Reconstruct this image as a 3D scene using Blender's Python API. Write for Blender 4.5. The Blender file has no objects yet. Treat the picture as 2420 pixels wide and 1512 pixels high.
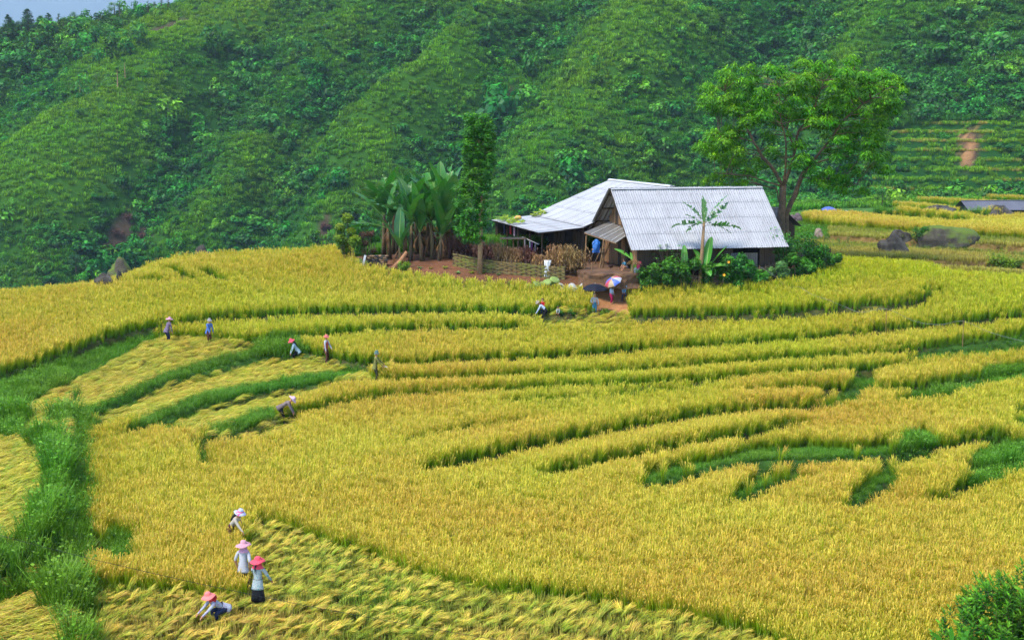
import bpy, bmesh, math, random
import numpy as np
from mathutils import Vector, Matrix, Euler

scene = bpy.context.scene
COL = scene.collection
PI = math.pi
R = math.radians
rng = np.random.default_rng(7)
random.seed(7)

# ------------------------------------------------------------------ camera, world, sun
ZC = 14.0                       # camera height
F = 3361.7                      # focal length in photo units (photo 2420 wide)
CX, CY = 1210.0, 755.0
PITCH = math.atan((755.0 - 307.0) / F)
CP, SP = math.cos(PITCH), math.sin(PITCH)
cam_d = bpy.data.cameras.new('camera')
cam_d.sensor_fit = 'HORIZONTAL'
cam_d.sensor_width = 36.0
cam_d.lens = 36.0 * F / 2420.0
cam_d.clip_start = 0.5
cam_d.clip_end = 20000.0
cam = bpy.data.objects.new('camera', cam_d)
COL.objects.link(cam)
cam.location = (0, 0, ZC)
cam.rotation_euler = (PI / 2 - PITCH, 0, 0)
scene.camera = cam

SUN_EL, SUN_AZ = R(58), R(-62)   # azimuth from +Y (view direction), negative = left
world = bpy.data.worlds.new('World')
scene.world = world
world.use_nodes = True
wn = world.node_tree.nodes
wl = world.node_tree.links
for n in list(wn):
    wn.remove(n)
sky = wn.new('ShaderNodeTexSky')
sky.sky_type = 'NISHITA'
sky.sun_disc = False
sky.sun_elevation = SUN_EL
sky.sun_rotation = SUN_AZ
sky.altitude = 1200
sky.air_density = 1.0
sky.dust_density = 0.3
sky.ozone_density = 3.0
bg = wn.new('ShaderNodeBackground')
bg.inputs['Strength'].default_value = 0.105
wo = wn.new('ShaderNodeOutputWorld')
wl.new(sky.outputs[0], bg.inputs[0])
wl.new(bg.outputs[0], wo.inputs[0])

sun_d = bpy.data.lights.new('sun', 'SUN')
sun_d.energy = 1.5
sun_d.angle = R(16)
sun_d.color = (1.0, 0.94, 0.82)
sun = bpy.data.objects.new('sun', sun_d)
COL.objects.link(sun)
sdir = Vector((math.sin(SUN_AZ) * math.cos(SUN_EL), math.cos(SUN_AZ) * math.cos(SUN_EL), math.sin(SUN_EL)))
sdir = Vector((-0.42, -0.30, 0.86)).normalized()
sky.sun_elevation = math.asin(sdir.z)
sky.sun_rotation = math.atan2(sdir.x, sdir.y)
sun.rotation_euler = (-sdir).to_track_quat('-Z', 'Y').to_euler()
sun.location = (0, 0, 60)

vs = scene.view_settings
vs.view_transform = 'Standard'
vs.look = 'None'
vs.gamma = 1.0
vs.use_curve_mapping = False
vs.exposure = 2.2
cy = scene.cycles
cy.use_denoising = True
try:
    cy.denoiser = 'OPENIMAGEDENOISE'
    cy.denoising_input_passes = 'RGB_ALBEDO_NORMAL'
    cy.denoising_prefilter = 'ACCURATE'
except Exception:
    pass
cy.max_bounces = 5
cy.diffuse_bounces = 3
cy.glossy_bounces = 2
cy.transmission_bounces = 3
cy.transparent_max_bounces = 4
cy.volume_bounces = 0
cy.caustics_reflective = False
cy.caustics_refractive = False
cy.use_adaptive_sampling = True
cy.adaptive_threshold = 0.02
scene.render.use_persistent_data = False

# ------------------------------------------------------------------ projection helpers
def ray(px, py):
    a = (np.asarray(px, float) - CX) / F
    b = (CY - np.asarray(py, float)) / F
    return a, CP + SP * b, -SP + CP * b

def P(px, py, Y):
    a, b, c = ray(px, py)
    return Vector((float(a / b * Y), float(Y), float(ZC + c / b * Y)))

def proj(x, y, z):
    d = y * CP - (z - ZC) * SP
    v = y * SP + (z - ZC) * CP
    return CX + F * x / d, CY - F * v / d

# ------------------------------------------------------------------ ground height
NEAR = [(1700, 33.5), (1512, 37.0), (1436, 39.2), (1240, 47.4), (998, 63.2), (886, 72.0), (803, 78.0)]
W_ = 'w'
COLS = [
 (-500, NEAR + [(760, 83), (735, 87.5), (97, -9, W_), (112, -12, W_), (200, -26, W_), (300, -31, W_), (330, -30, W_), (160, 455), (520, 20, W_), (700, 0, W_)]),
 (0,    NEAR + [(750, 83), (709, 88), (96, 1.2, W_), (110, -5, W_), (200, -22, W_), (300, -27, W_), (330, -26, W_), (80, 455), (520, 22, W_), (700, 0, W_)]),
 (200,  NEAR + [(750, 82.5), (700, 87.5), (693, 89), (96, 2.2, W_), (110, -4, W_), (200, -21, W_), (300, -26, W_), (330, -25, W_), (46, 458), (520, 28, W_), (700, 0, W_)]),
 (290,  NEAR + [(748, 82.3), (700, 86.8), (672, 91), (97, 3.0, W_), (112, -3, W_), (200, -21, W_), (300, -26, W_), (330, -25, W_), (34, 459), (520, 30, W_), (700, 0, W_)]),
 (400,  NEAR + [(745, 82.2), (700, 86.3), (660, 90), (633, 94), (101, 4.2, W_), (116, -2, W_), (200, -20, W_), (300, -25, W_), (330, -24, W_), (14, 460), (530, 40, W_), (700, 0, W_)]),
 (800,  NEAR + [(740, 82.2), (690, 86.2), (640, 90.5), (615, 93.5), (101, 5.0, W_), (116, 2, W_), (200, -15, W_), (300, -20, W_), (320, -18, W_), (-60, 450), (560, 60, W_), (700, 0, W_)]),
 (1100, NEAR + [(735, 82.3), (712, 83.7), (676, 85.5), (650, 87), (622, 89), (100, 5.9, W_), (115, 4.6, W_), (200, -10, W_), (290, -15, W_), (310, -14, W_), (-110, 450), (560, 70, W_), (700, 0, W_)]),
 (1400, NEAR + [(740, 82), (712, 83.6), (684, 84.6), (668, 85.1), (640, 86.2), (100, 5.7, W_), (118, 5.3, W_), (200, -3, W_), (280, -9, W_), (300, -8, W_), (-120, 440), (560, 70, W_), (700, 0, W_)]),
 (1500, NEAR + [(740, 82), (712, 83.6), (690, 84.6), (660, 85.6), (640, 86.2), (100, 5.7, W_), (118, 5.3, W_), (200, -2, W_), (280, -8, W_), (300, -7, W_), (-120, 440), (560, 70, W_), (700, 0, W_)]),
 (1900, NEAR + [(730, 82.2), (700, 84.3), (668, 86.5), (640, 89), (609, 100), (572, 112), (549, 119), (518, 140), (504, 165), (200, 3.4, W_), (280, 0, W_), (290, -1, W_), (-90, 440), (560, 70, W_), (700, 0, W_)]),
 (2150, NEAR + [(732, 81.8), (704, 83.8), (674, 86.5), (650, 89.5), (612, 101), (575, 112.5), (516, 141), (505, 165), (200, 3.8, W_), (275, 0.5, W_), (285, 0.5, W_), (-110, 405), (560, 70, W_), (700, 0, W_)]),
 (2420, NEAR + [(735, 81.3), (712, 83.2), (690, 86), (660, 91), (622, 102), (590, 112), (520, 143), (508, 165), (200, 4.2, W_), (270, 1.2, W_), (280, 1.5, W_), (-150, 400), (560, 70, W_), (700, 0, W_)]),
 (2900, NEAR + [(735, 81.3), (712, 83.2), (690, 86), (660, 91), (622, 102), (590, 112), (520, 143), (508, 165), (200, 4.5, W_), (270, 2, W_), (280, 3, W_), (-190, 400), (560, 70, W_), (700, 0, W_)]),
]
UT = np.linspace(-0.62, 0.62, 249)
YT = np.concatenate([np.arange(20, 130, 0.25), np.arange(130, 701, 1.0)])
colU, colZ = [], []
for px, tab in COLS:
    ys, zs = [], []
    for e in tab:
        if len(e) == 3:
            ys.append(e[0]); zs.append(e[1])
        else:
            p = P(px, e[0], e[1]); ys.append(e[1]); zs.append(p.z)
    a, b, c = ray(px, 700)
    colU.append(float(a / b)); colZ.append(np.interp(YT, ys, zs))
colU = np.array(colU); colZ = np.array(colZ)
ZT = np.empty((len(UT), len(YT)))
for j in range(len(YT)):
    ZT[:, j] = np.interp(UT, colU, colZ[:, j])
def blur(a, n, ax):
    k = np.hanning(n + 2)[1:-1]; k /= k.sum()
    pad = [(0, 0), (0, 0)]; pad[ax] = (n // 2, n // 2)
    ap = np.pad(a, pad, mode='edge')
    return np.apply_along_axis(lambda v: np.convolve(v, k, 'valid'), ax, ap)
ZT = blur(ZT, 9, 0)
ZT = blur(ZT, 9, 1)

def zbase(x, y):
    x = np.asarray(x, float); y = np.asarray(y, float)
    u = np.clip(x / y, UT[0], UT[-1])
    fi = (u - UT[0]) / (UT[1] - UT[0])
    i = np.clip(fi.astype(int), 0, len(UT) - 2); fi = fi - i
    yy = np.clip(y, YT[0], YT[-1])
    j = np.clip(np.searchsorted(YT, yy, side='right') - 1, 0, len(YT) - 2)
    fj = (yy - YT[j]) / (YT[j + 1] - YT[j])
    return ((ZT[i, j] * (1 - fi) + ZT[i + 1, j] * fi) * (1 - fj) + (ZT[i, j + 1] * (1 - fi) + ZT[i + 1, j + 1] * fi) * fj)

def hit(px, py, up=0.0, fn=None, y0=25.0, y1=600.0):
    """first point of the ray through photo point (px,py) that meets the surface fn+up"""
    fn = fn or zbase
    ys = np.concatenate([np.arange(y0, 130, 0.05), np.arange(130, y1, 0.4)])
    a, b, c = ray(px, py)
    xs = a / b * ys; zs = ZC + c / b * ys
    s = fn(xs, ys) + up
    k = np.nonzero(zs < s)[0]
    k = k[0] if len(k) else len(ys) - 1
    return float(xs[k]), float(ys[k]), float(s[k])

# ------------------------------------------------------------------ noise (numpy value noise)
_perm = np.random.default_rng(3).random((256, 256))
def vnoise(x, y):
    x = np.asarray(x, float); y = np.asarray(y, float)
    xi = np.floor(x).astype(int); yi = np.floor(y).astype(int)
    fx = x - xi; fy = y - yi
    fx = fx * fx * (3 - 2 * fx); fy = fy * fy * (3 - 2 * fy)
    g = lambda a, b: _perm[a & 255, b & 255]
    return (g(xi, yi) * (1 - fx) + g(xi + 1, yi) * fx) * (1 - fy) + (g(xi, yi + 1) * (1 - fx) + g(xi + 1, yi + 1) * fx) * fy
def fbm(x, y, o=4):
    s = 0; a = 0.5
    for k in range(o):
        s = s + a * (vnoise(x * 2 ** k + 17.3 * k, y * 2 ** k + 9.1 * k) - 0.5) * 2
        a *= 0.5
    return s

# ------------------------------------------------------------------ terrace lips: (photo polyline left->right, drop, reach, end tapers, kind)
CAN = 0.72      # height of the standing crop
LIPS = [
 # A left / centre
 dict(p=[(-120, 880), (0, 855), (100, 825), (200, 785), (300, 755), (400, 738), (560, 725), (760, 715), (1000, 712), (1250, 715), (1395, 714)], h=0.55, w=3.0, t0=0, t1=1),
 # A right
 dict(p=[(1480, 722), (1595, 720), (1829, 716), (1986, 701), (2142, 693), (2185, 686), (2204, 665), (2190, 648)], h=0.75, w=2.6, t0=.5, t1=1),
 # B
 dict(p=[(505, 792), (560, 783), (650, 775), (760, 765), (900, 752), (1100, 748), (1262, 746)], h=0.5, w=2.4, t0=1.5, t1=1),
 # C + first bund
 dict(p=[(120, 975), (156, 958), (260, 925), (352, 882), (508, 838), (605, 812), (690, 796), (760, 812), (830, 831), (918, 836), (1108, 823), (1362, 817), (1457, 803), (1595, 796), (1790, 785), (1986, 767), (2181, 744), (2337, 732), (2420, 720), (2600, 705)], h=0.5, w=2.6, t0=2, t1=0),
 # D + second bund
 dict(p=[(250, 1012), (312, 985), (430, 935), (547, 908), (703, 880), (820, 866), (880, 869), (934, 872), (1172, 864), (1362, 859), (1521, 852), (1595, 841), (1829, 826), (2025, 814), (2220, 793), (2420, 771), (2600, 755)], h=0.5, w=2.6, t0=2, t1=0),
 # E + third bund
 dict(p=[(440, 1022), (480, 1012), (527, 990), (594, 968), (700, 945), (800, 922), (886, 908), (1108, 895), (1300, 886), (1521, 878), (1700, 868), (1850, 852), (1990, 845), (2138, 836), (2150, 825)], h=0.5, w=2.4, t0=2, t1=1),
 # F right
 dict(p=[(1700, 905), (1830, 893), (1960, 885), (2064, 895), (2200, 880), (2340, 862), (2420, 852), (2600, 840)], h=0.45, w=2.5, t0=3, t1=0),
 # G
 dict(p=[(945, 1085), (1060, 1060), (1170, 1036), (1280, 1012), (1420, 986), (1500, 972), (1595, 955), (1751, 939), (1927, 927), (2001, 914)], h=0.65, w=3.2, t0=2.5, t1=1.5),
 # F2 faint
 dict(p=[(915, 1038), (960, 1020), (1013, 1002), (1160, 980), (1300, 965)], h=0.3, w=2.5, t0=3, t1=3),
 # H
 dict(p=[(1215, 1100), (1330, 1072), (1450, 1050), (1550, 1030), (1700, 1003), (1850, 973), (1927, 957)], h=0.6, w=3.0, t0=2.5, t1=1.5),
 # I
 dict(p=[(1492, 1118), (1530, 1104), (1600, 1088), (1712, 1058), (1800, 1046), (1908, 1046), (2000, 1042), (2100, 1035), (2200, 1018), (2290, 1003), (2388, 982)], h=0.75, w=3.2, t0=1.2, t1=1),
 # J, K, L, M short fingers
 dict(p=[(1712, 1160), (1740, 1140), (1782, 1116), (1850, 1090), (1908, 1068)], h=0.68, w=2.6, t0=1.2, t1=1),
 dict(p=[(1984, 1172), (2020, 1145), (2064, 1117), (2122, 1082)], h=0.68, w=2.6, t0=1.2, t1=1),
 dict(p=[(2155, 1152), (2200, 1142), (2240, 1134), (2275, 1117), (2300, 1085)], h=0.62, w=2.6, t0=1.2, t1=1),
 dict(p=[(2222, 1068), (2290, 1070), (2337, 1066), (2420, 1046), (2600, 1010)], h=0.5, w=2.6, t0=1.5, t1=0),
 dict(p=[(2388, 985), (2420, 975), (2600, 940)], h=0.4, w=2.4, t0=1, t1=0),
 # groove and left bank (drawn bottom to top so that the high side is on the left)
 dict(p=[(492, 1105), (474, 1062), (446, 1022), (420, 1005)], h=0.5, w=2.2, t0=2, t1=1.5),
 dict(p=[(-100, 1345), (30, 1318), (100, 1285), (140, 1210), (150, 1130), (140, 1060), (150, 1000), (165, 960)], h=1.35, w=2.6, t0=0, t1=3, up=0.1),
 dict(p=[(190, 1560), (165, 1470), (140, 1420), (175, 1385), (205, 1372)], h=0.45, w=2.0, t0=0, t1=1, up=0.1),
 # small terraces by the left crest
 dict(p=[(300, 655), (330, 640), (365, 632), (395, 645)], h=0.45, w=2.2, t0=1, t1=1),
 dict(p=[(395, 612), (430, 628), (470, 648)], h=0.4, w=2.0, t0=1, t1=1),
 dict(p=[(455, 618), (500, 630), (545, 648)], h=0.35, w=2.0, t0=1, t1=1),
 # right stubble banks
 dict(p=[(1890, 540), (1960, 541), (2068, 548), (2200, 556), (2330, 562), (2460, 572), (2600, 580)], h=0.9, w=3.0, t0=1, t1=0, up=0.55),
 dict(p=[(1880, 563), (1960, 566), (2060, 570), (2200, 577), (2330, 586), (2480, 595), (2600, 600)], h=0.5, w=3.0, t0=1, t1=0, up=0.1),
 dict(p=[(1960, 600), (2030, 604), (2120, 606), (2250, 613), (2420, 617), (2600, 620)], h=1.0, w=3.0, t0=1, t1=0, up=0.1),
 dict(p=[(2200, 632), (2300, 638), (2420, 646), (2600, 655)], h=0.7, w=3.0, t0=1, t1=0, up=0.1),
 # far rice strips on the right
 dict(p=[(2043, 484), (2196, 497), (2300, 505)], h=1.3, w=4, t0=1, t1=1),
 dict(p=[(2101, 474), (2261, 487), (2380, 494)], h=1.3, w=5, t0=1, t1=1),
 dict(p=[(2147, 464), (2420, 476), (2600, 482)], h=1.4, w=6, t0=1, t1=0),
 dict(p=[(2315, 458), (2420, 463), (2600, 468)], h=1.4, w=7, t0=1, t1=0),
]
for L in LIPS:
    pts = []
    pp = L['p']
    dense = []
    for (a, b) in zip(pp[:-1], pp[1:]):
        n = max(1, int(math.hypot(b[0] - a[0], b[1] - a[1]) / 40))
        for k in range(n):
            t = k / n
            dense.append((a[0] + (b[0] - a[0]) * t, a[1] + (b[1] - a[1]) * t))
    dense.append(pp[-1])
    for (px, py) in dense:
        x, y, z = hit(px, py, L.get('up', CAN) + L['h'] / 2)
        pts.append((x, y))
    pts = np.array(pts)
    # light smoothing of the line
    for _ in range(2):
        q = pts.copy(); q[1:-1] = 0.5 * pts[1:-1] + 0.25 * (pts[:-2] + pts[2:]); pts = q
    L['w2'] = pts
    seg = np.linalg.norm(np.diff(pts, axis=0), axis=1)
    L['arc'] = np.concatenate([[0], np.cumsum(seg)])

def lip_field(x, y):
    """returns height offset, distance below the nearest lip (positive = on the low side), distance above"""
    x = np.asarray(x, float).ravel(); y = np.asarray(y, float).ravel()
    dz = np.zeros(len(x)); low = np.full(len(x), 99.0); high = np.full(len(x), 99.0)
    for L in LIPS:
        w = L['w']; pts = L['w2']; m = w + 0.5
        sel = np.nonzero((x > pts[:, 0].min() - m) & (x < pts[:, 0].max() + m) & (y > pts[:, 1].min() - m) & (y < pts[:, 1].max() + m))[0]
        if not len(sel):
            continue
        X = x[sel]; Yv = y[sel]
        best = np.full(len(sel), 1e9); sgn = np.ones(len(sel)); arc = np.zeros(len(sel)); off = np.zeros(len(sel))
        for k in range(len(pts) - 1):
            ax, ay = pts[k]; bx, by = pts[k + 1]
            ex, ey = bx - ax, by - ay; l2 = ex * ex + ey * ey + 1e-9
            t = ((X - ax) * ex + (Yv - ay) * ey) / l2
            tc = np.clip(t, 0, 1)
            dx = X - ax - tc * ex; dy = Yv - ay - tc * ey
            d = np.hypot(dx, dy)
            b = d < best
            best = np.where(b, d, best)
            sgn = np.where(b, np.sign(ex * (Yv - ay) - ey * (X - ax) + 1e-12), sgn)
            arc = np.where(b, L['arc'][k] + tc * math.sqrt(l2), arc)
            off = np.where(b, np.abs(t - tc) * math.sqrt(l2), off)
        tot = L['arc'][-1]
        a = np.ones(len(sel))
        if L['t0'] > 0: a *= np.clip(arc / L['t0'], 0, 1)
        if L['t1'] > 0: a *= np.clip((tot - arc) / L['t1'], 0, 1)
        a = a * a * (3 - 2 * a)
        s = np.clip(1 - best / w, 0, 1)
        ramp = np.clip(best / 0.12, 0, 1)
        dz[sel] += 0.5 * L['h'] * a * s * ramp * sgn
        eff = np.where(a > 0.25, best, 99.0)
        low[sel] = np.where(sgn < 0, np.minimum(low[sel], eff), low[sel])
        high[sel] = np.where(sgn > 0, np.minimum(high[sel], eff), high[sel])
    return dz, low, high

# ------------------------------------------------------------------ mountain relief
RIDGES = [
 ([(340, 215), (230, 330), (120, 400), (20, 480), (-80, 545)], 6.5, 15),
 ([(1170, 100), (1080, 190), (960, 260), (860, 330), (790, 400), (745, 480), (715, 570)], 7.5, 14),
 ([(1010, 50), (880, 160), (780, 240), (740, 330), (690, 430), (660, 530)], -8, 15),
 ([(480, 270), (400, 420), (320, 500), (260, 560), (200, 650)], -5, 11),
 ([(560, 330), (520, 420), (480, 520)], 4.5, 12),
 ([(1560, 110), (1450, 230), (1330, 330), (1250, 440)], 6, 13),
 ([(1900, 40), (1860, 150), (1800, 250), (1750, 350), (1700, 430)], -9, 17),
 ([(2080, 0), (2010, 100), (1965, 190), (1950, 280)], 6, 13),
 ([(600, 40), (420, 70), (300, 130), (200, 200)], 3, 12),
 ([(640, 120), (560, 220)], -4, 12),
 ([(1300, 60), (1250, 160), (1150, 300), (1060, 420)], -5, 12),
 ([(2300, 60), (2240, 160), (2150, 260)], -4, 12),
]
for i, (pl, amp, w) in enumerate(RIDGES):
    pts = np.array([hit(px, py, 0, y0=250)[:2] for px, py in pl])
    RIDGES[i] = (pts, amp, w)
def seg_dist(X, Yv, pts):
    best = np.full(len(X), 1e9)
    for k in range(len(pts) - 1):
        ax, ay = pts[k]; ex, ey = pts[k + 1] - pts[k]
        t = np.clip(((X - ax) * ex + (Yv - ay) * ey) / (ex * ex + ey * ey + 1e-9), 0, 1)
        best = np.minimum(best, np.hypot(X - ax - t * ex, Yv - ay - t * ey))
    return best
def mountain_bump(x, y):
    m = np.clip((y - 285) / 40, 0, 1)
    x0, y0 = x, y
    x = x + 13 * fbm(x0 / 26.0, y0 / 26.0, 3); y = y + 13 * fbm(x0 / 26.0 + 50, y0 / 26.0, 3)
    dz = np.zeros(len(x)); light = np.zeros(len(x))
    for pts, amp, w in RIDGES:
        g = np.exp(-(seg_dist(x, y, pts) / w) ** 2)
        dz += 1.35 * amp * g
        light += np.sign(amp) * g
    n = fbm(x / 38.0, y / 38.0, 4)
    dz += 6.5 * n + 2.0 * fbm(x / 10.0 + 40, y / 10.0, 3)
    return dz * m, light + 1.1 * n
def in_poly(px, py, poly):
    px = np.asarray(px); py = np.asarray(py)
    c = np.zeros(px.shape, bool); n = len(poly); j = n - 1
    for i in range(n):
        xi, yi = poly[i]; xj, yj = poly[j]
        if yi != yj:
            k = ((yi > py) != (yj > py)) & (px < (xj - xi) * (py - yi) / (yj - yi) + xi)
            c ^= k
        j = i
    return c
HILL_TERR = [(2030, 300), (2130, 300), (2250, 285), (2480, 285), (2480, 455), (2060, 455), (2030, 400)]
def terrace_mask(x, y, z):
    px, py = proj(x, y, z)
    return in_poly(px, py, HILL_TERR) & (y > 255) & (y < 360)
HSTEP = 1.9
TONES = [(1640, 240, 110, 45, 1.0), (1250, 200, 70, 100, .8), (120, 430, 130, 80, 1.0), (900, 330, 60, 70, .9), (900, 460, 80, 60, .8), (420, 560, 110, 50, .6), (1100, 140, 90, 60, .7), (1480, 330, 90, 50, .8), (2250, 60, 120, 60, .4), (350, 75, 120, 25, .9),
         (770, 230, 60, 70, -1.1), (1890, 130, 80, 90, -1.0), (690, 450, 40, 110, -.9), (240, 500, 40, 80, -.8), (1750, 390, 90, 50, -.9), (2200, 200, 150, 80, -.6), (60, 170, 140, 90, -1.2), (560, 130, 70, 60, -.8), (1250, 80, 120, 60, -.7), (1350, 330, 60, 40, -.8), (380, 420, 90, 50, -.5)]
def gz(x, y, full=False):
    sh = np.shape(x)
    x = np.atleast_1d(np.asarray(x, float)).ravel(); y = np.atleast_1d(np.asarray(y, float)).ravel()
    z = zbase(x, y)
    dz, low, high = lip_field(x, y)
    z = z + dz
    far = y > 285
    light = np.zeros(len(x))
    if far.any():
        b, li = mountain_bump(x[far], y[far])
        z[far] += b
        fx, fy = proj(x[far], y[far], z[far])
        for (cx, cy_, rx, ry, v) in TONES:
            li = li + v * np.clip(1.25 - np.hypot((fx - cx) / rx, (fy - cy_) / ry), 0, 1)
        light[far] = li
    if (y > 250).any():
        tm = terrace_mask(x, y, z)
        if tm.any():
            q = z[tm] / HSTEP; fr = q - np.floor(q)
            z[tm] = HSTEP * (np.floor(q) + np.clip((fr - 0.72) / 0.28, 0, 1) ** 1.0) + 0.25 * HSTEP * fr
            light[tm] = -30
    z = z + 0.05 * fbm(x / 1.7, y / 1.7, 2)
    if full:
        return z, low, high, light
    return z.reshape(sh) if sh else float(z[0])
def gzs(x, y):
    return float(gz(np.array([x]), np.array([y]))[0])
def ground_at(px, py, up=0.0):
    """real ground point seen at a photo point"""
    return hit(px, py, up, fn=lambda a, b: gz(np.asarray(a), np.asarray(b)))

# ------------------------------------------------------------------ land use, read on the photo
RICE, LAID, WEED, STUB, GRASS, BARE, SOIL = 1, 2, 3, 4, 5, 6, 7
USE = [
 (WEED, [(-120, 900), (60, 940), (185, 985), (200, 1100), (212, 1380), (205, 1600), (-120, 1600)]),
 (SOIL, [(800, 570), (850, 640), (950, 660), (1100, 676), (1250, 684), (1395, 700), (1405, 742), (1488, 745), (1490, 700), (1520, 692), (1700, 690), (1900, 672), (1990, 625), (1880, 565), (1862, 480), (1000, 440), (800, 440)]),
 (STUB, [(1862, 540), (1960, 538), (2068, 545), (2200, 555), (2330, 562), (2600, 580), (2600, 690), (2420, 668), (2330, 660), (2220, 646), (2060, 628), (1985, 622), (1880, 580)]),
 (WEED, [(1862, 520), (1895, 522), (1960, 536), (1960, 560), (1900, 575), (1862, 575)]),
 (LAID, [(371, 803), (440, 803), (600, 808), (605, 812), (500, 838), (352, 880), (273, 922), (160, 965), (98, 995), (40, 985), (60, 960), (129, 920), (200, 888), (273, 853), (330, 820)]),
 (LAID, [(683, 846), (793, 853), (815, 862), (700, 880), (547, 905), (430, 932), (330, 975), (240, 1005), (184, 1008), (230, 985), (300, 955), (371, 920), (470, 890), (560, 868)]),
 (LAID, [(890, 878), (880, 896), (790, 916), (700, 938), (594, 966), (527, 990), (480, 1014), (390, 1016), (420, 985), (470, 960), (547, 937), (703, 905), (820, 882)]),
 (LAID, [(505, 1048), (520, 1030), (590, 1003), (660, 985), (705, 990), (700, 1012), (620, 1034), (550, 1046)]),
 (LAID, [(1278, 740), (1330, 735), (1400, 742), (1490, 745), (1490, 762), (1430, 772), (1285, 770)]),
 (LAID, [(-120, 1035), (60, 1040), (105, 1060), (118, 1120), (108, 1190), (80, 1262), (20, 1297), (-120, 1310)]),
 (LAID, [(50, 985), (184, 1008), (180, 1040), (100, 1044), (40, 1020)]),
 (LAID, [(-120, 1365), (60, 1345), (105, 1345), (150, 1390), (130, 1440), (195, 1580), (-120, 1580)]),
 (LAID, [(601, 1240), (660, 1250), (722, 1275), (879, 1322), (945, 1353), (1100, 1395), (1400, 1430), (1650, 1475), (1800, 1512), (1950, 1580), (150, 1580), (205, 1480), (200, 1388), (351, 1395), (469, 1414), (547, 1424), (590, 1415), (580, 1340), (592, 1290)]),
 (WEED, [(-120, 920), (0, 888), (78, 873), (195, 843), (312, 798), (352, 781), (378, 788), (330, 820), (273, 852), (195, 890), (129, 920), (60, 957), (-120, 1000)]),
 (WEED, [(600, 812), (640, 800), (690, 795), (730, 815), (700, 842), (610, 856), (508, 874), (400, 910), (330, 940), (250, 972), (170, 992), (150, 968), (273, 924), (352, 884), (500, 841)]),
 (WEED, [(812, 862), (850, 866), (866, 884), (820, 897), (703, 915), (547, 946), (450, 982), (390, 1010), (300, 1008), (305, 990), (430, 938), (547, 911), (700, 884)]),
 (WEED, [(600, 968), (650, 958), (670, 968), (630, 992), (560, 1026), (500, 1036), (470, 1024), (530, 993)]),
 (WEED, [(1172, 940), (1400, 927), (1654, 906), (1700, 905), (1654, 920), (1400, 940), (1172, 952)]),
 (WEED, [(2138, 842), (2220, 817), (2420, 792), (2600, 770), (2600, 810), (2420, 828), (2300, 838), (2150, 852)]),
 (WEED, [(2107, 937), (2200, 915), (2300, 895), (2360, 877), (2420, 870), (2600, 850), (2600, 880), (2420, 898), (2330, 910), (2200, 945), (2120, 947)]),
 (WEED, [(1927, 957), (1950, 942), (2000, 922), (2020, 897), (2060, 894), (2068, 912), (2010, 948), (1940, 962)]),
 (WEED, [(1505, 1132), (1580, 1112), (1780, 1066), (1900, 1058), (2000, 1062), (2110, 1052), (2130, 1048), (2110, 1074), (1960, 1082), (1800, 1090), (1560, 1140), (1510, 1147)]),
 (WEED, [(2114, 1088), (2128, 1046), (2190, 1026), (2218, 1060), (2205, 1090), (2130, 1100)]),
 (WEED, [(1728, 1178), (1790, 1132), (1870, 1097), (1905, 1086), (1890, 1114), (1800, 1155), (1750, 1182)]),
 (WEED, [(1993, 1194), (2060, 1133), (2118, 1096), (2125, 1114), (2060, 1166), (2010, 1200)]),
 (WEED, [(2272, 1155), (2295, 1090), (2340, 1077), (2420, 1052), (2600, 1010), (2600, 1060), (2420, 1114), (2360, 1136), (2300, 1166)]),
 (WEED, [(2385, 1000), (2400, 982), (2600, 950), (2600, 975), (2420, 1005)]),
 (WEED, [(100, 1040), (150, 1042), (170, 1075), (196, 1130), (208, 1230), (214, 1300), (212, 1378), (150, 1382), (110, 1342), (50, 1305), (80, 1262), (108, 1190), (118, 1120), (105, 1060)]),
 (WEED, [(-120, 975), (40, 962), (60, 985), (45, 1030), (-120, 1035)]),
 (WEED, [(140, 992), (175, 988), (187, 1048), (150, 1048)]),
 (WEED, [(110, 1400), (150, 1385), (205, 1385), (205, 1440), (212, 1530), (190, 1580), (130, 1440)]),
 (WEED, [(240, 1268), (270, 1258), (325, 1278), (320, 1316), (250, 1330)]),
 (WEED, [(-120, 1310), (20, 1297), (50, 1305), (80, 1335), (60, 1358), (-120, 1368)]),
 (WEED, [(452, 1035), (470, 1062), (488, 1104), (503, 1100), (482, 1055), (464, 1030)]),
 (BARE, [(200, 1252), (228, 1247), (244, 1300), (268, 1336), (216, 1352), (206, 1300)]),
]
YARD_PATH = [(1395, 700), (1405, 735), (1400, 748), (1485, 748), (1492, 735), (1490, 690), (1500, 640), (1385, 640)]
def landuse(x, y, z):
    u0 = landuse1(x, y, z); u1 = landuse1(x, y, z + 0.48)
    u0 = np.where((u0 == RICE) & ((u1 == LAID) | (u1 == WEED)) & (y < 95), u1, u0)
    u2 = landuse1(x, y, z + 0.30); px, py = proj(x, y, z)
    return np.where((u0 == WEED) & (u2 == LAID) & (px > 60) & (py < 1015), LAID, u0)
def landuse1(x, y, z):
    px, py = proj(x, y, z + 0.06)
    wob = np.clip(y / 60.0, 0.6, 1.4)
    px = px + 9 * fbm(x / 1.6, y / 1.6, 3) / wob; py = py + 5.5 * fbm(x / 1.3 + 31, y / 1.3, 3) / wob
    use = np.full(len(x), RICE)
    u = px
    use[(py < 507) & (y > 110)] = GRASS
    use[(px < 1150) & (y > 96)] = GRASS
    use[(px < 1900) & (y > 98)] = GRASS
    for k, poly in USE:
        m = in_poly(px, py, poly)
        if k == SOIL: m &= y < 100
        use[m] = k
    use[(y > 140) & (use == RICE)] = GRASS
    return use
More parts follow.
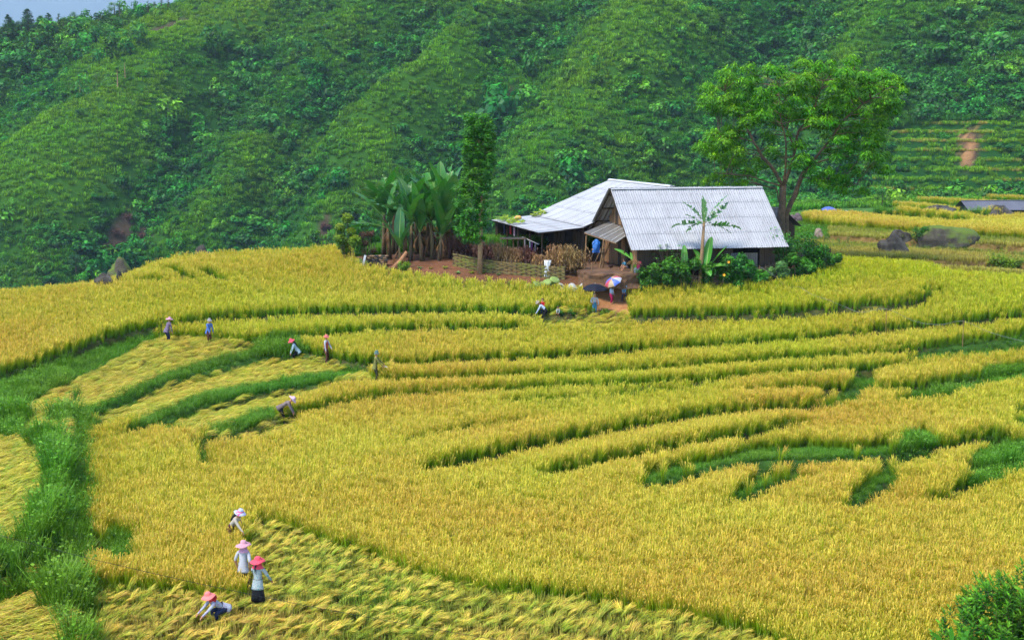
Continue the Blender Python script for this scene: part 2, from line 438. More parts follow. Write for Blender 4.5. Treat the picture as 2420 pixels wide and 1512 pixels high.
# ------------------------------------------------------------------ materials
MATS = {}
def new_mat(name):
    m = bpy.data.materials.new(name)
    m.use_nodes = True
    nt = m.node_tree
    for n in list(nt.nodes):
        nt.nodes.remove(n)
    out = nt.nodes.new('ShaderNodeOutputMaterial')
    MATS[name] = m
    return m, nt, out
def N(nt, typ, **kw):
    n = nt.nodes.new(typ)
    for k, v in kw.items():
        if k.startswith('i_'):
            key = k[2:]
            n.inputs[int(key) if key.isdigit() else key].default_value = v
        else:
            setattr(n, k, v)
    return n
def mixrgb(nt, fac, a, b, mode='MIX'):
    n = nt.nodes.new('ShaderNodeMix'); n.data_type = 'RGBA'; n.blend_type = mode
    for sock, v in ((n.inputs[0], fac), (n.inputs[6], a), (n.inputs[7], b)):
        if isinstance(v, (int, float)):
            sock.default_value = v
        elif isinstance(v, tuple):
            sock.default_value = v if len(v) == 4 else (*v, 1)
        else:
            nt.links.new(v, sock)
    return n.outputs[2]
def mathn(nt, op, a, b=0.0, clamp=False):
    n = nt.nodes.new('ShaderNodeMath'); n.operation = op; n.use_clamp = clamp
    for s, v in ((n.inputs[0], a), (n.inputs[1], b)):
        if isinstance(v, (int, float)): s.default_value = v
        else: nt.links.new(v, s)
    return n.outputs[0]
def ramp(nt, fac, stops):
    n = nt.nodes.new('ShaderNodeValToRGB')
    el = n.color_ramp.elements
    while len(el) > 1: el.remove(el[-1])
    el[0].position = stops[0][0]; el[0].color = (*stops[0][1], 1) if len(stops[0][1]) == 3 else stops[0][1]
    for p, c in stops[1:]:
        e = el.new(p); e.color = (*c, 1) if len(c) == 3 else c
    nt.links.new(fac, n.inputs[0])
    return n.outputs[0]
def leaf_shader(nt, out, color, transl=0.35, rough=0.55, spec=0.25):
    """two-sided plant surface: diffuse + light through the leaf + weak gloss"""
    p = N(nt, 'ShaderNodeBsdfPrincipled'); p.inputs['Roughness'].default_value = rough
    p.inputs['Specular IOR Level'].default_value = spec
    t = N(nt, 'ShaderNodeBsdfTranslucent')
    mx = N(nt, 'ShaderNodeMixShader'); mx.inputs[0].default_value = transl
    if isinstance(color, tuple):
        p.inputs['Base Color'].default_value = (*color, 1); t.inputs['Color'].default_value = (*color, 1)
    else:
        nt.links.new(color, p.inputs['Base Color']); nt.links.new(color, t.inputs['Color'])
    nt.links.new(p.outputs[0], mx.inputs[1]); nt.links.new(t.outputs[0], mx.inputs[2])
    nt.links.new(mx.outputs[0], out.inputs[0])
def wpos(nt):
    g = N(nt, 'ShaderNodeNewGeometry')
    return g.outputs['Position']
def noise(nt, scale, detail=3, vec=None, rough=0.55):
    n = N(nt, 'ShaderNodeTexNoise'); n.inputs['Scale'].default_value = scale; n.inputs['Detail'].default_value = detail
    n.inputs['Roughness'].default_value = rough
    if vec is not None: nt.links.new(vec, n.inputs['Vector'])
    return n.outputs['Fac']
def plant_mat(name, base, mid, top, pan=None, ripe=None, transl=0.35, rnd=0.35, world_scale=0.12, patch=None, spec=0.25, irnd=0.12):
    """colour from the mesh attribute 'col': r = height along the blade, g = random per blade, b = ear (0/1);
    instance attribute 'ripe' shifts towards PATCH (greener)"""
    m, nt, out = new_mat(name)
    at = N(nt, 'ShaderNodeAttribute', attribute_name='col')
    sp = N(nt, 'ShaderNodeSeparateColor'); nt.links.new(at.outputs['Color'], sp.inputs[0])
    c = ramp(nt, sp.outputs[0], [(0.0, base), (0.5, mid), (1.0, top)])
    if pan: c = mixrgb(nt, sp.outputs[2], c, pan)
    if patch:
        ia = N(nt, 'ShaderNodeAttribute', attribute_name='ripe', attribute_type='INSTANCER')
        c = mixrgb(nt, mathn(nt, 'MULTIPLY', ia.outputs['Fac'], 1.0, True), c, mixrgb(nt, sp.outputs[2], ramp(nt, sp.outputs[0], [(0, base), (1, patch[0])]), patch[1]))
    hv = N(nt, 'ShaderNodeHueSaturation')
    nt.links.new(c, hv.inputs['Color'])
    v = mathn(nt, 'MULTIPLY_ADD', sp.outputs[1], rnd * 2)
    nt.nodes[-1].inputs[2].default_value = 1.0 - rnd
    oi = N(nt, 'ShaderNodeObjectInfo')
    v2 = mathn(nt, 'MULTIPLY_ADD', oi.outputs['Random'], irnd * 2)
    nt.nodes[-1].inputs[2].default_value = 1.0 - irnd
    v = mathn(nt, 'MULTIPLY', v, v2)
    nt.links.new(v, hv.inputs['Value'])
    h = mathn(nt, 'MULTIPLY_ADD', noise(nt, world_scale, 3, wpos(nt)), 0.09)
    nt.nodes[-3 if False else -1].inputs[0].default_value if False else None
    for n in nt.nodes:
        if n.type == 'MATH' and n.operation == 'MULTIPLY_ADD' and abs(n.inputs[1].default_value - 0.09) < 1e-6:
            n.inputs[2].default_value = 0.451
    nt.links.new(h, hv.inputs['Hue'])
    leaf_shader(nt, out, hv.outputs[0], transl, spec=spec)
    return m
def solid(name, col, rough=0.7, var=0.25, scale=6.0, bump=0.0, metal=0.0, spec=0.3, col2=None, scale2=1.3, stretch=None, coords='Object', transl=0.0):
    """procedural surface: base colour broken up by two noises, optional second tone, optional fine relief"""
    m, nt, out = new_mat(name)
    tc = N(nt, 'ShaderNodeTexCoord'); vec = tc.outputs[coords]
    if stretch:
        mp = N(nt, 'ShaderNodeMapping'); mp.inputs['Scale'].default_value = stretch
        nt.links.new(vec, mp.inputs[0]); vec = mp.outputs[0]
    n1 = noise(nt, scale, 5, vec, 0.65)
    a = tuple(c * (1 - var) for c in col); b = tuple(min(1, c * (1 + var)) for c in col)
    c = ramp(nt, n1, [(0.3, a), (0.7, b)])
    if col2:
        n2 = noise(nt, scale2, 4, vec, 0.6)
        f = ramp(nt, n2, [(0.45, (0, 0, 0)), (0.62, (1, 1, 1))])
        c = mixrgb(nt, f, c, col2)
    oi = N(nt, 'ShaderNodeObjectInfo')
    hv = N(nt, 'ShaderNodeHueSaturation'); nt.links.new(c, hv.inputs['Color'])
    v = mathn(nt, 'MULTIPLY_ADD', oi.outputs['Random'], 0.24); nt.nodes[-1].inputs[2].default_value = 0.88
    nt.links.new(v, hv.inputs['Value'])
    p = N(nt, 'ShaderNodeBsdfPrincipled')
    nt.links.new(hv.outputs[0], p.inputs['Base Color'])
    p.inputs['Roughness'].default_value = rough; p.inputs['Metallic'].default_value = metal
    p.inputs['Specular IOR Level'].default_value = spec
    if bump:
        bp = N(nt, 'ShaderNodeBump'); bp.inputs['Strength'].default_value = bump; bp.inputs['Distance'].default_value = 0.02
        nt.links.new(n1, bp.inputs['Height']); nt.links.new(bp.outputs[0], p.inputs['Normal'])
    if transl:
        t = N(nt, 'ShaderNodeBsdfTranslucent'); nt.links.new(hv.outputs[0], t.inputs['Color'])
        mx = N(nt, 'ShaderNodeMixShader'); mx.inputs[0].default_value = transl
        nt.links.new(p.outputs[0], mx.inputs[1]); nt.links.new(t.outputs[0], mx.inputs[2]); nt.links.new(mx.outputs[0], out.inputs[0])
    else:
        nt.links.new(p.outputs[0], out.inputs[0])
    return m

M_RICE = plant_mat('rice_mat', (0.05, 0.20, 0.004), (0.26, 0.38, 0.008), (0.535, 0.475, 0.027), pan=(0.65, 0.485, 0.060), patch=((0.30, 0.46, 0.008), (0.52, 0.53, 0.018)), transl=0.42, rnd=0.22, irnd=0.08)
M_LAID = plant_mat('laid_rice_mat', (0.26, 0.34, 0.025), (0.48, 0.46, 0.04), (0.64, 0.53, 0.06), pan=(0.64, 0.43, 0.08), patch=((0.25, 0.40, 0.025), (0.52, 0.45, 0.05)), transl=0.38, rnd=0.38, irnd=0.2)
M_WEED = plant_mat('bank_weed_mat', (0.012, 0.065, 0.003), (0.055, 0.195, 0.006), (0.115, 0.29, 0.012), patch=((0.22, 0.30, 0.03), (0.2, 0.3, 0.03)), transl=0.35, rnd=0.4)
M_STUB = plant_mat('stubble_mat', (0.17, 0.14, 0.03), (0.33, 0.27, 0.04), (0.45, 0.37, 0.06), patch=((0.16, 0.26, 0.015), (0.2, 0.3, 0.02)), transl=0.2, rnd=0.4)
M_BUSH = plant_mat('hill_bush_mat', (0.004, 0.036, 0.009), (0.009, 0.080, 0.013), (0.030, 0.215, 0.014), patch=((0.17, 0.41, 0.008), (0.1, 0.2, 0.02)), transl=0.3, rnd=0.5, world_scale=0.03, irnd=0.42)
M_HGRASS = plant_mat('hill_grass_mat', (0.006, 0.055, 0.005), (0.017, 0.11, 0.007), (0.044, 0.21, 0.008), patch=((0.18, 0.40, 0.006), (0.2, 0.25, 0.03)), transl=0.3, rnd=0.5, world_scale=0.03, irnd=0.3)

# ------------------------------------------------------------------ mesh builder
class MB:
    def __init__(s):
        s.v = []; s.f = []; s.c = []; s.m = []
    def quad(s, a, b, c, d, col=(0, 0, 0), mi=0):
        n = len(s.v); s.v += [tuple(a), tuple(b), tuple(c), tuple(d)]; s.f.append((n, n + 1, n + 2, n + 3)); s.c += [col] * 4; s.m.append(mi)
    def tri(s, a, b, c, col=(0, 0, 0), mi=0):
        n = len(s.v); s.v += [tuple(a), tuple(b), tuple(c)]; s.f.append((n, n + 1, n + 2)); s.c += [col] * 3; s.m.append(mi)
    def ribbon(s, pts, wid, side, cols, mi=0):
        n = len(s.v)
        for p, w, c in zip(pts, wid, cols):
            p = Vector(p); sd = Vector(side) * (w / 2)
            s.v += [tuple(p - sd), tuple(p + sd)]; s.c += [c, c]
        for k in range(len(pts) - 1):
            a = n + 2 * k
            s.f.append((a, a + 1, a + 3, a + 2)); s.m.append(mi)
    def box(s, lo, hi, mi=0, mat=None):
        x0, y0, z0 = lo; x1, y1, z1 = hi
        c = [Vector(q) for q in ((x0, y0, z0), (x1, y0, z0), (x1, y1, z0), (x0, y1, z0), (x0, y0, z1), (x1, y0, z1), (x1, y1, z1), (x0, y1, z1))]
        if mat is not None: c = [mat @ q for q in c]
        n = len(s.v); s.v += [tuple(q) for q in c]; s.c += [(0, 0, 0)] * 8
        for f in ((0, 3, 2, 1), (4, 5, 6, 7), (0, 1, 5, 4), (1, 2, 6, 5), (2, 3, 7, 6), (3, 0, 4, 7)):
            s.f.append(tuple(n + i for i in f)); s.m.append(mi)
    def tube(s, pts, rad, n=6, mi=0, cap=True, col=(0, 0, 0)):
        pts = [Vector(p) for p in pts]; base = len(s.v)
        if isinstance(rad, (int, float)): rad = [rad] * len(pts)
        prev = None
        for i, p in enumerate(pts):
            d = (pts[min(i + 1, len(pts) - 1)] - pts[max(i - 1, 0)])
            d = d.normalized() if d.length > 1e-9 else Vector((0, 0, 1))
            if prev is None:
                u = d.orthogonal().normalized()
            else:
                u = (prev - d * prev.dot(d)); u = u.normalized() if u.length > 1e-6 else d.orthogonal().normalized()
            prev = u; w = d.cross(u)
            for k in range(n):
                a = 2 * PI * k / n
                s.v.append(tuple(p + (u * math.cos(a) + w * math.sin(a)) * rad[i])); s.c.append(col)
        for i in range(len(pts) - 1):
            for k in range(n):
                a = base + i * n + k; b = base + i * n + (k + 1) % n
                s.f.append((a, b, b + n, a + n)); s.m.append(mi)
        if cap:
            s.f.append(tuple(base + k for k in range(n))[::-1]); s.m.append(mi)
            e = base + (len(pts) - 1) * n
            s.f.append(tuple(e + k for k in range(n))); s.m.append(mi)
    def lathe(s, prof, n=16, mi=0, mat=None, sx=1.0, sy=1.0, fn=None):
        """profile [(r,z)...] turned about z"""
        base = len(s.v)
        for r, z in prof:
            for k in range(n):
                a = 2 * PI * k / n
                q = Vector((r * math.cos(a) * sx, r * math.sin(a) * sy, z))
                if fn: q = fn(q, a)
                if mat is not None: q = mat @ q
                s.v.append(tuple(q)); s.c.append((0, 0, 0))
        for i in range(len(prof) - 1):
            for k in range(n):
                a = base + i * n + k; b = base + i * n + (k + 1) % n
                s.f.append((a, b, b + n, a + n)); s.m.append(mi)
    def mesh(s, name, mats, smooth=False, colors=False):
        me = bpy.data.meshes.new(name)
        me.from_pydata(s.v, [], s.f)
        for m in (mats if isinstance(mats, (list, tuple)) else [mats]):
            me.materials.append(m)
        if any(s.m): me.polygons.foreach_set('material_index', s.m)
        if colors:
            at = me.attributes.new('col', 'FLOAT_COLOR', 'POINT')
            arr = np.ones((len(s.v), 4), np.float32); arr[:, :3] = np.array(s.c, np.float32)
            at.data.foreach_set('color', arr.ravel())
        if smooth: me.polygons.foreach_set('use_smooth', [True] * len(me.polygons))
        me.update()
        return me
def link(name, me, parent=None, loc=None, rotz=None):
    o = bpy.data.objects.new(name, me)
    COL.objects.link(o)
    if parent is not None: o.parent = parent
    if loc is not None: o.location = loc
    if rotz is not None: o.rotation_euler = (0, 0, rotz)
    return o
def tag(o, label=None, cat=None, group=None, kind=None):
    if label: o['label'] = label
    if cat: o['category'] = cat
    if group: o['group'] = group
    if kind: o['kind'] = kind
    return o
def thing(name, label, cat, loc=(0, 0, 0), rotz=0.0, group=None):
    o = bpy.data.objects.new(name, None)
    o.empty_display_size = 0.3
    COL.objects.link(o)
    o.location = loc; o.rotation_euler = (0, 0, rotz)
    return tag(o, label, cat, group)
def grid_mesh(name, X, Y, Z, mat, smooth=True, colattr=None):
    n, m = X.shape
    co = np.stack([X, Y, Z], -1).reshape(-1, 3).astype(np.float32)
    i = np.arange(n - 1)[:, None] * m + np.arange(m - 1)[None, :]
    fa = np.stack([i, i + m, i + m + 1, i + 1], -1).reshape(-1, 4)
    me = bpy.data.meshes.new(name)
    me.vertices.add(len(co)); me.vertices.foreach_set('co', co.ravel())
    me.loops.add(fa.size); me.loops.foreach_set('vertex_index', fa.ravel().astype(np.int32))
    me.polygons.add(len(fa)); me.polygons.foreach_set('loop_start', (np.arange(len(fa)) * 4).astype(np.int32))
    me.polygons.foreach_set('use_smooth', np.ones(len(fa), bool))
    me.materials.append(mat)
    if colattr is not None:
        at = me.attributes.new('col', 'FLOAT_COLOR', 'POINT')
        arr = np.ones((len(co), 4), np.float32); arr[:, :3] = colattr
        at.data.foreach_set('color', arr.ravel())
    me.update(calc_edges=True); me.validate()
    return me
# ------------------------------------------------------------------ terrain mesh
def ground_mat(name, green):
    m, nt, out = new_mat(name)
    at = N(nt, 'ShaderNodeAttribute', attribute_name='col')
    n1 = noise(nt, 2.2, 6, wpos(nt), 0.7); n2 = noise(nt, 0.25, 3, wpos(nt))
    c = mixrgb(nt, 1.0, at.outputs['Color'], ramp(nt, n1, [(0.25, (0.55, 0.55, 0.55)), (0.75, (1.4, 1.4, 1.4))]), 'MULTIPLY')
    c = mixrgb(nt, 1.0, c, ramp(nt, n2, [(0.3, (0.8, 0.85, 0.8)), (0.7, (1.2, 1.15, 1.2))]), 'MULTIPLY')
    p = N(nt, 'ShaderNodeBsdfPrincipled'); p.inputs['Roughness'].default_value = 0.95; p.inputs['Specular IOR Level'].default_value = 0.1
    nt.links.new(c, p.inputs['Base Color'])
    bp = N(nt, 'ShaderNodeBump'); bp.inputs['Strength'].default_value = 0.6; bp.inputs['Distance'].default_value = 0.06
    nt.links.new(noise(nt, 9, 4, wpos(nt)), bp.inputs['Height']); nt.links.new(bp.outputs[0], p.inputs['Normal'])
    nt.links.new(p.outputs[0], out.inputs[0])
    return m
M_GROUND = ground_mat('ground_mat', 0)
SPLIT = 186.0
us = np.linspace(-0.6, 0.6, 500)
ys = np.concatenate([np.arange(21, 40, 0.4), np.arange(40, 96, 0.13), np.arange(96, SPLIT, 0.5), [SPLIT]])
UU, YY = np.meshgrid(us, ys, indexing='ij')
XX = UU * YY
z, low, high, light = gz(XX, YY, full=True)
ZZ = z.reshape(XX.shape)
use = landuse(XX.ravel(), YY.ravel(), z)
GC = {RICE: (0.05, 0.055, 0.014), LAID: (0.13, 0.12, 0.03), WEED: (0.03, 0.075, 0.01), STUB: (0.15, 0.10, 0.03), GRASS: (0.05, 0.12, 0.015), BARE: (0.11, 0.035, 0.015), SOIL: (0.115, 0.050, 0.024)}
gc = np.array([GC[k] for k in (1, 2, 3, 4, 5, 6, 7)])[use - 1]
pxx, pyy = proj(XX.ravel(), YY.ravel(), z)
path = in_poly(pxx, pyy, YARD_PATH) & (YY.ravel() < 100)
gc[path] = (0.27, 0.125, 0.05)
gc[(low < 0.45) & (use == STUB)] = (0.13, 0.07, 0.025)
gc = gc * (0.85 + 0.3 * vnoise(XX.ravel() / 1.3, YY.ravel() / 1.3))[:, None]
ground = link('ground', grid_mesh('ground', XX, YY, ZZ, M_GROUND, colattr=gc))
tag(ground, kind='structure')

us = np.linspace(-0.58, 0.58, 300)
ys = np.concatenate([np.arange(SPLIT, 285, 3.0), np.arange(285, 480, 1.1), np.arange(480, 700, 8)])
UU, YY = np.meshgrid(us, ys, indexing='ij'); XX = UU * YY
z, low, high, light = gz(XX, YY, full=True)
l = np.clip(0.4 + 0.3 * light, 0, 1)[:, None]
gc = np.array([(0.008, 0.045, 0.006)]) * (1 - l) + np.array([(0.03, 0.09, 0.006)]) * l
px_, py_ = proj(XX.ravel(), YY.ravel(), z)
def blob(px, py, cx, cy, rx, ry, ang=0.0):
    dx = px - cx; dy = py - cy; c, s = math.cos(ang), math.sin(ang)
    return np.clip(1.15 - np.hypot((dx * c + dy * s) / rx, (-dx * s + dy * c) / ry), 0, 1)
BROWN = [(285, 545, 30, 62, 0.5), (340, 555, 16, 30, 0.3), (770, 535, 14, 40, 0.2), (400, 60, 80, 10, -0.35), (1200, 235, 12, 40, 0.3), (2290, 350, 26, 55, 0.1)]
def brownness(px, py, y):
    b = np.zeros(len(px))
    for i, (cx, cy_, rx, ry, an) in enumerate(BROWN):
        b = np.maximum(b, blob(px + 9 * fbm(px / 23.0, py / 23.0, 3), py, cx, cy_, rx, ry, an) * (0.6 if i == 3 else 1.0))
    return b * (y > 250)
br = np.clip(brownness(px_, py_, YY.ravel()) * 2.2, 0, 1)[:, None]
gc = gc * (1 - .8 * br) + np.array([(0.055, 0.028, 0.024)]) * .8 * br
bri = np.clip((blob(px_ + 22 * fbm(px_ / 14, py_ / 9, 3), py_, 2290, 352, 24, 62, 0.12) - .35 + 1.0 * fbm(px_ / 9, py_ / 7, 3)) * 2.2, 0, 1)[:, None] * (blob(px_, py_, 2290, 352, 34, 72, 0.12) > .15)[:, None]
gc = gc * (1 - bri) + np.array([(0.25, 0.13, 0.055)]) * bri
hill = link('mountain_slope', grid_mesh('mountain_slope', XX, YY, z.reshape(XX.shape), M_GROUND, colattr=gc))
tag(hill, kind='structure')

# ------------------------------------------------------------------ plant tufts used by the scattered cover
def rice_tuft(seed):
    r = random.Random(seed); b = MB()
    for k in range(15):
        a = r.uniform(0, 2 * PI); rad = r.uniform(0, 0.09); h = r.uniform(0.5, 0.82); le = r.uniform(0.03, 0.20); g = r.random()
        d = Vector((math.cos(a), math.sin(a), 0)); s = Vector((-math.sin(a + r.uniform(-.8, .8)), math.cos(a), 0)).normalized()
        p0 = d * rad
        pts = [p0, p0 + d * le * 0.25 + Vector((0, 0, h * 0.45)), p0 + d * le * 0.65 + Vector((0, 0, h * 0.85)), p0 + d * le * 1.25 + Vector((0, 0, h * r.uniform(0.88, 1.04)))]
        b.ribbon(pts, [0.012, 0.018, 0.015, 0.003], s, [(0.0, g, 0), (0.4, g, 0), (0.8, g, 0), (1, g, 0)])
    for k in range(17):
        a = r.uniform(0, 2 * PI); rad = r.uniform(0, 0.09); h = r.uniform(0.56, 0.80); le = r.uniform(0.02, 0.15); g = r.random(); dr = r.uniform(0.0, 0.09)
        d = Vector((math.cos(a), math.sin(a), 0)); s = Vector((-math.sin(a), math.cos(a), 0))
        p0 = d * rad
        pts = [p0, p0 + d * le * 0.4 + Vector((0, 0, h * 0.65)), p0 + d * le + Vector((0, 0, h * .86)), p0 + d * (le + 0.04) + Vector((0, 0, h + 0.01)), p0 + d * (le + 0.05 + dr * .7) + Vector((0, 0, h + .05 - dr * 1.3))]
        b.ribbon(pts, [0.008, 0.008, 0.018, 0.022, 0.008], s, [(0, g, 0), (0.6, g, 0), (0.9, g, 0.8), (1, g, 1), (1, g, 1)])
    return b
def laid_sheaf(seed, rise=0.10, spread=0.27, cnt=42):
    r = random.Random(seed); b = MB()
    for k in range(cnt):
        g = r.random(); fan = r.gauss(0, spread); ln = r.uniform(0.42, 0.80); y0 = r.gauss(0, 0.05); x0 = r.uniform(-0.1, 0.1); zb = r.uniform(0.02, 0.13)
        d = Vector((math.cos(fan), math.sin(fan), 0)); up = Vector((0, 0, 1))
        p0 = Vector((x0, y0, zb)); rr = rise * r.uniform(0.4, 1.6)
        s = (Vector((-d.y, d.x, 0)) + up * r.uniform(-1, 1)).normalized()
        pts = [p0, p0 + d * ln * 0.4 + up * rr, p0 + d * ln * 0.72 + up * (rr * 1.4), p0 + d * ln + up * (rr * r.uniform(0.6, 1.7))]
        ear = 1 if r.random() < 0.5 else 0
        b.ribbon(pts, [0.010, 0.016, 0.024 if ear else 0.014, 0.004], s, [(0, g, 0), (0.4, g, 0), (0.8, g, 0.8 * ear), (1, g, ear)])
    return b
def weed_tuft(seed, hmin=0.25, hmax=0.7, n=34):
    r = random.Random(seed); b = MB()
    for k in range(n):
        a = r.uniform(0, 2 * PI); rad = r.uniform(0, 0.2); h = r.uniform(hmin, hmax); le = r.uniform(0.05, 0.3); g = r.random()
        d = Vector((math.cos(a), math.sin(a), 0)); s = Vector((-d.y, d.x, 0)); p0 = d * rad
        pts = [p0, p0 + d * le * 0.4 + Vector((0, 0, h * 0.6)), p0 + d * le + Vector((0, 0, h))]
        b.ribbon(pts, [0.014, 0.016, 0.004], s, [(0, g, 0), (0.55, g, 0), (1, g, 0)])
    for k in range(26):
        a = r.uniform(0, 2 * PI); rad = r.uniform(0.02, 0.3); h = r.uniform(0.1, hmax * 0.9); g = r.random(); q = r.uniform(0.02, 0.045)
        p = Vector((math.cos(a) * rad, math.sin(a) * rad, h)); e = Vector((r.uniform(-1, 1), r.uniform(-1, 1), r.uniform(-.5, .5))).normalized(); f = e.orthogonal()
        b.quad(p - e * q, p + f * q * .5, p + e * q, p - f * q * .5, (min(1, h / hmax), g, 0))
    return b
def stubble_tuft(seed):
    r = random.Random(seed); b = MB()
    for k in range(16):
        a = r.uniform(0, 2 * PI); rad = r.uniform(0, 0.09); h = r.uniform(0.10, 0.26); g = r.random()
        d = Vector((math.cos(a), math.sin(a), 0)); s = Vector((-d.y, d.x, 0)); p0 = d * rad
        b.ribbon([p0, p0 + d * 0.05 + Vector((0, 0, h))], [0.016, 0.010], s, [(0.1, g, 0), (1, g, 0)])
    return b
def bush_clump(seed, n=150, leaf=0.16, flat=0.8):
    """unit-radius shrub: several lobes of loose leaf faces"""
    r = random.Random(seed); b = MB()
    lobes = [(Vector((r.uniform(-.55, .55), r.uniform(-.55, .55), r.uniform(0.25, 0.95) * flat)), r.uniform(0.3, 0.55)) for _ in range(6)]
    for k in range(n):
        c, rad = r.choice(lobes)
        d = Vector((r.gauss(0, 1), r.gauss(0, 1), r.gauss(0.25, 0.9))).normalized()
        p = c + d * rad * r.uniform(0.65, 1.05)
        if p.z < 0: p.z = r.uniform(0, 0.2)
        nrm = (d + Vector((r.uniform(-.6, .6), r.uniform(-.6, .6), r.uniform(-.1, .8)))).normalized()
        e = nrm.orthogonal().normalized(); e.rotate(Matrix.Rotation(r.uniform(0, 2 * PI), 3, nrm)); f = nrm.cross(e)
        q = leaf * r.uniform(0.6, 1.3); t = min(1, max(0, 0.5 * p.z + 0.35 * (d.z + 0.6))); g = r.random()
        b.quad(p - e * q, p + f * q * .55, p + e * q, p - f * q * .55, (t, g, 0))
    return b
def frond_clump(seed, n=58):
    """upright grassy / ferny cover on the slope, unit size"""
    r = random.Random(seed); b = MB()
    for k in range(n):
        a = r.uniform(0, 2 * PI); rad = r.uniform(0, 0.85); h = r.uniform(0.35, 1.0); le = r.uniform(0.05, 0.35); g = r.random(); a2 = r.uniform(0, 2 * PI)
        d = Vector((math.cos(a), math.sin(a), 0)); s = Vector((-d.y, d.x, 0)); p0 = Vector((math.cos(a2) * rad, math.sin(a2) * rad, -0.15))
        b.ribbon([p0, p0 + d * le * .5 + Vector((0, 0, h * .7)), p0 + d * le * 1.2 + Vector((0, 0, h))], [0.07, 0.11, 0.03], s, [(0.1, g, 0), (0.7, g, 0), (1, g, 0)])
    return b

# ------------------------------------------------------------------ scattering through geometry nodes (mass cover only)
def source(name, mb, mat):
    me = mb.mesh(name, mat, colors=True)
    o = bpy.data.objects.new(name, me)          # not linked to the scene: only its geometry is used
    o.use_fake_user = True
    return o
def scatter(name, pts, rot, scl, pick, ripe, sources, label=None, cat=None):
    me = bpy.data.meshes.new(name)
    me.vertices.add(len(pts)); me.vertices.foreach_set('co', np.asarray(pts, np.float32).ravel())
    for nm, typ, key, arr in (('rot', 'FLOAT_VECTOR', 'vector', rot), ('scl', 'FLOAT_VECTOR', 'vector', scl), ('pick', 'INT', 'value', pick), ('ripe', 'FLOAT', 'value', ripe)):
        at = me.attributes.new(nm, typ, 'POINT')
        at.data.foreach_set(key, np.asarray(arr, np.int32 if typ == 'INT' else np.float32).ravel())
    for s in sources:
        for m in s.data.materials:
            if m.name not in [q.name for q in me.materials]: me.materials.append(m)
    ng = bpy.data.node_groups.new(name + '_nodes', 'GeometryNodeTree')
    ng.interface.new_socket('Geometry', in_out='INPUT', socket_type='NodeSocketGeometry')
    ng.interface.new_socket('Geometry', in_out='OUTPUT', socket_type='NodeSocketGeometry')
    gi = ng.nodes.new('NodeGroupInput'); go = ng.nodes.new('NodeGroupOutput')
    m2p = ng.nodes.new('GeometryNodeMeshToPoints')
    iop = ng.nodes.new('GeometryNodeInstanceOnPoints')
    g2i = ng.nodes.new('GeometryNodeGeometryToInstance')
    ng.links.new(gi.outputs[0], m2p.inputs[0])
    for s in reversed(sources):
        oi = ng.nodes.new('GeometryNodeObjectInfo'); oi.inputs['Object'].default_value = s
        ng.links.new(oi.outputs['Geometry'], g2i.inputs[0])
    def attr(nm, typ):
        a = ng.nodes.new('GeometryNodeInputNamedAttribute'); a.data_type = typ; a.inputs['Name'].default_value = nm
        return a.outputs['Attribute']
    ng.links.new(m2p.outputs[0], iop.inputs['Points'])
    ng.links.new(g2i.outputs[0], iop.inputs['Instance'])
    iop.inputs['Pick Instance'].default_value = True
    ng.links.new(attr('pick', 'INT'), iop.inputs['Instance Index'])
    e2r = ng.nodes.new('FunctionNodeEulerToRotation')
    ng.links.new(attr('rot', 'FLOAT_VECTOR'), e2r.inputs[0]); ng.links.new(e2r.outputs[0], iop.inputs['Rotation'])
    ng.links.new(attr('scl', 'FLOAT_VECTOR'), iop.inputs['Scale'])
    ng.links.new(iop.outputs[0], go.inputs[0])
    o = link(name, me)
    md = o.modifiers.new('scatter', 'NODES'); md.node_group = ng
    tag(o, label, cat, kind='stuff')
    return o

def jitter_grid(y0, y1, umax, step, grow=0.0):
    """jittered points, spacing step at y0 growing slowly with distance"""
    out = []
    y = y0
    while y < y1:
        st = step * (1 + grow * (y - y0))
        n = int(2 * umax * y / st)
        x = (np.arange(n) + 0.5) / n * 2 * umax * y - umax * y
        out.append(np.stack([x + rng.uniform(-.42, .42, n) * st, y + rng.uniform(-.42, .42, n) * st], 1))
        y += st
    return np.concatenate(out)

g = jitter_grid(31.0, 142.0, 0.46, 0.18, 0.009)
gx, gy = g[:, 0], g[:, 1]
z, low, high, _ = gz(gx, gy, full=True)
use = landuse(gx, gy, z)
lowfree = low
n_patch = fbm(gx / 6.0, gy / 6.0, 3)
gpx, gpy = proj(gx, gy, z)
EXTRA = None
# standing rice ------------------------------------------------------------
sel = (use == RICE) & (low > np.where(gy < 95, 0.42, 0.2))
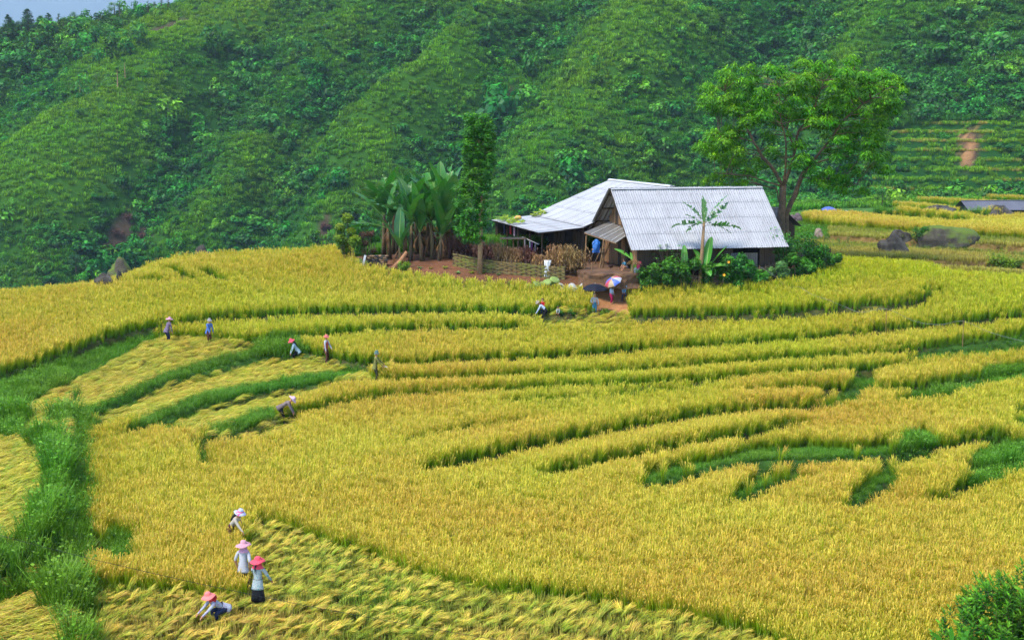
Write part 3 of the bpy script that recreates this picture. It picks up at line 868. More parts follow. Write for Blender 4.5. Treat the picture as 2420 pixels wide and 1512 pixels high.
# small treading gaps round the people are made where they stand (see PEOPLE_SPOTS)
for (px_p, py_p, rad) in [(1145, 1680, .55)]:
    pass
def green_patch(px, py, y):
    r = np.clip(0.25 + 0.5 * fbm(px / 260.0, py / 120.0, 3), 0, 1)
    r = r + np.clip(1 - (py - 640) / 260.0, 0, 1) * np.clip((px - 1200) / 500.0, 0, 1) * 0.45 * (y < 95)
    r = r + blob(px, py, 2000, 640, 500, 40) * 0.9 * (y < 95) + blob(px, py, 600, 760, 600, 60) * 0.2
    r = r - 0.35 * np.clip((py - 1000) / 300.0, 0, 1)
    r = np.where(y > 98, -0.3, r)
    return np.clip(r, 0, 1)
def emit(name, sel, sources, zoff=0.0, rotf=None, sclf=None, label=None, cat=None, ripe=None):
    n = int(sel.sum())
    pts = np.stack([gx[sel], gy[sel], z[sel] + zoff], 1)
    rot = np.zeros((n, 3)); rot[:, 2] = rng.uniform(0, 2 * PI, n)
    if rotf: rot = rotf(rot, sel)
    s = rng.uniform(0.85, 1.15, n); scl = np.stack([s, s, s * rng.uniform(.9, 1.1, n)], 1)
    if sclf: scl = sclf(scl, sel)
    rp = np.zeros(n) if ripe is None else ripe[sel]
    return scatter(name, pts, rot, scl, rng.integers(0, len(sources), n), rp, sources, label, cat)
SRC_RICE = [source('rice_tuft', rice_tuft(s), M_RICE) for s in range(6)]
SRC_LAID = [source('laid_sheaf', laid_sheaf(s), M_LAID) for s in range(6)]
SRC_WEED = [source('weed_tuft', weed_tuft(s), M_WEED) for s in range(6)]
SRC_STUB = [source('stubble_tuft', stubble_tuft(s), M_STUB) for s in range(4)]
rp = green_patch(gpx, gpy, gy) + 0.25 * (rng.random(len(gx)) - 0.5)
def rice_rot(rot, s):
    n = len(rot); rot[:, 0] = rng.normal(0, 0.09, n); rot[:, 1] = rng.normal(0, 0.09, n); return rot
def rice_scl(scl, s):
    big = np.where(gy[s] > 95, 1.25, 1.0)[:, None]
    return scl * big * np.array([[1.05, 1.05, 1.0]])
emit('rice_crop', sel, SRC_RICE, -0.02, rice_rot, rice_scl, 'ripe golden rice standing on the terraces', 'rice', ripe=rp)
# weeds on the banks ---------------------------------------------------------
bank = (use == WEED)
edge = (use == RICE) & (low <= 0.5) & (gy < 95) & (rng.random(len(gx)) < 0.75)
def weed_scl(scl, s):
    m = np.where(use[s] == WEED, 0.55, 0.5)
    m = np.where(gpx[s] > 1100, 0.36, m)
    X_, Y_ = gpx[s], gpy[s]
    m = np.where((X_ < 240) & (Y_ > 985), 0.55 + 1.1 * np.clip(.5 + 1.2 * fbm(gx[s] / 1.5, gy[s] / 1.5, 2), 0, 1), m)
    m = np.where((X_ < 160) & (Y_ < 985), .9, m)
    m = np.where(in_poly(X_, Y_, [(630, 785), (740, 790), (740, 850), (600, 850)]), 1.1, m)
    m = np.where(in_poly(X_, Y_, [(2105, 1030), (2225, 1020), (2225, 1105), (2120, 1105)]) | in_poly(X_, Y_, [(2270, 1060), (2600, 1000), (2600, 1100), (2290, 1170)]) | in_poly(X_, Y_, [(2180, 860), (2600, 840), (2600, 950), (2100, 950)]), 0.85, m) * (0.75 + 0.6 * vnoise(gx[s] / 1.1, gy[s] / 1.1))
    return scl * m[:, None] * np.array([[1.15, 1.15, 1.0]])
emit('bank_weeds', bank | edge, SRC_WEED, -0.02, rice_rot, weed_scl, 'bright green grass and weeds on the terrace banks', 'grass', ripe=np.clip(0.35 * fbm(gx / 2.0, gy / 2.0, 2) + 0.12, 0, 1))
def bank_faces():
    pts, rots, scs, rip = [], [], [], []
    for L in LIPS:
        w2 = L['w2']; tot = L['arc'][-1]
        if w2[:, 1].min() > 95: continue
        big = L['h'] > 1.2
        n = int(tot * (26 if big else 14))
        for k in range(n):
            s_ = rng.uniform(0, tot); i = min(len(w2) - 2, int(np.searchsorted(L['arc'], s_) - 1)); i = max(i, 0)
            e = w2[i + 1] - w2[i]; l_ = np.linalg.norm(e) + 1e-6; t_ = (s_ - L['arc'][i]) / l_; e = e / l_
            d = rng.uniform(0.05, 1.1) if big else rng.uniform(0.05, .4)
            p = w2[i] + (w2[i + 1] - w2[i]) * t_ + np.array([e[1], -e[0]]) * d
            up = L['h'] * max(0, 1 - d / 1.2) * rng.uniform(0, .85) if big else 0.0
            pts.append((p[0], p[1], up)); rots.append((rng.normal(0, .2), rng.normal(0, .2), rng.uniform(0, 6.28)))
            sc_ = rng.uniform(.7, 1.5) if big else rng.uniform(.3, .65); scs.append((sc_, sc_, sc_ * rng.uniform(.8, 1.2))); rip.append(rng.uniform(0, .35))
    pts = np.array(pts); zz = gz(pts[:, 0], pts[:, 1], full=True)[0]; pts[:, 2] += zz - .03
    px, py = proj(pts[:, 0], pts[:, 1], pts[:, 2])
    uu = landuse(pts[:, 0], pts[:, 1], zz)
    ok = (px > -300) & (px < 2760) & (uu != SOIL) & (uu != STUB) & (uu != BARE)
    return scatter('bank_face_weeds', pts[ok], np.array(rots)[ok], np.array(scs)[ok], rng.integers(0, len(SRC_WEED), int(ok.sum())), np.array(rip)[ok], SRC_WEED, 'green weeds hanging on the steep terrace faces', 'grass')
bank_faces()
# cut rice laid on the stubble ------------------------------------------------
fg_poly = [(601, 1240), (660, 1250), (722, 1275), (879, 1322), (945, 1353), (1100, 1395), (1400, 1430), (1650, 1475), (1800, 1512), (1950, 1580), (150, 1580), (205, 1480), (200, 1388), (351, 1395), (469, 1414), (547, 1424), (590, 1415), (580, 1340), (592, 1290)]
def laid_rot(rot, s):
    n = len(rot)
    near = in_poly(gpx[s], gpy[s], fg_poly)
    ang = np.where(near, 0.75 + 0.35 * fbm(gx[s] / 2.0, gy[s] / 2.0, 2), 0.30 + 0.5 * fbm(gx[s] / 3.0, gy[s] / 3.0, 2))
    rot[:, 2] = ang + np.where(near, rng.normal(0, 0.38, n), rng.normal(0, .25, n)); rot[:, 0] = rng.normal(0, .1, n); rot[:, 1] = -np.where(near, rng.normal(.26, .2, n), rng.normal(.05, .08, n))
    return rot
lay = (use == LAID)
dens = np.where(in_poly(gpx, gpy, fg_poly), 0.50 + 0.40 * np.sin(gx * 1.0 + gy * 4.0 + 3.2 * fbm(gx / 2, gy / 2, 3)), 0.62)
in_fg = in_poly(gpx, gpy, fg_poly)
emit('cut_rice', lay & ~in_fg & (rng.random(len(gx)) < .62), SRC_LAID, 0.05, laid_rot, lambda s_, q: s_ * 0.85, 'cut rice laid out in rows to dry on the stubble', 'cut rice', ripe=np.clip(rng.normal(.3, .25, len(gx)), 0, 1))
def near_sheaves():
    g = jitter_grid(34.5, 48.5, 0.34, 0.20, 0.0); x, y = g[:, 0], g[:, 1]; zz = gz(x, y, full=True)[0]
    px, py = proj(x, y, zz); u = landuse(x, y, zz)
    row = 0.55 + 0.5 * np.sin(x * 0.9 + y * 5.2 + 1.3 * fbm(x / 2.5, y / 2.5, 2))
    ok = in_poly(px, py, fg_poly) & (u == LAID) & (rng.random(len(x)) < row)
    n = int(ok.sum()); rot = np.zeros((n, 3))
    rot[:, 2] = 0.55 + 0.35 * fbm(x[ok] / 3, y[ok] / 3, 2) + rng.normal(0, .5, n); rot[:, 1] = -np.abs(rng.normal(.16, .22, n)); rot[:, 0] = rng.normal(0, .25, n)
    s_ = rng.uniform(.50, .76, n)
    scatter('near_cut_rice', np.stack([x, y, zz + rng.uniform(.02, .14, len(x))], 1)[ok], rot, np.stack([s_, s_, s_], 1), rng.integers(0, len(SRC_SHEAF), n), np.clip(rng.normal(.35, .32, n), 0, 1), SRC_SHEAF, 'armfuls of cut rice laid in rows on the near field', 'cut rice')
SRC_SHEAF = [source('armful', laid_sheaf(s + 40, 0.07, 0.16, 60), M_LAID) for s in range(7)]
near_sheaves()
st = (lay & (rng.random(len(gx)) < 0.8)) | ((use == STUB) & (low > 0.3))
emit('stubble_weeds', (use == STUB) & (rng.random(len(gx)) < np.where(low < .9, .8, .10)), SRC_WEED, -0.02, rice_rot, lambda s_, q: s_ * np.where(low[q] < .9, .75, .5)[:, None], 'green weeds on the banks of the stubble terraces', 'grass', ripe=np.clip(.35 + fbm(gx / 3, gy / 3, 2), 0, 1))
emit('rice_stubble', st, SRC_STUB, -0.01, rice_rot, lambda s_, q: s_ * np.where(use[q] == STUB, 1.7, np.where(in_fg[q], 1.35, 1.0))[:, None], 'short rice stubble left on the cut terraces', 'stubble', ripe=np.clip(0.4 + 1.2 * fbm(gx / 4, gy / 4, 3), 0, 1))
# short grass on open ground ---------------------------------------------------
gsel = (use == GRASS) & (gy < 142)
sel2 = gsel & (rng.random(len(gx)) < 0.5)
emit('rough_grass', sel2, SRC_WEED, -0.02, rice_rot, lambda s_, q: s_ * 1.3, 'rough grass on the far side of the fields', 'grass', ripe=np.clip(0.3 + fbm(gx / 5, gy / 5, 2), 0, 1))

# ------------------------------------------------------------------ far fields and the mountain cover
SRC_BUSH = [source('hill_bush', bush_clump(s, 170), M_BUSH) for s in range(7)]
SRC_TALL = [source('hill_tree_mass', bush_clump(s + 50, 240, 0.13, 1.5), M_BUSH) for s in range(4)]
SRC_FROND = [source('hill_grass', frond_clump(s), M_HGRASS) for s in range(5)]
def scatter_far(name, y0, y1, umax, step, fn, sources, label, cat):
    n_ = int(umax * (y1 ** 2 - y0 ** 2) / step ** 2); y = np.sqrt(rng.uniform(y0 ** 2, y1 ** 2, n_)); x = rng.uniform(-umax, umax, n_) * y
    z, lo, hi_, li = gz(x, y, full=True)
    px, py = proj(x, y, z)
    ok = (px > -420) & (px < 2840) & (py < 760)
    x, y, z, li, px, py, lo = [a[ok] for a in (x, y, z, li, px, py, lo)]
    keep, scl, ripe, pick, zo = fn(x, y, z, li, px, py, lo)
    n = int(keep.sum())
    rot = np.zeros((n, 3)); rot[:, 2] = rng.uniform(0, 2 * PI, n)
    return scatter(name, np.stack([x, y, z + zo], 1)[keep], rot, scl[keep], pick[keep], ripe[keep], sources, label, cat)
def hill_fn(x, y, z, li, px, py, lo):
    n = len(x)
    br = brownness(px, py, y)
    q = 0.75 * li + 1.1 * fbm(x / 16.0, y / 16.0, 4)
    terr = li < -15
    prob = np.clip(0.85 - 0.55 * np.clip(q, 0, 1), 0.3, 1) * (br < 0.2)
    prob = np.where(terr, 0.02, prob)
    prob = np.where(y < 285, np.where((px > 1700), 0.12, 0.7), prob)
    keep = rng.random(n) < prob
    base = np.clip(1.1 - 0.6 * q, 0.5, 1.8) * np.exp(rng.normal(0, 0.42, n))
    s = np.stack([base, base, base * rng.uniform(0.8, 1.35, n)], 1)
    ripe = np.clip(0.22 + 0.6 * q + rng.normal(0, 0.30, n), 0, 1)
    return keep, s, ripe, rng.integers(0, len(SRC_BUSH), n), -0.2 * base
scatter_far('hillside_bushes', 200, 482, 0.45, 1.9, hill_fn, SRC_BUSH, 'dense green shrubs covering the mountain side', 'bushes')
def wood_fn(x, y, z, li, px, py, lo):
    n = len(x)
    q = 0.7 * li + 0.9 * fbm(x / 18.0 + 5, y / 18.0, 3)
    prob = np.clip(0.22 - 0.30 * q, 0.05, 0.55) * (brownness(px, py, y) < 0.1)
    prob = prob + 0.5 * (px < 330) * (py < 150) * (y < 458)
    prob = np.where((li < -15) | (y < 285), 0.0, prob)
    base = 1.6 * np.exp(rng.normal(0, 0.42, n)) * np.where((px < 330) & (py < 140), 1.25, 1.0)
    s = np.stack([base, base, base * rng.uniform(0.9, 1.3, n)], 1)
    return rng.random(n) < prob, s, np.clip(rng.normal(0.12, 0.3, n), 0, 1), rng.integers(0, len(SRC_TALL), n), -0.3 * base
scatter_far('hillside_woods', 285, 470, 0.45, 3.4, wood_fn, SRC_TALL, 'darker small trees in the gullies of the mountain side', 'woods')
def grass_fn(x, y, z, li, px, py, lo):
    n = len(x)
    terr = li < -15
    keep = (rng.random(n) < 0.9) & (brownness(px, py, y) < 0.35) & ((y > 285) | (px > 1500))
    b = rng.uniform(0.6, 1.5, n) * np.where(terr, 0.8, 1.0) * np.where(y < 285, 0.7, 1.0)
    q = 0.75 * li + 1.1 * fbm(x / 16.0, y / 16.0, 4)
    fr = z / HSTEP - np.floor(z / HSTEP)
    ripe = np.clip(0.35 + 0.5 * q + rng.normal(0, 0.15, n), 0, 1)
    ripe = np.where(terr, np.where((fr < 0.1) | (fr > 0.93), 1.0, np.clip(0.55 + .6 * fbm(x / 7, y / 7, 2), 0, 1)), ripe)
    return keep, np.stack([b, b, b], 1), ripe, rng.integers(0, len(SRC_FROND), n), 0 * b
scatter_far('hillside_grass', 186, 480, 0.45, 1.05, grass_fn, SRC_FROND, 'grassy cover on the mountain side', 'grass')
# dry golden edge of every hillside terrace
def line_fn(x, y, z, li, px, py, lo):
    n = len(x); fr = z / HSTEP - np.floor(z / HSTEP)
    keep = (li < -15) & ((fr < 0.09) | (fr > .97)) & (fbm(x / 9, y / 9, 2) > -.1)
    s = np.stack([np.full(n, 4.0), np.full(n, 4.0), rng.uniform(1.5, 3.0, n)], 1)
    return keep, s, np.clip(rng.normal(.25, .3, n), 0, 1), rng.integers(0, len(SRC_STUB), n), 0.1 + 0 * x
scatter_far('terrace_edge_straw', 255, 362, 0.45, 0.55, line_fn, SRC_STUB, 'dry golden grass along the edges of the hillside terraces', 'grass')
# golden strips on the far right terraces
SRC_FAR = [source('rice_tuft', rice_tuft(s + 20), M_RICE) for s in range(3)]
def strip_fn(x, y, z, li, px, py, lo):
    n = len(x)
    hi_ = lip_field(x, y)[2]
    keep = (hi_ < 3.2) & (px > 2035) & (py < 508)
    s = np.full((n, 3), 1.15)
    return keep, s, np.full(n, 0.0), rng.integers(0, 3, n), 0 * x
scatter_far('far_rice_strips', 150, 262, 0.42, 0.55, strip_fn, SRC_FAR, 'narrow strips of golden rice on the far green terraces', 'rice')
# ------------------------------------------------------------------ building materials
def roof_mat(name, col, dirt, amount=0.5):
    m, nt, out = new_mat(name)
    tc = N(nt, 'ShaderNodeTexCoord')
    wp = wpos(nt)
    mp = N(nt, 'ShaderNodeMapping'); mp.inputs['Scale'].default_value = (5, 1.2, 0.45); mp.inputs['Rotation'].default_value = (0, 0, -0.24); nt.links.new(wp, mp.inputs[0])
    streak = noise(nt, 1.0, 5, mp.outputs[0], 0.7)
    big = noise(nt, 0.5, 4, wp, 0.6)
    c = mixrgb(nt, ramp(nt, streak, [(0.38, (0, 0, 0)), (0.85, (amount, amount, amount))]), col, dirt)
    c = mixrgb(nt, 1.0, c, ramp(nt, big, [(0.3, (0.86, 0.86, 0.86)), (0.7, (1.06, 1.06, 1.06))]), 'MULTIPLY')
    oi = N(nt, 'ShaderNodeObjectInfo')
    hv = N(nt, 'ShaderNodeHueSaturation'); nt.links.new(c, hv.inputs['Color'])
    v = mathn(nt, 'MULTIPLY_ADD', oi.outputs['Random'], 0.12); nt.nodes[-1].inputs[2].default_value = 0.94
    nt.links.new(v, hv.inputs['Value'])
    p = N(nt, 'ShaderNodeBsdfPrincipled'); p.inputs['Roughness'].default_value = 0.6; p.inputs['Specular IOR Level'].default_value = 0.3
    nt.links.new(hv.outputs[0], p.inputs['Base Color']); nt.links.new(p.outputs[0], out.inputs[0])
    return m
M_ROOF = roof_mat('weathered_white_roof', (0.315, 0.316, 0.33), (0.15, 0.142, 0.135), 0.55)
M_ROOF2 = roof_mat('clean_white_roof', (0.345, 0.345, 0.352), (0.21, 0.205, 0.20), 0.4)
M_ROOFG = roof_mat('grey_roof', (0.10, 0.10, 0.12), (0.05, 0.05, 0.055), 0.6)
M_AWN = roof_mat('awning_sheet_mat', (0.13, 0.115, 0.10), (0.05, 0.045, 0.04), 0.8)
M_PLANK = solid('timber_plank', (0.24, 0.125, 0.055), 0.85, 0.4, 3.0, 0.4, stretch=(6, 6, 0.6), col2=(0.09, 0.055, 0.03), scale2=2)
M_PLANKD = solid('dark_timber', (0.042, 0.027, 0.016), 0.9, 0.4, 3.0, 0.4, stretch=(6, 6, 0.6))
M_BAMBOO = solid('dry_bamboo', (0.21, 0.12, 0.05), 0.7, 0.3, 5.0, 0.2, col2=(0.16, 0.09, 0.04))
M_BATTEN = solid('pale_batten', (0.42, 0.40, 0.37), 0.8, 0.2)
M_DARK = solid('dark_interior', (0.012, 0.011, 0.012), 0.95, 0.2)  # near-black: the shade of open interiors is put into the colour
M_NAIL = solid('nail_rust', (0.07, 0.05, 0.04), 0.8)
M_SLAT = solid('woven_slat', (0.13, 0.088, 0.03), 0.8, 0.4, 4.0, 0.3, col2=(0.12, 0.125, 0.02), scale2=1.2)
M_WATTLE = solid('old_wattle', (0.095, 0.065, 0.04), 0.9, 0.4, 5.0, 0.3)
M_CANE = solid('pale_cane', (0.15, 0.095, 0.05), 0.85, 0.35, 5.0, 0.2)
M_EARTH = solid('packed_earth', (0.115, 0.058, 0.027), 0.95, 0.45, 2.6, 1.0, col2=(0.06, 0.032, 0.017), scale2=0.8)
M_BLUE = solid('blue_plastic', (0.012, 0.11, 0.36), 0.4, 0.2, spec=0.5)
M_WHITE = solid('white_plastic', (0.45, 0.45, 0.44), 0.5, 0.12, 5, spec=0.4)
M_SACK = solid('grey_white_sack', (0.29, 0.285, 0.25), 0.6, 0.25, 5, spec=0.3)
M_STRAW = solid('dry_stalk', (0.30, 0.17, 0.065), 0.9, 0.5, 7, transl=0.15)
M_STRAWR = solid('reddish_stalk', (0.17, 0.075, 0.035), 0.9, 0.5, 7, transl=0.1)
M_STONE = solid('boulder_stone', (0.034, 0.030, 0.024), 0.95, 0.5, 2.2, 0.9, col2=(0.075, 0.068, 0.055), scale2=1.1)
M_PURPLESTONE = solid('purplish_stone', (0.12, 0.085, 0.09), 0.95, 0.4, 2.2, 0.8, col2=(0.06, 0.05, 0.05), scale2=1.3)
def moss_mat():
    m, nt, out = new_mat('mossy_stone')
    g = N(nt, 'ShaderNodeNewGeometry'); tc = N(nt, 'ShaderNodeTexCoord')
    n1 = noise(nt, 2.0, 6, tc.outputs['Object'], 0.7); n2 = noise(nt, 0.6, 5, tc.outputs['Object'], 0.7)
    c = ramp(nt, n1, [(0.3, (0.022, 0.018, 0.012)), (0.55, (0.055, 0.045, 0.03)), (0.72, (0.12, 0.10, 0.075))])
    sp = N(nt, 'ShaderNodeSeparateXYZ'); nt.links.new(g.outputs['Normal'], sp.inputs[0])
    f = mathn(nt, 'ADD', mathn(nt, 'MULTIPLY', sp.outputs[2], 0.55), mathn(nt, 'MULTIPLY', n2, 0.9))
    f = ramp(nt, f, [(0.62, (0, 0, 0)), (0.85, (1, 1, 1))])
    c = mixrgb(nt, f, c, (0.075, 0.115, 0.008))
    p = N(nt, 'ShaderNodeBsdfPrincipled'); p.inputs['Roughness'].default_value = 0.95
    nt.links.new(c, p.inputs['Base Color'])
    bp = N(nt, 'ShaderNodeBump'); bp.inputs['Strength'].default_value = 0.8; bp.inputs['Distance'].default_value = 0.05
    nt.links.new(n1, bp.inputs['Height']); nt.links.new(bp.outputs[0], p.inputs['Normal']); nt.links.new(p.outputs[0], out.inputs[0])
    return m
M_MOSS = moss_mat()

# ------------------------------------------------------------------ corrugated sheets
def corr_mesh(name, w, l, pitch, amp, mat, seed=0, n=6, thick=0.008):
    """sheet in local x (width), y (up the slope 0..l), waves along x"""
    r = random.Random(seed)
    b = MB(); k = max(1, int(round(w / pitch))) * n
    chip = [r.uniform(-0.012, 0.012) for _ in range(k + 1)]
    top, bot = [], []
    for i in range(k + 1):
        x = w * i / k; z = amp * math.sin(2 * PI * i / n)
        for y, lift in ((chip[i] * 0.6, 0.026), (l, 0.0)):
            b.v.append((x, y, z + lift)); b.c.append((0, 0, 0))
        for lift in (0.026, 0.026 - thick):
            b.v.append((x, chip[i] * 0.6, z + lift)); b.c.append((0, 0, 0))
    for i in range(k):
        a = 4 * i; c = a + 4
        b.f.append((a, c, c + 1, a + 1)); b.m.append(0)
        b.f.append((a + 3, c + 3, c + 2, a + 2)); b.m.append(0)
    return b.mesh(name, mat, smooth=True)
def roof_slope(parent, org, ux, uy, cols, rows, wid, lng, lap, mat, pitch, amp, nvar=3, name='roof_sheet', lower=True):
    """org: lower corner of the slope; ux along the eave, uy up the slope (unit, parent space); returns slope frame"""
    ux = Vector(ux).normalized(); uy = Vector(uy).normalized(); uz = ux.cross(uy)
    var = [corr_mesh(name, wid + pitch * 0.5, lng + lap, pitch, amp, mat, seed=i) for i in range(nvar)]
    for rI in range(rows):
        for c in range(cols):
            o = bpy.data.objects.new(name, var[(rI * 7 + c * 3) % nvar]); COL.objects.link(o); o.parent = parent
            p = Vector(org) + ux * (c * wid) + uy * (rI * lng) + uz * (0.012 * ((c % 2)))
            M = Matrix((ux, uy, uz)).transposed().to_4x4(); M.translation = p
            o.matrix_local = M @ Matrix.Rotation(R(random.uniform(-.25, .25)), 4, 'Z')
    return ux, uy, uz

# ------------------------------------------------------------------ front house
GH = 5.60
A = P(1492, 591, 84.0)
TH = math.atan2(2.42, 9.74)
rv = Vector((math.cos(TH), math.sin(TH), 0)); nv = Vector((-math.sin(TH), math.cos(TH), 0))
house = thing('farm_house', 'weathered wooden farmhouse with a steep white corrugated roof in front of the tall tree', 'house', (A.x, A.y, GH), TH)
LEN, RUN, RISE = 10.0, 4.1, 3.46
EV = A.z - GH; RZ = EV + RISE
RB, EVB = 4.4, RZ - 2.95
sl = Vector((0, RUN, RISE)); sll = sl.length
roof_slope(house, (0, 0, EV), (1, 0, 0), sl, 10, 4, 1.0, sll / 4, 0.12, M_ROOF, 0.155, 0.024)
slb = Vector((0, -RB, RZ - EVB)); roof_slope(house, (LEN, RUN + RB, EVB), (-1, 0, 0), slb, 10, 2, 1.0, slb.length / 2, 0.12, M_ROOF, 0.31, 0.028)
b = MB()
for q in range(10):                                            # ridge capping, one curved piece per metre
    bb = MB()
    for i in range(7):
        a = PI * i / 6
        for x in (q * 1.0 - 0.02, q * 1.0 + 1.03):
            bb.v.append((x, RUN + 0.17 * math.cos(a), RZ - 0.02 + 0.085 * math.sin(a) + (0.012 if x > q + .5 else 0))); bb.c.append((0, 0, 0))
    for i in range(6):
        bb.f.append((2 * i, 2 * i + 1, 2 * i + 3, 2 * i + 2)); bb.m.append(0)
    link('ridge_cap', bb.mesh('ridge_cap', M_ROOF2, smooth=True), house)
nb = MB()
for rI in range(4):
    for f in (0.08, 0.55):
        for k in range(30):
            t = (rI + f) / 4; x = 0.2 + k * 0.326 + random.uniform(-.05, .05)
            p = Vector((x, RUN * t, EV + RISE * t)) + Vector((0, -RISE, RUN)).normalized() * 0.052
            nb.lathe([(0.0, 0.03), (0.022, 0.016), (0.026, 0)], 5, mat=Matrix.Translation(p))
tag(link('roof_nails', nb.mesh('roof_nails', M_NAIL), house), kind='stuff')
# barge boards, purlins, frame
b = MB(); b.tube([(0.03, 0.05, EV - 0.07), (0.03, RUN, RZ - 0.08)], 0.055, 4); link('barge_board', b.mesh('barge_board', M_PLANKD), house)
b = MB(); b.tube([(0.03, RUN, RZ - 0.08), (0.03, RUN + RB, EVB - 0.07)], 0.055, 4); link('barge_board', b.mesh('barge_board', M_PLANKD), house)
for t in (0.1, 0.4, 0.7, 0.97):
    b = MB(); b.tube([(0.05, RUN * t, EV + RISE * t - 0.10), (LEN - 0.05, RUN * t, EV + RISE * t - 0.10)], 0.045, 5); link('purlin', b.mesh('purlin', M_PLANKD), house)
    b = MB(); b.tube([(0.05, RUN + RB * t, RZ - (RZ - EVB) * t - 0.10), (LEN - 0.05, RUN + RB * t, RZ - (RZ - EVB) * t - 0.10)], 0.045, 5); link('purlin', b.mesh('purlin', M_PLANKD), house)
def roofz(y):
    return EV + RISE * y / RUN if y < RUN else RZ - (RZ - EVB) * (y - RUN) / RB
GX = 0.75                                                      # gable wall plane
y = 0.75
while y < RUN + RB - 0.5:                                      # vertical planks of the gable, door gap left open
    w = random.uniform(0.24, 0.36)
    top = roofz(y + w / 2) - 0.22
    door = 2.05 < y + w / 2 < 2.95
    zlo = 1.95 if door else 0.05
    upper = top > 3.1 and not door
    for (z0, z1, prob) in ((zlo, min(top, 2.55), 1.0), (2.58, top, 0.72)):
        if z1 - z0 < 0.15 or random.random() > prob: continue
        b = MB(); b.box((GX - 0.03 - random.uniform(0, .03), y, z0), (GX + 0.01, y + w - 0.018, z1 - random.uniform(0, .12 if prob < 1 else .02)))
        link('plank', b.mesh('plank', M_PLANK if random.random() < .8 else M_PLANKD), house)
    y += w
b = MB(); b.box((GX + 0.03, 0.9, 0), (GX + 0.10, RUN + RB - 0.7, 0.05)); b.box((GX - 0.05, 1.95, 0), (GX + 0.06, 2.04, 1.98)); b.box((GX - 0.05, 2.96, 0), (GX + 0.06, 3.05, 1.98)); b.box((GX - 0.05, 1.95, 1.98), (GX + 0.06, 3.05, 2.06))
link('door_frame', b.mesh('door_frame', M_PLANKD), house)
b = MB(); b.box((GX + 0.4, 1.9, 0.02), (GX + 0.46, 3.1, 2.0)); link('doorway_shade_sheet', b.mesh('doorway_shade_sheet', M_DARK), house)  # dark sheet standing for the shade inside the doorway
b = MB(); b.box((GX + 0.02, 1.9, 2.5), (GX + 0.12, RUN + RB - 1.9, 2.62)); link('tie_beam', b.mesh('tie_beam', M_PLANKD), house)
b = MB()
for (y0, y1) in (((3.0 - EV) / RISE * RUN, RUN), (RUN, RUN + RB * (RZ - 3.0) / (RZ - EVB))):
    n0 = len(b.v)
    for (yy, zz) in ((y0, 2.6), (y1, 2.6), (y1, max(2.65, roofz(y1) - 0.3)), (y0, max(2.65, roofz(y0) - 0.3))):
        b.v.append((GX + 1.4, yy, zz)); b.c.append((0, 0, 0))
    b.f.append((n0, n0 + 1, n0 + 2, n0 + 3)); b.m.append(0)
link('loft_shade_sheet', b.mesh('loft_shade_sheet', M_DARK), house)  # dark sheet behind the plank gaps, painted as the loft's shade
x = GX
while x < LEN - 0.6:                                           # front wall boards under the eave
    w = random.uniform(0.26, 0.4)
    if not (6.6 < x < 8.3):
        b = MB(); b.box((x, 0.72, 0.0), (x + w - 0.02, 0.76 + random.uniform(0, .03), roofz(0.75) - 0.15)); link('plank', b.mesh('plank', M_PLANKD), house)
    x += w
for k in range(2):
    b = MB(); s0 = corr_mesh('wall_sheet', 0.86, 0.85, 0.12, 0.018, M_ROOFG if k == 0 else M_AWN, seed=k + 9)
    o = link('wall_sheet', s0, house); o.rotation_euler = (PI / 2, 0, 0); o.location = (6.62 + k * 0.88, 0.70, 0.15)
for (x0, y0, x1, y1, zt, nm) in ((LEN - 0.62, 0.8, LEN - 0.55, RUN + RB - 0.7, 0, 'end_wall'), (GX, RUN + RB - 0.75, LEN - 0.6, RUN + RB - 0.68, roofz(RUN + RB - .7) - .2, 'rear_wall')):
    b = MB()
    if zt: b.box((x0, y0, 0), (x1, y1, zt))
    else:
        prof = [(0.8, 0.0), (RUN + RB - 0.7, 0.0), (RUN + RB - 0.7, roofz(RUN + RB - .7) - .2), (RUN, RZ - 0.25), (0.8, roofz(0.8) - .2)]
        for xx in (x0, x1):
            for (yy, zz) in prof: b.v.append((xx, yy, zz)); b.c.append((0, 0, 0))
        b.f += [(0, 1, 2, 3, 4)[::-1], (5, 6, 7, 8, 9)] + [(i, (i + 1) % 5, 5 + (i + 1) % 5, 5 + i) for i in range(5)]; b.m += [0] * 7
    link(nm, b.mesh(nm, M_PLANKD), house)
# awning on the gable: tilted sheets with pale battens over the joints
H1, H2, L2, L1 = Vector((GX - 0.05, 2.0, 2.28)), Vector((GX - 0.05, 6.4, 2.66)), Vector((GX - 1.85, 6.0, 2.02)), Vector((GX - 1.15, 1.75, 1.68))
for k in range(6):
    t0, t1 = k / 6, (k + 1) / 6
    b = MB(); up = Vector((0, 0, 0.012 * (k % 2)))
    a_, b_, c_, d_ = L1.lerp(L2, t0), L1.lerp(L2, t1), H1.lerp(H2, t1), H1.lerp(H2, t0)
    b.quad(a_ + up, b_ + up, c_ + up, d_ + up); b.quad(a_ + up - Vector((0, 0, .02)), d_ + up - Vector((0, 0, .02)), c_ + up - Vector((0, 0, .02)), b_ + up - Vector((0, 0, .02)))
    b.quad(a_ + up - Vector((0, 0, .02)), b_ + up - Vector((0, 0, .02)), b_ + up, a_ + up)
    link('awning_sheet', b.mesh('awning_sheet', M_AWN), house)
for t in (0.0, 0.14, 0.36, 0.50, 0.78):
    b = MB(); b.tube([L1.lerp(L2, t) + Vector((0, 0, .03)), H1.lerp(H2, t) + Vector((0, 0, .03))], 0.035, 4); link('batten', b.mesh('batten', M_BATTEN), house)
b = MB(); b.tube([L1 + Vector((0.02, 0, -.05)), L2 + Vector((0.02, 0, -.05))], 0.04, 5); link('awning_rail', b.mesh('awning_rail', M_BAMBOO), house)
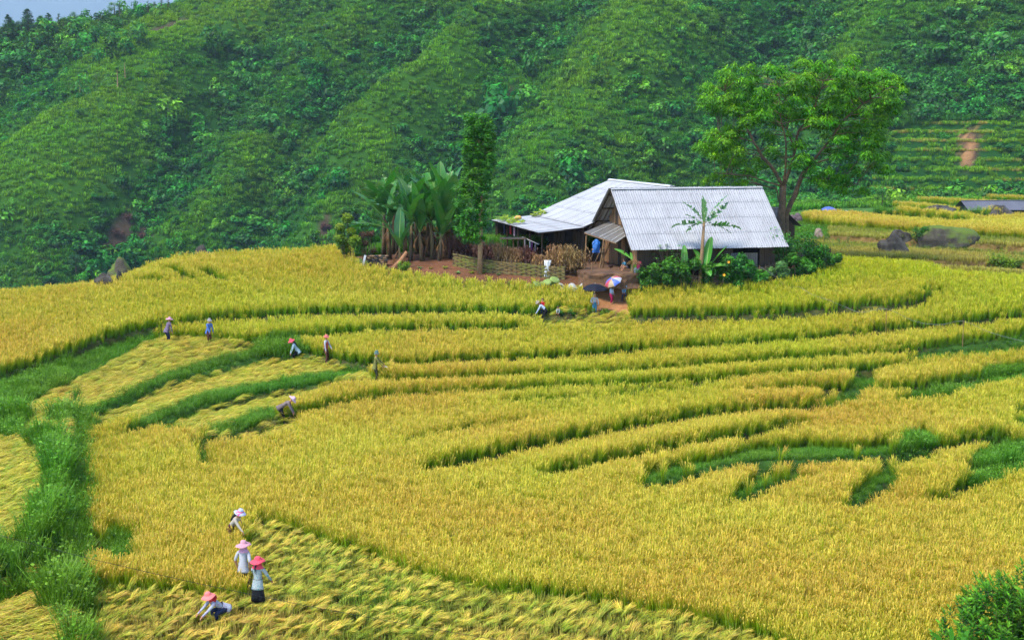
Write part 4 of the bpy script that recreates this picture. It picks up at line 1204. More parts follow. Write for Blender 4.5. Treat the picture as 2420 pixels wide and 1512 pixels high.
for (p0, p1, r_, m_) in (((-0.95, 3.2, 0), (-0.75, 3.0, 1.78), .06, M_BAMBOO), ((-1.25, 5.2, 0), (-1.2, 5.2, 1.9), .055, M_BAMBOO), ((-0.55, 5.6, 0), (0.35, 5.5, 2.1), .05, M_PLANK), ((-0.75, 6.1, 0), (0.2, 6.0, 2.2), .06, M_PLANKD), ((-0.35, 5.0, 0), (0.5, 4.9, 2.0), .05, M_PLANK), ((-0.7, 3.35, 0), (-0.72, 3.15, 1.1), .05, M_BAMBOO)):
    b = MB(); b.tube([p0, Vector(p0).lerp(Vector(p1), .5) + Vector((random.uniform(-.03, .03), 0, 0)), p1], [r_, r_ * .93, r_ * .85], 7); link('porch_pole', b.mesh('porch_pole', m_), house)
b = MB()
for k in range(26):
    a = random.uniform(0, 2 * PI); b.ribbon([(-0.83 + .09 * math.cos(a), 3.1 + .09 * math.sin(a), 0.95 + random.uniform(-.1, .1)), (-0.83 + .16 * math.cos(a), 3.1 + .16 * math.sin(a), 1.05), (-0.83 + .13 * math.cos(a), 3.1 + .13 * math.sin(a), 1.22)], [.03, .04, .02], (math.sin(a), -math.cos(a), .2), [(0, 0, 0)] * 3)
link('straw_tie', b.mesh('straw_tie', M_CANE), house)
# porch floor of packed earth
b = MB(); corner = [(-2.6, 0.9), (-2.5, 6.6), (GX + 0.1, 7.0), (GX + 0.1, 0.1), (-0.6, -0.3), (-1.9, 0.1)]
ring = []
for i in range(6):
    (xa, ya), (xb, yb) = corner[i], corner[(i + 1) % 6]; n_ = max(2, int(math.hypot(xb - xa, yb - ya) / .22))
    for k in range(n_): ring.append((xa + (xb - xa) * k / n_, ya + (yb - ya) * k / n_))
cx_, cy2 = -0.9, 3.2; nR = len(ring)
levels = [(.55, .05), (.85, .04), (1.0, .0), (1.015, -.12), (1.02, -.32), (1.04, -.55), (1.10, -.85)]
for li_, (g, zz) in enumerate(levels):
    for (x_, y_) in ring:
        n_ = float(fbm(np.array([x_ * 1.7 + li_ * .8]), np.array([y_ * 1.7]), 3)[0]); k_ = 0 if li_ < 2 else .16 * n_
        b.v.append((cx_ + (x_ - cx_) * (g + k_ * .5), cy2 + (y_ - cy2) * (g + k_ * .35), zz + .05 * n_)); b.c.append((0, 0, 0))
for li_ in range(len(levels) - 1):
    for k in range(nR): a_ = li_ * nR + k; c_ = li_ * nR + (k + 1) % nR; b.f.append((a_, c_, c_ + nR, a_ + nR)); b.m.append(0)
b.f.append(tuple(range(nR))); b.m.append(0)
pf = link('porch_floor', b.mesh('porch_floor', M_EARTH), None); pf.location = house.location; pf.rotation_euler = (0, 0, TH); tag(pf, kind='structure')

def on_house(x, y, z):
    return Vector((A.x, A.y, GH)) + rv * x + nv * y + Vector((0, 0, z))

# ------------------------------------------------------------------ back house with its lean-to
K = P(1379.5, 535, 91.0)                                        # near end of the break line
h2 = thing('farm_house', 'larger back house with a wide low white roof and open dark side', 'house', (K.x, K.y, GH), TH)
zb_ = K.z - GH
DL = 13.1
RK, RZ2 = 6.0, 10.40 - GH
LW, LZ = 3.0, K.z - GH - 0.34
def slope2(org, ux, uy, cols, rows, W, mat, nm):
    uyv = Vector(uy); roof_slope(h2, org, ux, uyv, cols, rows, W / cols, uyv.length / rows, 0.12, mat, 0.19, 0.016, 3, nm)
slope2((0, DL, zb_), (0, -1, 0), (RK, 0, RZ2 - zb_), 13, 4, DL, M_ROOF2, 'roof_sheet')
slope2((2 * RK, 0, zb_), (0, 1, 0), (-RK, 0, RZ2 - zb_), 13, 2, DL, M_ROOF2, 'roof_sheet')
slope2((-LW, DL, LZ), (0, -1, 0), (LW + 0.05, 0, zb_ - 0.03 - LZ), 13, 2, DL, M_ROOF2, 'lean_to_sheet')
for q in range(9):
    bb = MB()
    for i in range(7):
        a = PI * i / 6
        for y_ in (q * DL / 9, (q + 1) * DL / 9 + 0.04): bb.v.append((RK + 0.22 * math.cos(a), y_, RZ2 - 0.02 + 0.09 * math.sin(a))); bb.c.append((0, 0, 0))
    for i in range(6): bb.f.append((2 * i, 2 * i + 2, 2 * i + 3, 2 * i + 1)); bb.m.append(0)
    link('ridge_cap', bb.mesh('ridge_cap', M_WHITE, smooth=True), h2)
b = MB(); b.box((0.25, 0.4, -0.1), (0.33, DL - 0.3, zb_ - 0.1)); link('side_wall', b.mesh('side_wall', M_DARK), h2)  # wall coloured near-black to stand for the shade under the lean-to
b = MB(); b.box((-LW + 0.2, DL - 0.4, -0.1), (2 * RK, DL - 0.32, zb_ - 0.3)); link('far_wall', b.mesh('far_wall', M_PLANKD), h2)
for k in range(14):                                             # boards of the open side, some missing
    if k in (3, 4, 8, 9, 10): continue
    b = MB(); b.box((0.12, 0.5 + k * 0.9, -0.05), (0.2, 0.5 + k * 0.9 + random.uniform(.5, .8), random.uniform(1.7, zb_ - .15))); link('wall_board', b.mesh('wall_board', M_PLANKD), h2)
for yy in (0.4, 3.5, 6.6, 9.7, 12.7):
    b = MB(); b.tube([(-LW + 0.35, yy, -0.2), (-LW + 0.35, yy, LZ - 0.03)], [0.07, 0.06], 7); link('post', b.mesh('post', M_PLANKD), h2)
    b = MB(); b.tube([(-LW + 0.05, yy, LZ - 0.07), (0.1, yy, zb_ - 0.08)], 0.045, 5); link('rafter', b.mesh('rafter', M_PLANKD), h2)
b = MB(); b.tube([(-LW + 0.3, 0.02, LZ - 0.06), (-LW + 0.3, DL - .02, LZ - 0.06)], 0.05, 5); link('eave_rail', b.mesh('eave_rail', M_PLANKD), h2)
b = MB(); b.tube([(-LW, 0.03, LZ - 0.05), (0, 0.03, zb_ - 0.06), (RK, 0.03, RZ2 - 0.07)], 0.05, 4); link('barge_board', b.mesh('barge_board', M_PLANKD), h2)
nb = MB()
for (x0, z0, x1, z1, rows) in ((0, zb_, RK, RZ2, 4), (-LW, LZ, 0, zb_, 2)):
    for rI in range(rows):
        for k in range(40):
            t = (rI + 0.06) / rows; p = Vector((x0 + (x1 - x0) * t, 0.2 + k * 0.322, z0 + (z1 - z0) * t + 0.045)); nb.lathe([(0, 0.03), (0.02, 0.014), (0.024, 0)], 5, mat=Matrix.Translation(p))
tag(link('roof_nails', nb.mesh('roof_nails', M_NAIL), h2), kind='stuff')
def on_h2(x, y, z):
    return Vector((K.x, K.y, GH)) + rv * x + nv * y + Vector((0, 0, z))

# ------------------------------------------------------------------ sheds and far hut
def gable_shed(name, label, at, rot, L_, W_s, H_, rise, roofm, wallm, pitch=0.2, group=None, cols=8):
    t = thing(name, label, 'shed', at, rot, group)
    s_ = Vector((0, W_s / 2, rise))
    roof_slope(t, (-L_ / 2, -W_s / 2, H_), (1, 0, 0), s_, cols, 1, L_ / cols, s_.length, 0.02, roofm, pitch, 0.025)
    s2 = Vector((0, -W_s / 2, rise)); roof_slope(t, (L_ / 2, W_s / 2, H_), (-1, 0, 0), s2, cols, 1, L_ / cols, s2.length, 0.02, roofm, pitch, 0.025)
    b = MB(); b.tube([(-L_ / 2, 0, H_ + rise + .03), (L_ / 2, 0, H_ + rise + .03)], 0.08, 6); link('ridge_cap', b.mesh('ridge_cap', roofm), t)
    i = 0.35
    for yy in (-W_s / 2 + i, W_s / 2 - i):
        b = MB(); b.box((-L_ / 2 + i, yy - .03, 0), (L_ / 2 - i, yy + .03, H_ + .02)); link('wall', b.mesh('wall', wallm), t)
    for xx in (-L_ / 2 + i, L_ / 2 - i):
        b = MB(); pr = [(-W_s / 2 + i, 0), (W_s / 2 - i, 0), (W_s / 2 - i, H_), (0, H_ + rise - .15), (-W_s / 2 + i, H_)]
        for q in (xx - .03, xx + .03):
            for (yy, zz) in pr: b.v.append((q, yy, zz)); b.c.append((0, 0, 0))
        b.f += [(4, 3, 2, 1, 0), (5, 6, 7, 8, 9)] + [(k, (k + 1) % 5, 5 + (k + 1) % 5, 5 + k) for k in range(5)]; b.m += [0] * 7
        link('gable_wall', b.mesh('gable_wall', wallm), t)
    return t
q = P(1808, 498, 101.0); gable_shed('shed', 'small brown shed half hidden behind the farmhouse roof and tree trunk', (q.x, q.y, 5.5), R(-62), 4.2, 3.2, 1.8, 1.25, M_AWN, M_PLANKD)
q = P(2372, 505, 164.0); gable_shed('shed', 'far low hut with a dark grey corrugated roof behind the golden field', (q.x + 1.2, q.y, q.z - 0.45), R(3), 12.5, 4.4, 1.0, 0.95, M_ROOFG, M_DARK, 0.3)

# ------------------------------------------------------------------ fences
def px_path(pts, up=0.0):
    return [Vector(ground_at(px, py, up)) for (px, py) in pts]
def resample(pts, step):
    out = [pts[0]]; acc = 0.0
    for a, b in zip(pts[:-1], pts[1:]):
        L_ = (b - a).length; n = max(1, int(round(L_ / step)))
        for k in range(1, n + 1): out.append(a.lerp(b, k / n))
    return out
def woven_fence(name, label, path, h, rows, stake_step, slat_h, smat, kmat, seg=5, group=None, ragged=0.03, over=0.12, cyl=False):
    pts = resample(path, stake_step)
    for p in pts: p.z = gzs(p.x, p.y)
    t = thing(name, label, 'fence', tuple(pts[0]), 0, group); o0 = pts[0]
    for i, p in enumerate(pts):
        b = MB(); q = p - o0; ln = h + over + random.uniform(-ragged, ragged * 2)
        b.tube([q - Vector((0, 0, .1)), q + Vector((random.uniform(-.03, .03), random.uniform(-.03, .03), ln))], [0.028, 0.02], 5); link('stake', b.mesh('stake', kmat), t)
    for rI in range(rows):
        zc = (rI + 0.5) * h / rows
        i = 0
        while i < len(pts) - 1:
            j = min(len(pts) - 1, i + seg + random.randint(-1, 1))
            if j <= i: j = i + 1
            fr, bk = [], []
            b = MB(); rows_v = []
            zz = zc + random.uniform(-ragged, ragged)
            for k in range(i, j + 1):
                d = (pts[min(k + 1, len(pts) - 1)] - pts[max(k - 1, 0)]); d.z = 0; d.normalize(); nn = Vector((-d.y, d.x, 0))
                side = 1 if (k + rI) % 2 else -1
                rows_v.append((pts[k] - o0 + nn * 0.04 * side + Vector((0, 0, zz + random.uniform(-.012, .012))), nn))
            n0 = len(b.v)
            for (c, nn) in rows_v:
                hh = slat_h / 2
                for (dn, dz) in ((-.008, -hh), (.008, -hh), (.008, hh), (-.008, hh)):
                    b.v.append(tuple(c + nn * dn + Vector((0, 0, dz)))); b.c.append((0, 0, 0))
            for k in range(len(rows_v) - 1):
                a = n0 + 4 * k
                for e in range(4): b.f.append((a + e, a + (e + 1) % 4, a + 4 + (e + 1) % 4, a + 4 + e)); b.m.append(0)
            link('slat', b.mesh('slat', smat), t)
            i = j
    return t
woven_fence('woven_fence', 'split bamboo basket weave fence below the dry corn stalks', px_path([(1071, 628), (1110, 636), (1142, 642), (1220, 650), (1289, 656), (1335, 660)]), 0.78, 7, 0.33, 0.095, M_SLAT, M_WATTLE, 4)
woven_fence('low_fence', 'low broken cane edging along the front of the vegetable bed', px_path([(829, 632), (880, 647), (948, 657), (1065, 669), (1122, 675), (1200, 679), (1259, 683), (1330, 688), (1390, 694)]), 0.34, 4, 0.42, 0.05, M_CANE, M_WATTLE, 6, ragged=0.05)
woven_fence('wattle_fence', 'old dark wattle fence under the climbing shrubs right of the gate', px_path([(1498, 698), (1540, 697), (1587, 694), (1700, 684), (1807, 668), (1850, 655)]), 1.0, 9, 0.36, 0.085, M_WATTLE, M_WATTLE, 5)
woven_fence('wattle_fence', 'rear wattle fence piled with brush beside the eave corner', px_path([(1862, 622), (1900, 618), (1935, 616), (1962, 622)]), 1.05, 9, 0.34, 0.09, M_WATTLE, M_WATTLE, 4)
# ------------------------------------------------------------------ plant materials for single plants
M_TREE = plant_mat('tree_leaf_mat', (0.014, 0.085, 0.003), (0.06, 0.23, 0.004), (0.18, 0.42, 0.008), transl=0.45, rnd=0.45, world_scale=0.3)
M_CONE = plant_mat('column_leaf_mat', (0.014, 0.09, 0.006), (0.036, 0.19, 0.008), (0.10, 0.35, 0.012), transl=0.3, rnd=0.5, world_scale=0.3)
M_SHRUB = plant_mat('shrub_leaf_mat', (0.010, 0.060, 0.006), (0.030, 0.150, 0.010), (0.08, 0.28, 0.02), transl=0.32, rnd=0.5, world_scale=0.4)
M_YSHRUB = plant_mat('yellow_shrub_mat', (0.03, 0.09, 0.004), (0.11, 0.22, 0.010), (0.26, 0.34, 0.015), transl=0.35, rnd=0.4, world_scale=0.4)
M_PALESHRUB = plant_mat('pale_shrub_mat', (0.03, 0.10, 0.02), (0.09, 0.22, 0.05), (0.16, 0.33, 0.09), transl=0.3, rnd=0.4, world_scale=0.4)
M_NEARLEAF = plant_mat('near_leaf_mat', (0.012, 0.075, 0.004), (0.05, 0.20, 0.007), (0.13, 0.36, 0.012), transl=0.35, rnd=0.5, world_scale=1.0, spec=0.25)
M_RIDGE = plant_mat('ridge_tree_mat', (0.008, 0.045, 0.018), (0.02, 0.085, 0.03), (0.05, 0.15, 0.045), transl=0.3, rnd=0.45, world_scale=0.1)
M_DRYLEAF = plant_mat('dry_leaf_mat', (0.05, 0.03, 0.012), (0.17, 0.10, 0.035), (0.36, 0.22, 0.08), transl=0.25, rnd=0.5, world_scale=0.5)
M_REDDRY = plant_mat('dry_brush_mat', (0.025, 0.014, 0.010), (0.075, 0.035, 0.02), (0.13, 0.06, 0.035), transl=0.15, rnd=0.5, world_scale=0.5)
M_BARK = solid('grey_brown_bark', (0.115, 0.075, 0.042), 0.9, 0.4, 5, 0.6, col2=(0.06, 0.045, 0.025), scale2=2)
M_BARKP = solid('pale_bark', (0.24, 0.15, 0.075), 0.9, 0.35, 5, 0.5)
def banana_mat(name, col, col2, rib):
    m, nt, out = new_mat(name)
    at = N(nt, 'ShaderNodeAttribute', attribute_name='col'); sp = N(nt, 'ShaderNodeSeparateColor'); nt.links.new(at.outputs['Color'], sp.inputs[0])
    oi = N(nt, 'ShaderNodeObjectInfo')
    c = mixrgb(nt, oi.outputs['Random'], col, col2)
    c = mixrgb(nt, ramp(nt, noise(nt, 1.6, 4, wpos(nt)), [(0.4, (0, 0, 0)), (0.75, (0.5, 0.5, 0.5))]), c, (0.13, 0.19, 0.03))
    w = N(nt, 'ShaderNodeTexWave'); w.inputs['Scale'].default_value = 7.0; w.inputs['Distortion'].default_value = 1.2
    uvn = N(nt, 'ShaderNodeTexCoord'); nt.links.new(uvn.outputs['Object'], w.inputs['Vector'])
    c = mixrgb(nt, 1.0, c, ramp(nt, w.outputs['Fac'], [(0, (0.86, 0.86, 0.86)), (1, (1.08, 1.08, 1.08))]), 'MULTIPLY')
    c = mixrgb(nt, sp.outputs[2], c, rib)
    leaf_shader(nt, out, c, 0.3, 0.4, 0.5)
    return m
M_BAN = banana_mat('banana_leaf_mat', (0.012, 0.10, 0.022), (0.042, 0.22, 0.014), (0.18, 0.31, 0.07))
M_BANY = banana_mat('young_banana_mat', (0.05, 0.26, 0.018), (0.09, 0.34, 0.02), (0.26, 0.42, 0.10))
M_BSTEM = solid('banana_stem', (0.10, 0.075, 0.03), 0.8, 0.5, 3, 0.3, stretch=(3, 3, 0.5), col2=(0.05, 0.03, 0.018), scale2=1.5)
M_BSTEMY = solid('young_banana_stem', (0.16, 0.22, 0.05), 0.7, 0.3, 3, 0.2, stretch=(3, 3, 0.5))
M_PUMP = solid('pumpkin_skin', (0.55, 0.30, 0.07), 0.6, 0.25, 4)
M_FLOWER = solid('orange_flower', (0.80, 0.36, 0.02), 0.6, 0.15)

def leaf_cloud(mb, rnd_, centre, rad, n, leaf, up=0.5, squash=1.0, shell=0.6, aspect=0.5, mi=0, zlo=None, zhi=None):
    """loose leaf faces through a lump; colour r = how high and outward the leaf sits in its own lump, g random"""
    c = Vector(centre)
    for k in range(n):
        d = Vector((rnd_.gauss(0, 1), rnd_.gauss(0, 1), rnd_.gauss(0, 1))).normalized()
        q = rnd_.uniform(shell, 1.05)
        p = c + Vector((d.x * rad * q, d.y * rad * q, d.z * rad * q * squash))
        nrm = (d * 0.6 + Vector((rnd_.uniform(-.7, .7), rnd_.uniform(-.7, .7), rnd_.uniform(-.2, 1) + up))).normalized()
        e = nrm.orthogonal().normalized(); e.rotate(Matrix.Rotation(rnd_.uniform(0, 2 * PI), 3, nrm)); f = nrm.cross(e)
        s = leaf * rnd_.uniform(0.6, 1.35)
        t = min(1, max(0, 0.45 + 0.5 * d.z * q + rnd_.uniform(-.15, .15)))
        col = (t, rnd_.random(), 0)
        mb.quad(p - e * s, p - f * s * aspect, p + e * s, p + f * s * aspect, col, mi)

# ------------------------------------------------------------------ the tall spreading tree
TY = 95.0
def tz(zx, zy, dy=0.0):            # zoom coordinates of the tree picture -> world
    return P(1630.6 + .32825 * zx, 106.3 + .32825 * zy, TY + dy)
tb = P(1850, 600, TY); tb.z = gzs(tb.x, TY) - 0.1
tree = thing('spreading_tree', 'tall spreading tree with a double trunk and wide feathery crown behind the farmhouse', 'tree', tuple(tb))
def rel(v): return Vector(v) - tb
LIMBS = [
 ([(655, 1480, 0), (652, 1380, 0), (660, 1200, 0), (672, 1010, 0)], 0.34, 0.25, 'trunk'),
 ([(690, 1480, .5), (690, 1380, .5), (695, 1210, .6), (760, 1070, .6), (800, 950, .7), (850, 870, .8)], 0.24, 0.15, 'trunk'),
 ([(672, 1015, 0), (600, 890, -.6), (520, 800, -1), (460, 700, -1.6), (405, 590, -1.8), (330, 470, -2), (250, 330, -2)], .19, .035, 'limb'),
 ([(672, 1015, 0), (715, 900, .3), (755, 760, .2), (780, 620, 0), (830, 560, -.2), (900, 440, -.8), (960, 260, -1)], .19, .03, 'limb'),
 ([(674, 1000, 0), (690, 870, -.5), (690, 700, -1.2), (650, 500, -2), (640, 300, -2.2)], .13, .03, 'limb'),
 ([(850, 870, .8), (920, 790, .4), (1040, 640, -.4), (1100, 545, -1), (1250, 420, -1.4), (1400, 320, -1.5)], .14, .03, 'limb'),
 ([(850, 870, .8), (960, 830, 1.5), (1120, 800, 2), (1300, 780, 2), (1400, 800, 2)], .09, .025, 'limb'),
 ([(672, 1015, 0), (560, 985, -.6), (430, 940, -1.2), (300, 930, -1.6), (180, 920, -2)], .09, .025, 'limb'),
 ([(650, 1140, 0), (620, 1030, -.3), (520, 1010, -.8), (420, 960, -1)], .08, .03, 'limb'),
 ([(800, 950, .7), (900, 960, .2), (1050, 960, 0), (1200, 1000, 0)], .08, .02, 'limb'),
 ([(755, 760, .2), (700, 600, 1.5), (760, 400, 2.6), (820, 220, 2.8)], .10, .03, 'limb'),
 ([(460, 700, -1.6), (340, 660, -1.2), (220, 680, -.8), (140, 700, -.6)], .07, .02, 'limb'),
 ([(780, 620, 0), (1000, 520, 2), (1150, 300, 3), (1190, 140, 3)], .08, .02, 'limb'),
]
limb_pts = []
for pl, r0, r1, nm in LIMBS:
    pts = [rel(tz(*p)) for p in pl]
    fine = []
    for a, c in zip(pts[:-1], pts[1:]):
        for k in range(3): fine.append(a.lerp(c, k / 3) + Vector((random.uniform(-.04, .04), random.uniform(-.04, .04), 0)) * (1 if k else 0))
    fine.append(pts[-1])
    rr = [(r0 + (r1 - r0) * i / (len(fine) - 1)) * (.9 if nm == 'trunk' else .68) for i in range(len(fine))]
    b = MB(); b.tube(fine, rr, 8); o = link(nm, b.mesh(nm, M_BARK, smooth=True), tree)
    limb_pts += [(p, r) for p, r in zip(fine, rr)][2:]
OUT = [(20, 330), (70, 270), (170, 245), (250, 240), (240, 150), (290, 110), (350, 140), (450, 130), (480, 200), (560, 155), (700, 150), (740, 110), (850, 95), (960, 85), (1080, 95), (1130, 70), (1210, 60), (1230, 160), (1260, 220), (1340, 185), (1480, 195), (1555, 290), (1530, 380), (1500, 470), (1400, 520), (1390, 600), (1340, 690), (1440, 800), (1440, 890), (1350, 880), (1270, 830), (1180, 800), (1230, 980), (1260, 1050), (1130, 1090), (1050, 1040), (930, 1000), (850, 930), (760, 860), (620, 860), (560, 930), (440, 1000), (300, 1010), (120, 1010), (110, 960), (230, 900), (260, 830), (200, 800), (80, 770), (75, 710), (140, 600), (230, 570), (360, 560), (330, 470), (200, 460), (60, 430)]
rr_ = random.Random(11)
pads = []
tries = 0
while len(pads) < 310 and tries < 16000:
    tries += 1
    zx = rr_.uniform(10, 1560); zy = rr_.uniform(55, 1095)
    if not bool(in_poly(np.array([zx]), np.array([zy]), OUT)[0]): continue
    core = ((zx - 720) / 330) ** 2 + ((zy - 760) / 230) ** 2
    if core < 1 and rr_.random() < 0.80: continue
    half = 4.2 * math.sqrt(max(0.05, 1 - ((zx - 760) / 860) ** 2)) * (0.55 if zy > 800 else 1.0)
    dy = rr_.uniform(-half, half)
    p = rel(tz(zx, zy, dy))
    if any((p - q).length < 0.5 for q in pads): continue
    pads.append(p)
crown = MB()
for p in pads:
    R0 = rr_.uniform(0.32, 0.85)
    n_ = int((340 if ((p.x + 1) / 4.5) ** 2 + ((p.z - 6) / 4) ** 2 > .6 else 210) * R0 * R0 / 0.6)
    for k in range(n_):                                            # flat umbrella-like spray of feathery leaves
        a = rr_.uniform(0, 2 * PI); q = math.sqrt(rr_.random()) * R0
        drop = -0.5 * (q / R0) ** 2 * R0 + rr_.gauss(0, .12)
        c = p + Vector((math.cos(a) * q, math.sin(a) * q, drop))
        out = Vector((math.cos(a), math.sin(a), -0.5 - 0.6 * q / R0)).normalized()
        sd = Vector((-math.sin(a), math.cos(a), rr_.uniform(-.5, .5))).normalized()
        s = rr_.uniform(0.07, 0.15)
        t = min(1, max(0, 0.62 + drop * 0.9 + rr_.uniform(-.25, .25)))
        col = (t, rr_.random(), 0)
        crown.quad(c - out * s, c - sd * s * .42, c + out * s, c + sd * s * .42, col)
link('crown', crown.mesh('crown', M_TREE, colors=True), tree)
tw = MB()
for p in pads:
    q, r_ = min(limb_pts, key=lambda e: (e[0] - p).length + max(0, e[0].z - p.z) * 2)
    mid = q.lerp(p, .5) + Vector((0, 0, .12)); tw.tube([q, mid, p - Vector((0, 0, .05))], [min(.035, r_), .022, .010], 4, cap=False)
tag(link('twigs', tw.mesh('twigs', M_BARK), tree), kind='stuff')

# ------------------------------------------------------------------ narrow column tree
g0 = Vector(ground_at(1134, 646)); s_ = F / g0.y
ct = thing('column_tree', 'narrow tall column shaped tree with a pale bare trunk beside the banana clump', 'tree', tuple(g0))
b = MB(); b.tube([(0, 0, -.1), (.03, 0, 2), (.1, .05, 4), (.05, 0, 6), (-.02, 0, 8), (-.1, 0, 9.2)], [.16, .14, .12, .09, .06, .02], 8); link('trunk', b.mesh('trunk', M_BARKP, smooth=True), ct)
mb = MB(); rr_ = random.Random(5)
def colx(px): return (px - 1134) / s_
for (z0, z1, xl, xr, n_) in ((2.2, 5.4, 1080, 1150, 95), (5.2, 6.4, 1096, 1158, 46), (6.2, 7.6, 1098, 1166, 90), (7.4, 8.6, 1100, 1166, 90), (8.4, 9.6, 1104, 1160, 60), (1.9, 3.4, 1095, 1135, 16)):
    for k in range(n_):
        x = rr_.uniform(colx(xl), colx(xr)); y = rr_.uniform(-.9, .9); zz = rr_.uniform(z0, z1)
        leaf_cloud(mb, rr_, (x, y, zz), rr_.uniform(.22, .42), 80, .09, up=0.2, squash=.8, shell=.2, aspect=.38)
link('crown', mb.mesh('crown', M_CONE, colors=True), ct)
tw = MB()
for k in range(60):
    zz = rr_.uniform(3, 9); a = rr_.uniform(0, 2 * PI); L_ = rr_.uniform(.4, .9); tw.tube([(0.05, 0, zz), (math.cos(a) * L_, math.sin(a) * L_, zz + .35)], [.02, .008], 4, cap=False)
tag(link('twigs', tw.mesh('twigs', M_BARKP), ct), kind='stuff')
lt = Vector(ground_at(1122, 640))

# ------------------------------------------------------------------ bananas
def ban_leaf(L_, W, droop, torn, seed, mat, fold=0.25):
    """paddle leaf along +x from the origin, arching down; midrib, blade halves folded up, edge cut into strips when torn"""
    r = random.Random(seed); b = MB(); n = 16
    pt, dirs = [], []
    pos = Vector((0, 0, 0)); ang = 0.0
    for i in range(n + 1):
        pt.append(pos.copy()); d = Vector((math.cos(ang), 0, math.sin(ang))); dirs.append(d)
        pos = pos + d * (L_ / n); ang -= droop / n * (0.4 + 1.2 * i / n)
    for sgn in (-1, 1):
        for i in range(2, n):
            def wd(t): return W * 0.5 * max(0.02, math.sin(min(1, max(0, (t - .1) / .9)) ** 0.75 * PI) ** 0.55)
            t0, t1 = i / n, (i + 1) / n
            if torn and r.random() < torn * 0.32: continue
            d = dirs[i]; up = Vector((-d.z, 0, d.x))
            cut = (1 - r.uniform(0.0, .55) * torn)
            ds = r.uniform(-.5, .15) * torn
            lat = Vector((0, sgn, 0)) * math.cos(fold) + up * (math.sin(fold) + ds)
            gap = 0.2 * torn / n
            a = pt[i] + d * gap * L_ * 0; c = pt[i + 1]
            skew = d * (L_ / n) * (0.9 + torn)
            w0, w1 = wd(t0) * cut, wd(t1) * cut
            q0 = a + lat * w0 + skew * (w0 / W); q1 = c + lat * w1 + skew * (w1 / W)
            if torn: q1 = q1 - d * (L_ / n) * r.uniform(.1, .5) * torn
            g = r.random()
            b.quad(a, c, q1, q0, (t0, g, 0)) if sgn > 0 else b.quad(a, q0, q1, c, (t0, g, 0))
    b.ribbon([p + Vector((0, 0, .012)) for p in pt], [0.07 * (1 - .75 * i / n) for i in range(n + 1)], (0, 1, 0), [(0, .5, 1)] * (n + 1))
    return b.mesh('leaf', mat, colors=True)
def banana(name, label, at, h, r0, leaves, mat=None, smat=None, group=None, lean=(0, 0), dead=4, seed=0):
    """leaves: list of (azimuth deg [0 = to the right in the photo, 90 = away], elevation deg, length, width, droop, torn)"""
    r = random.Random(seed); mat = mat or M_BAN
    t = thing(name, label, 'banana plant', tuple(at), 0, group)
    top = Vector((lean[0], lean[1], h))
    b = MB(); b.tube([(0, 0, -.1), top * .35, top * .7, top], [r0 * 1.15, r0, r0 * .85, r0 * .6], 9); link('stem', b.mesh('stem', smat or M_BSTEM, smooth=True), t)
    for i, (az, el, L_, W, dr, torn) in enumerate(leaves):
        o = link('leaf', ban_leaf(L_, W, dr, torn, seed * 31 + i, mat), t)
        o.matrix_local = Matrix.Translation(top + Vector((0, 0, -.25 * (i % 3) * .5))) @ Matrix.Rotation(R(az), 4, 'Z') @ Matrix.Rotation(-R(el), 4, 'Y') @ Matrix.Rotation(r.uniform(-.5, .5), 4, 'X')
    for i in range(dead):
        a = r.uniform(0, 360)
        o = link('dead_leaf', ban_leaf(r.uniform(1.0, 1.8), .20, 2.6, .8, seed * 17 + i, M_DRYB), t)
        o.matrix_local = Matrix.Translation(top * r.uniform(.6, 1.0)) @ Matrix.Rotation(R(a), 4, 'Z') @ Matrix.Rotation(R(35), 4, 'Y')
    return t
M_DRYB = solid('dead_banana_leaf', (0.13, 0.065, 0.025), 0.9, 0.5, 4, transl=0.2)
def auto_leaves(seed, n, L_=1.9, W=.55, torn=.15, el=(34, 86)):
    n = n + 2
    r = random.Random(seed)
    return [(i * 360 / n + r.uniform(-25, 25), r.uniform(*el), L_ * r.uniform(.8, 1.15), W * r.uniform(.85, 1.15), r.uniform(.5, 1.5), torn * r.uniform(.3, 2)) for i in range(n)]
BG = 'banana plants in the clump by the house'
def bat(px, py): return Vector(ground_at(px, py))
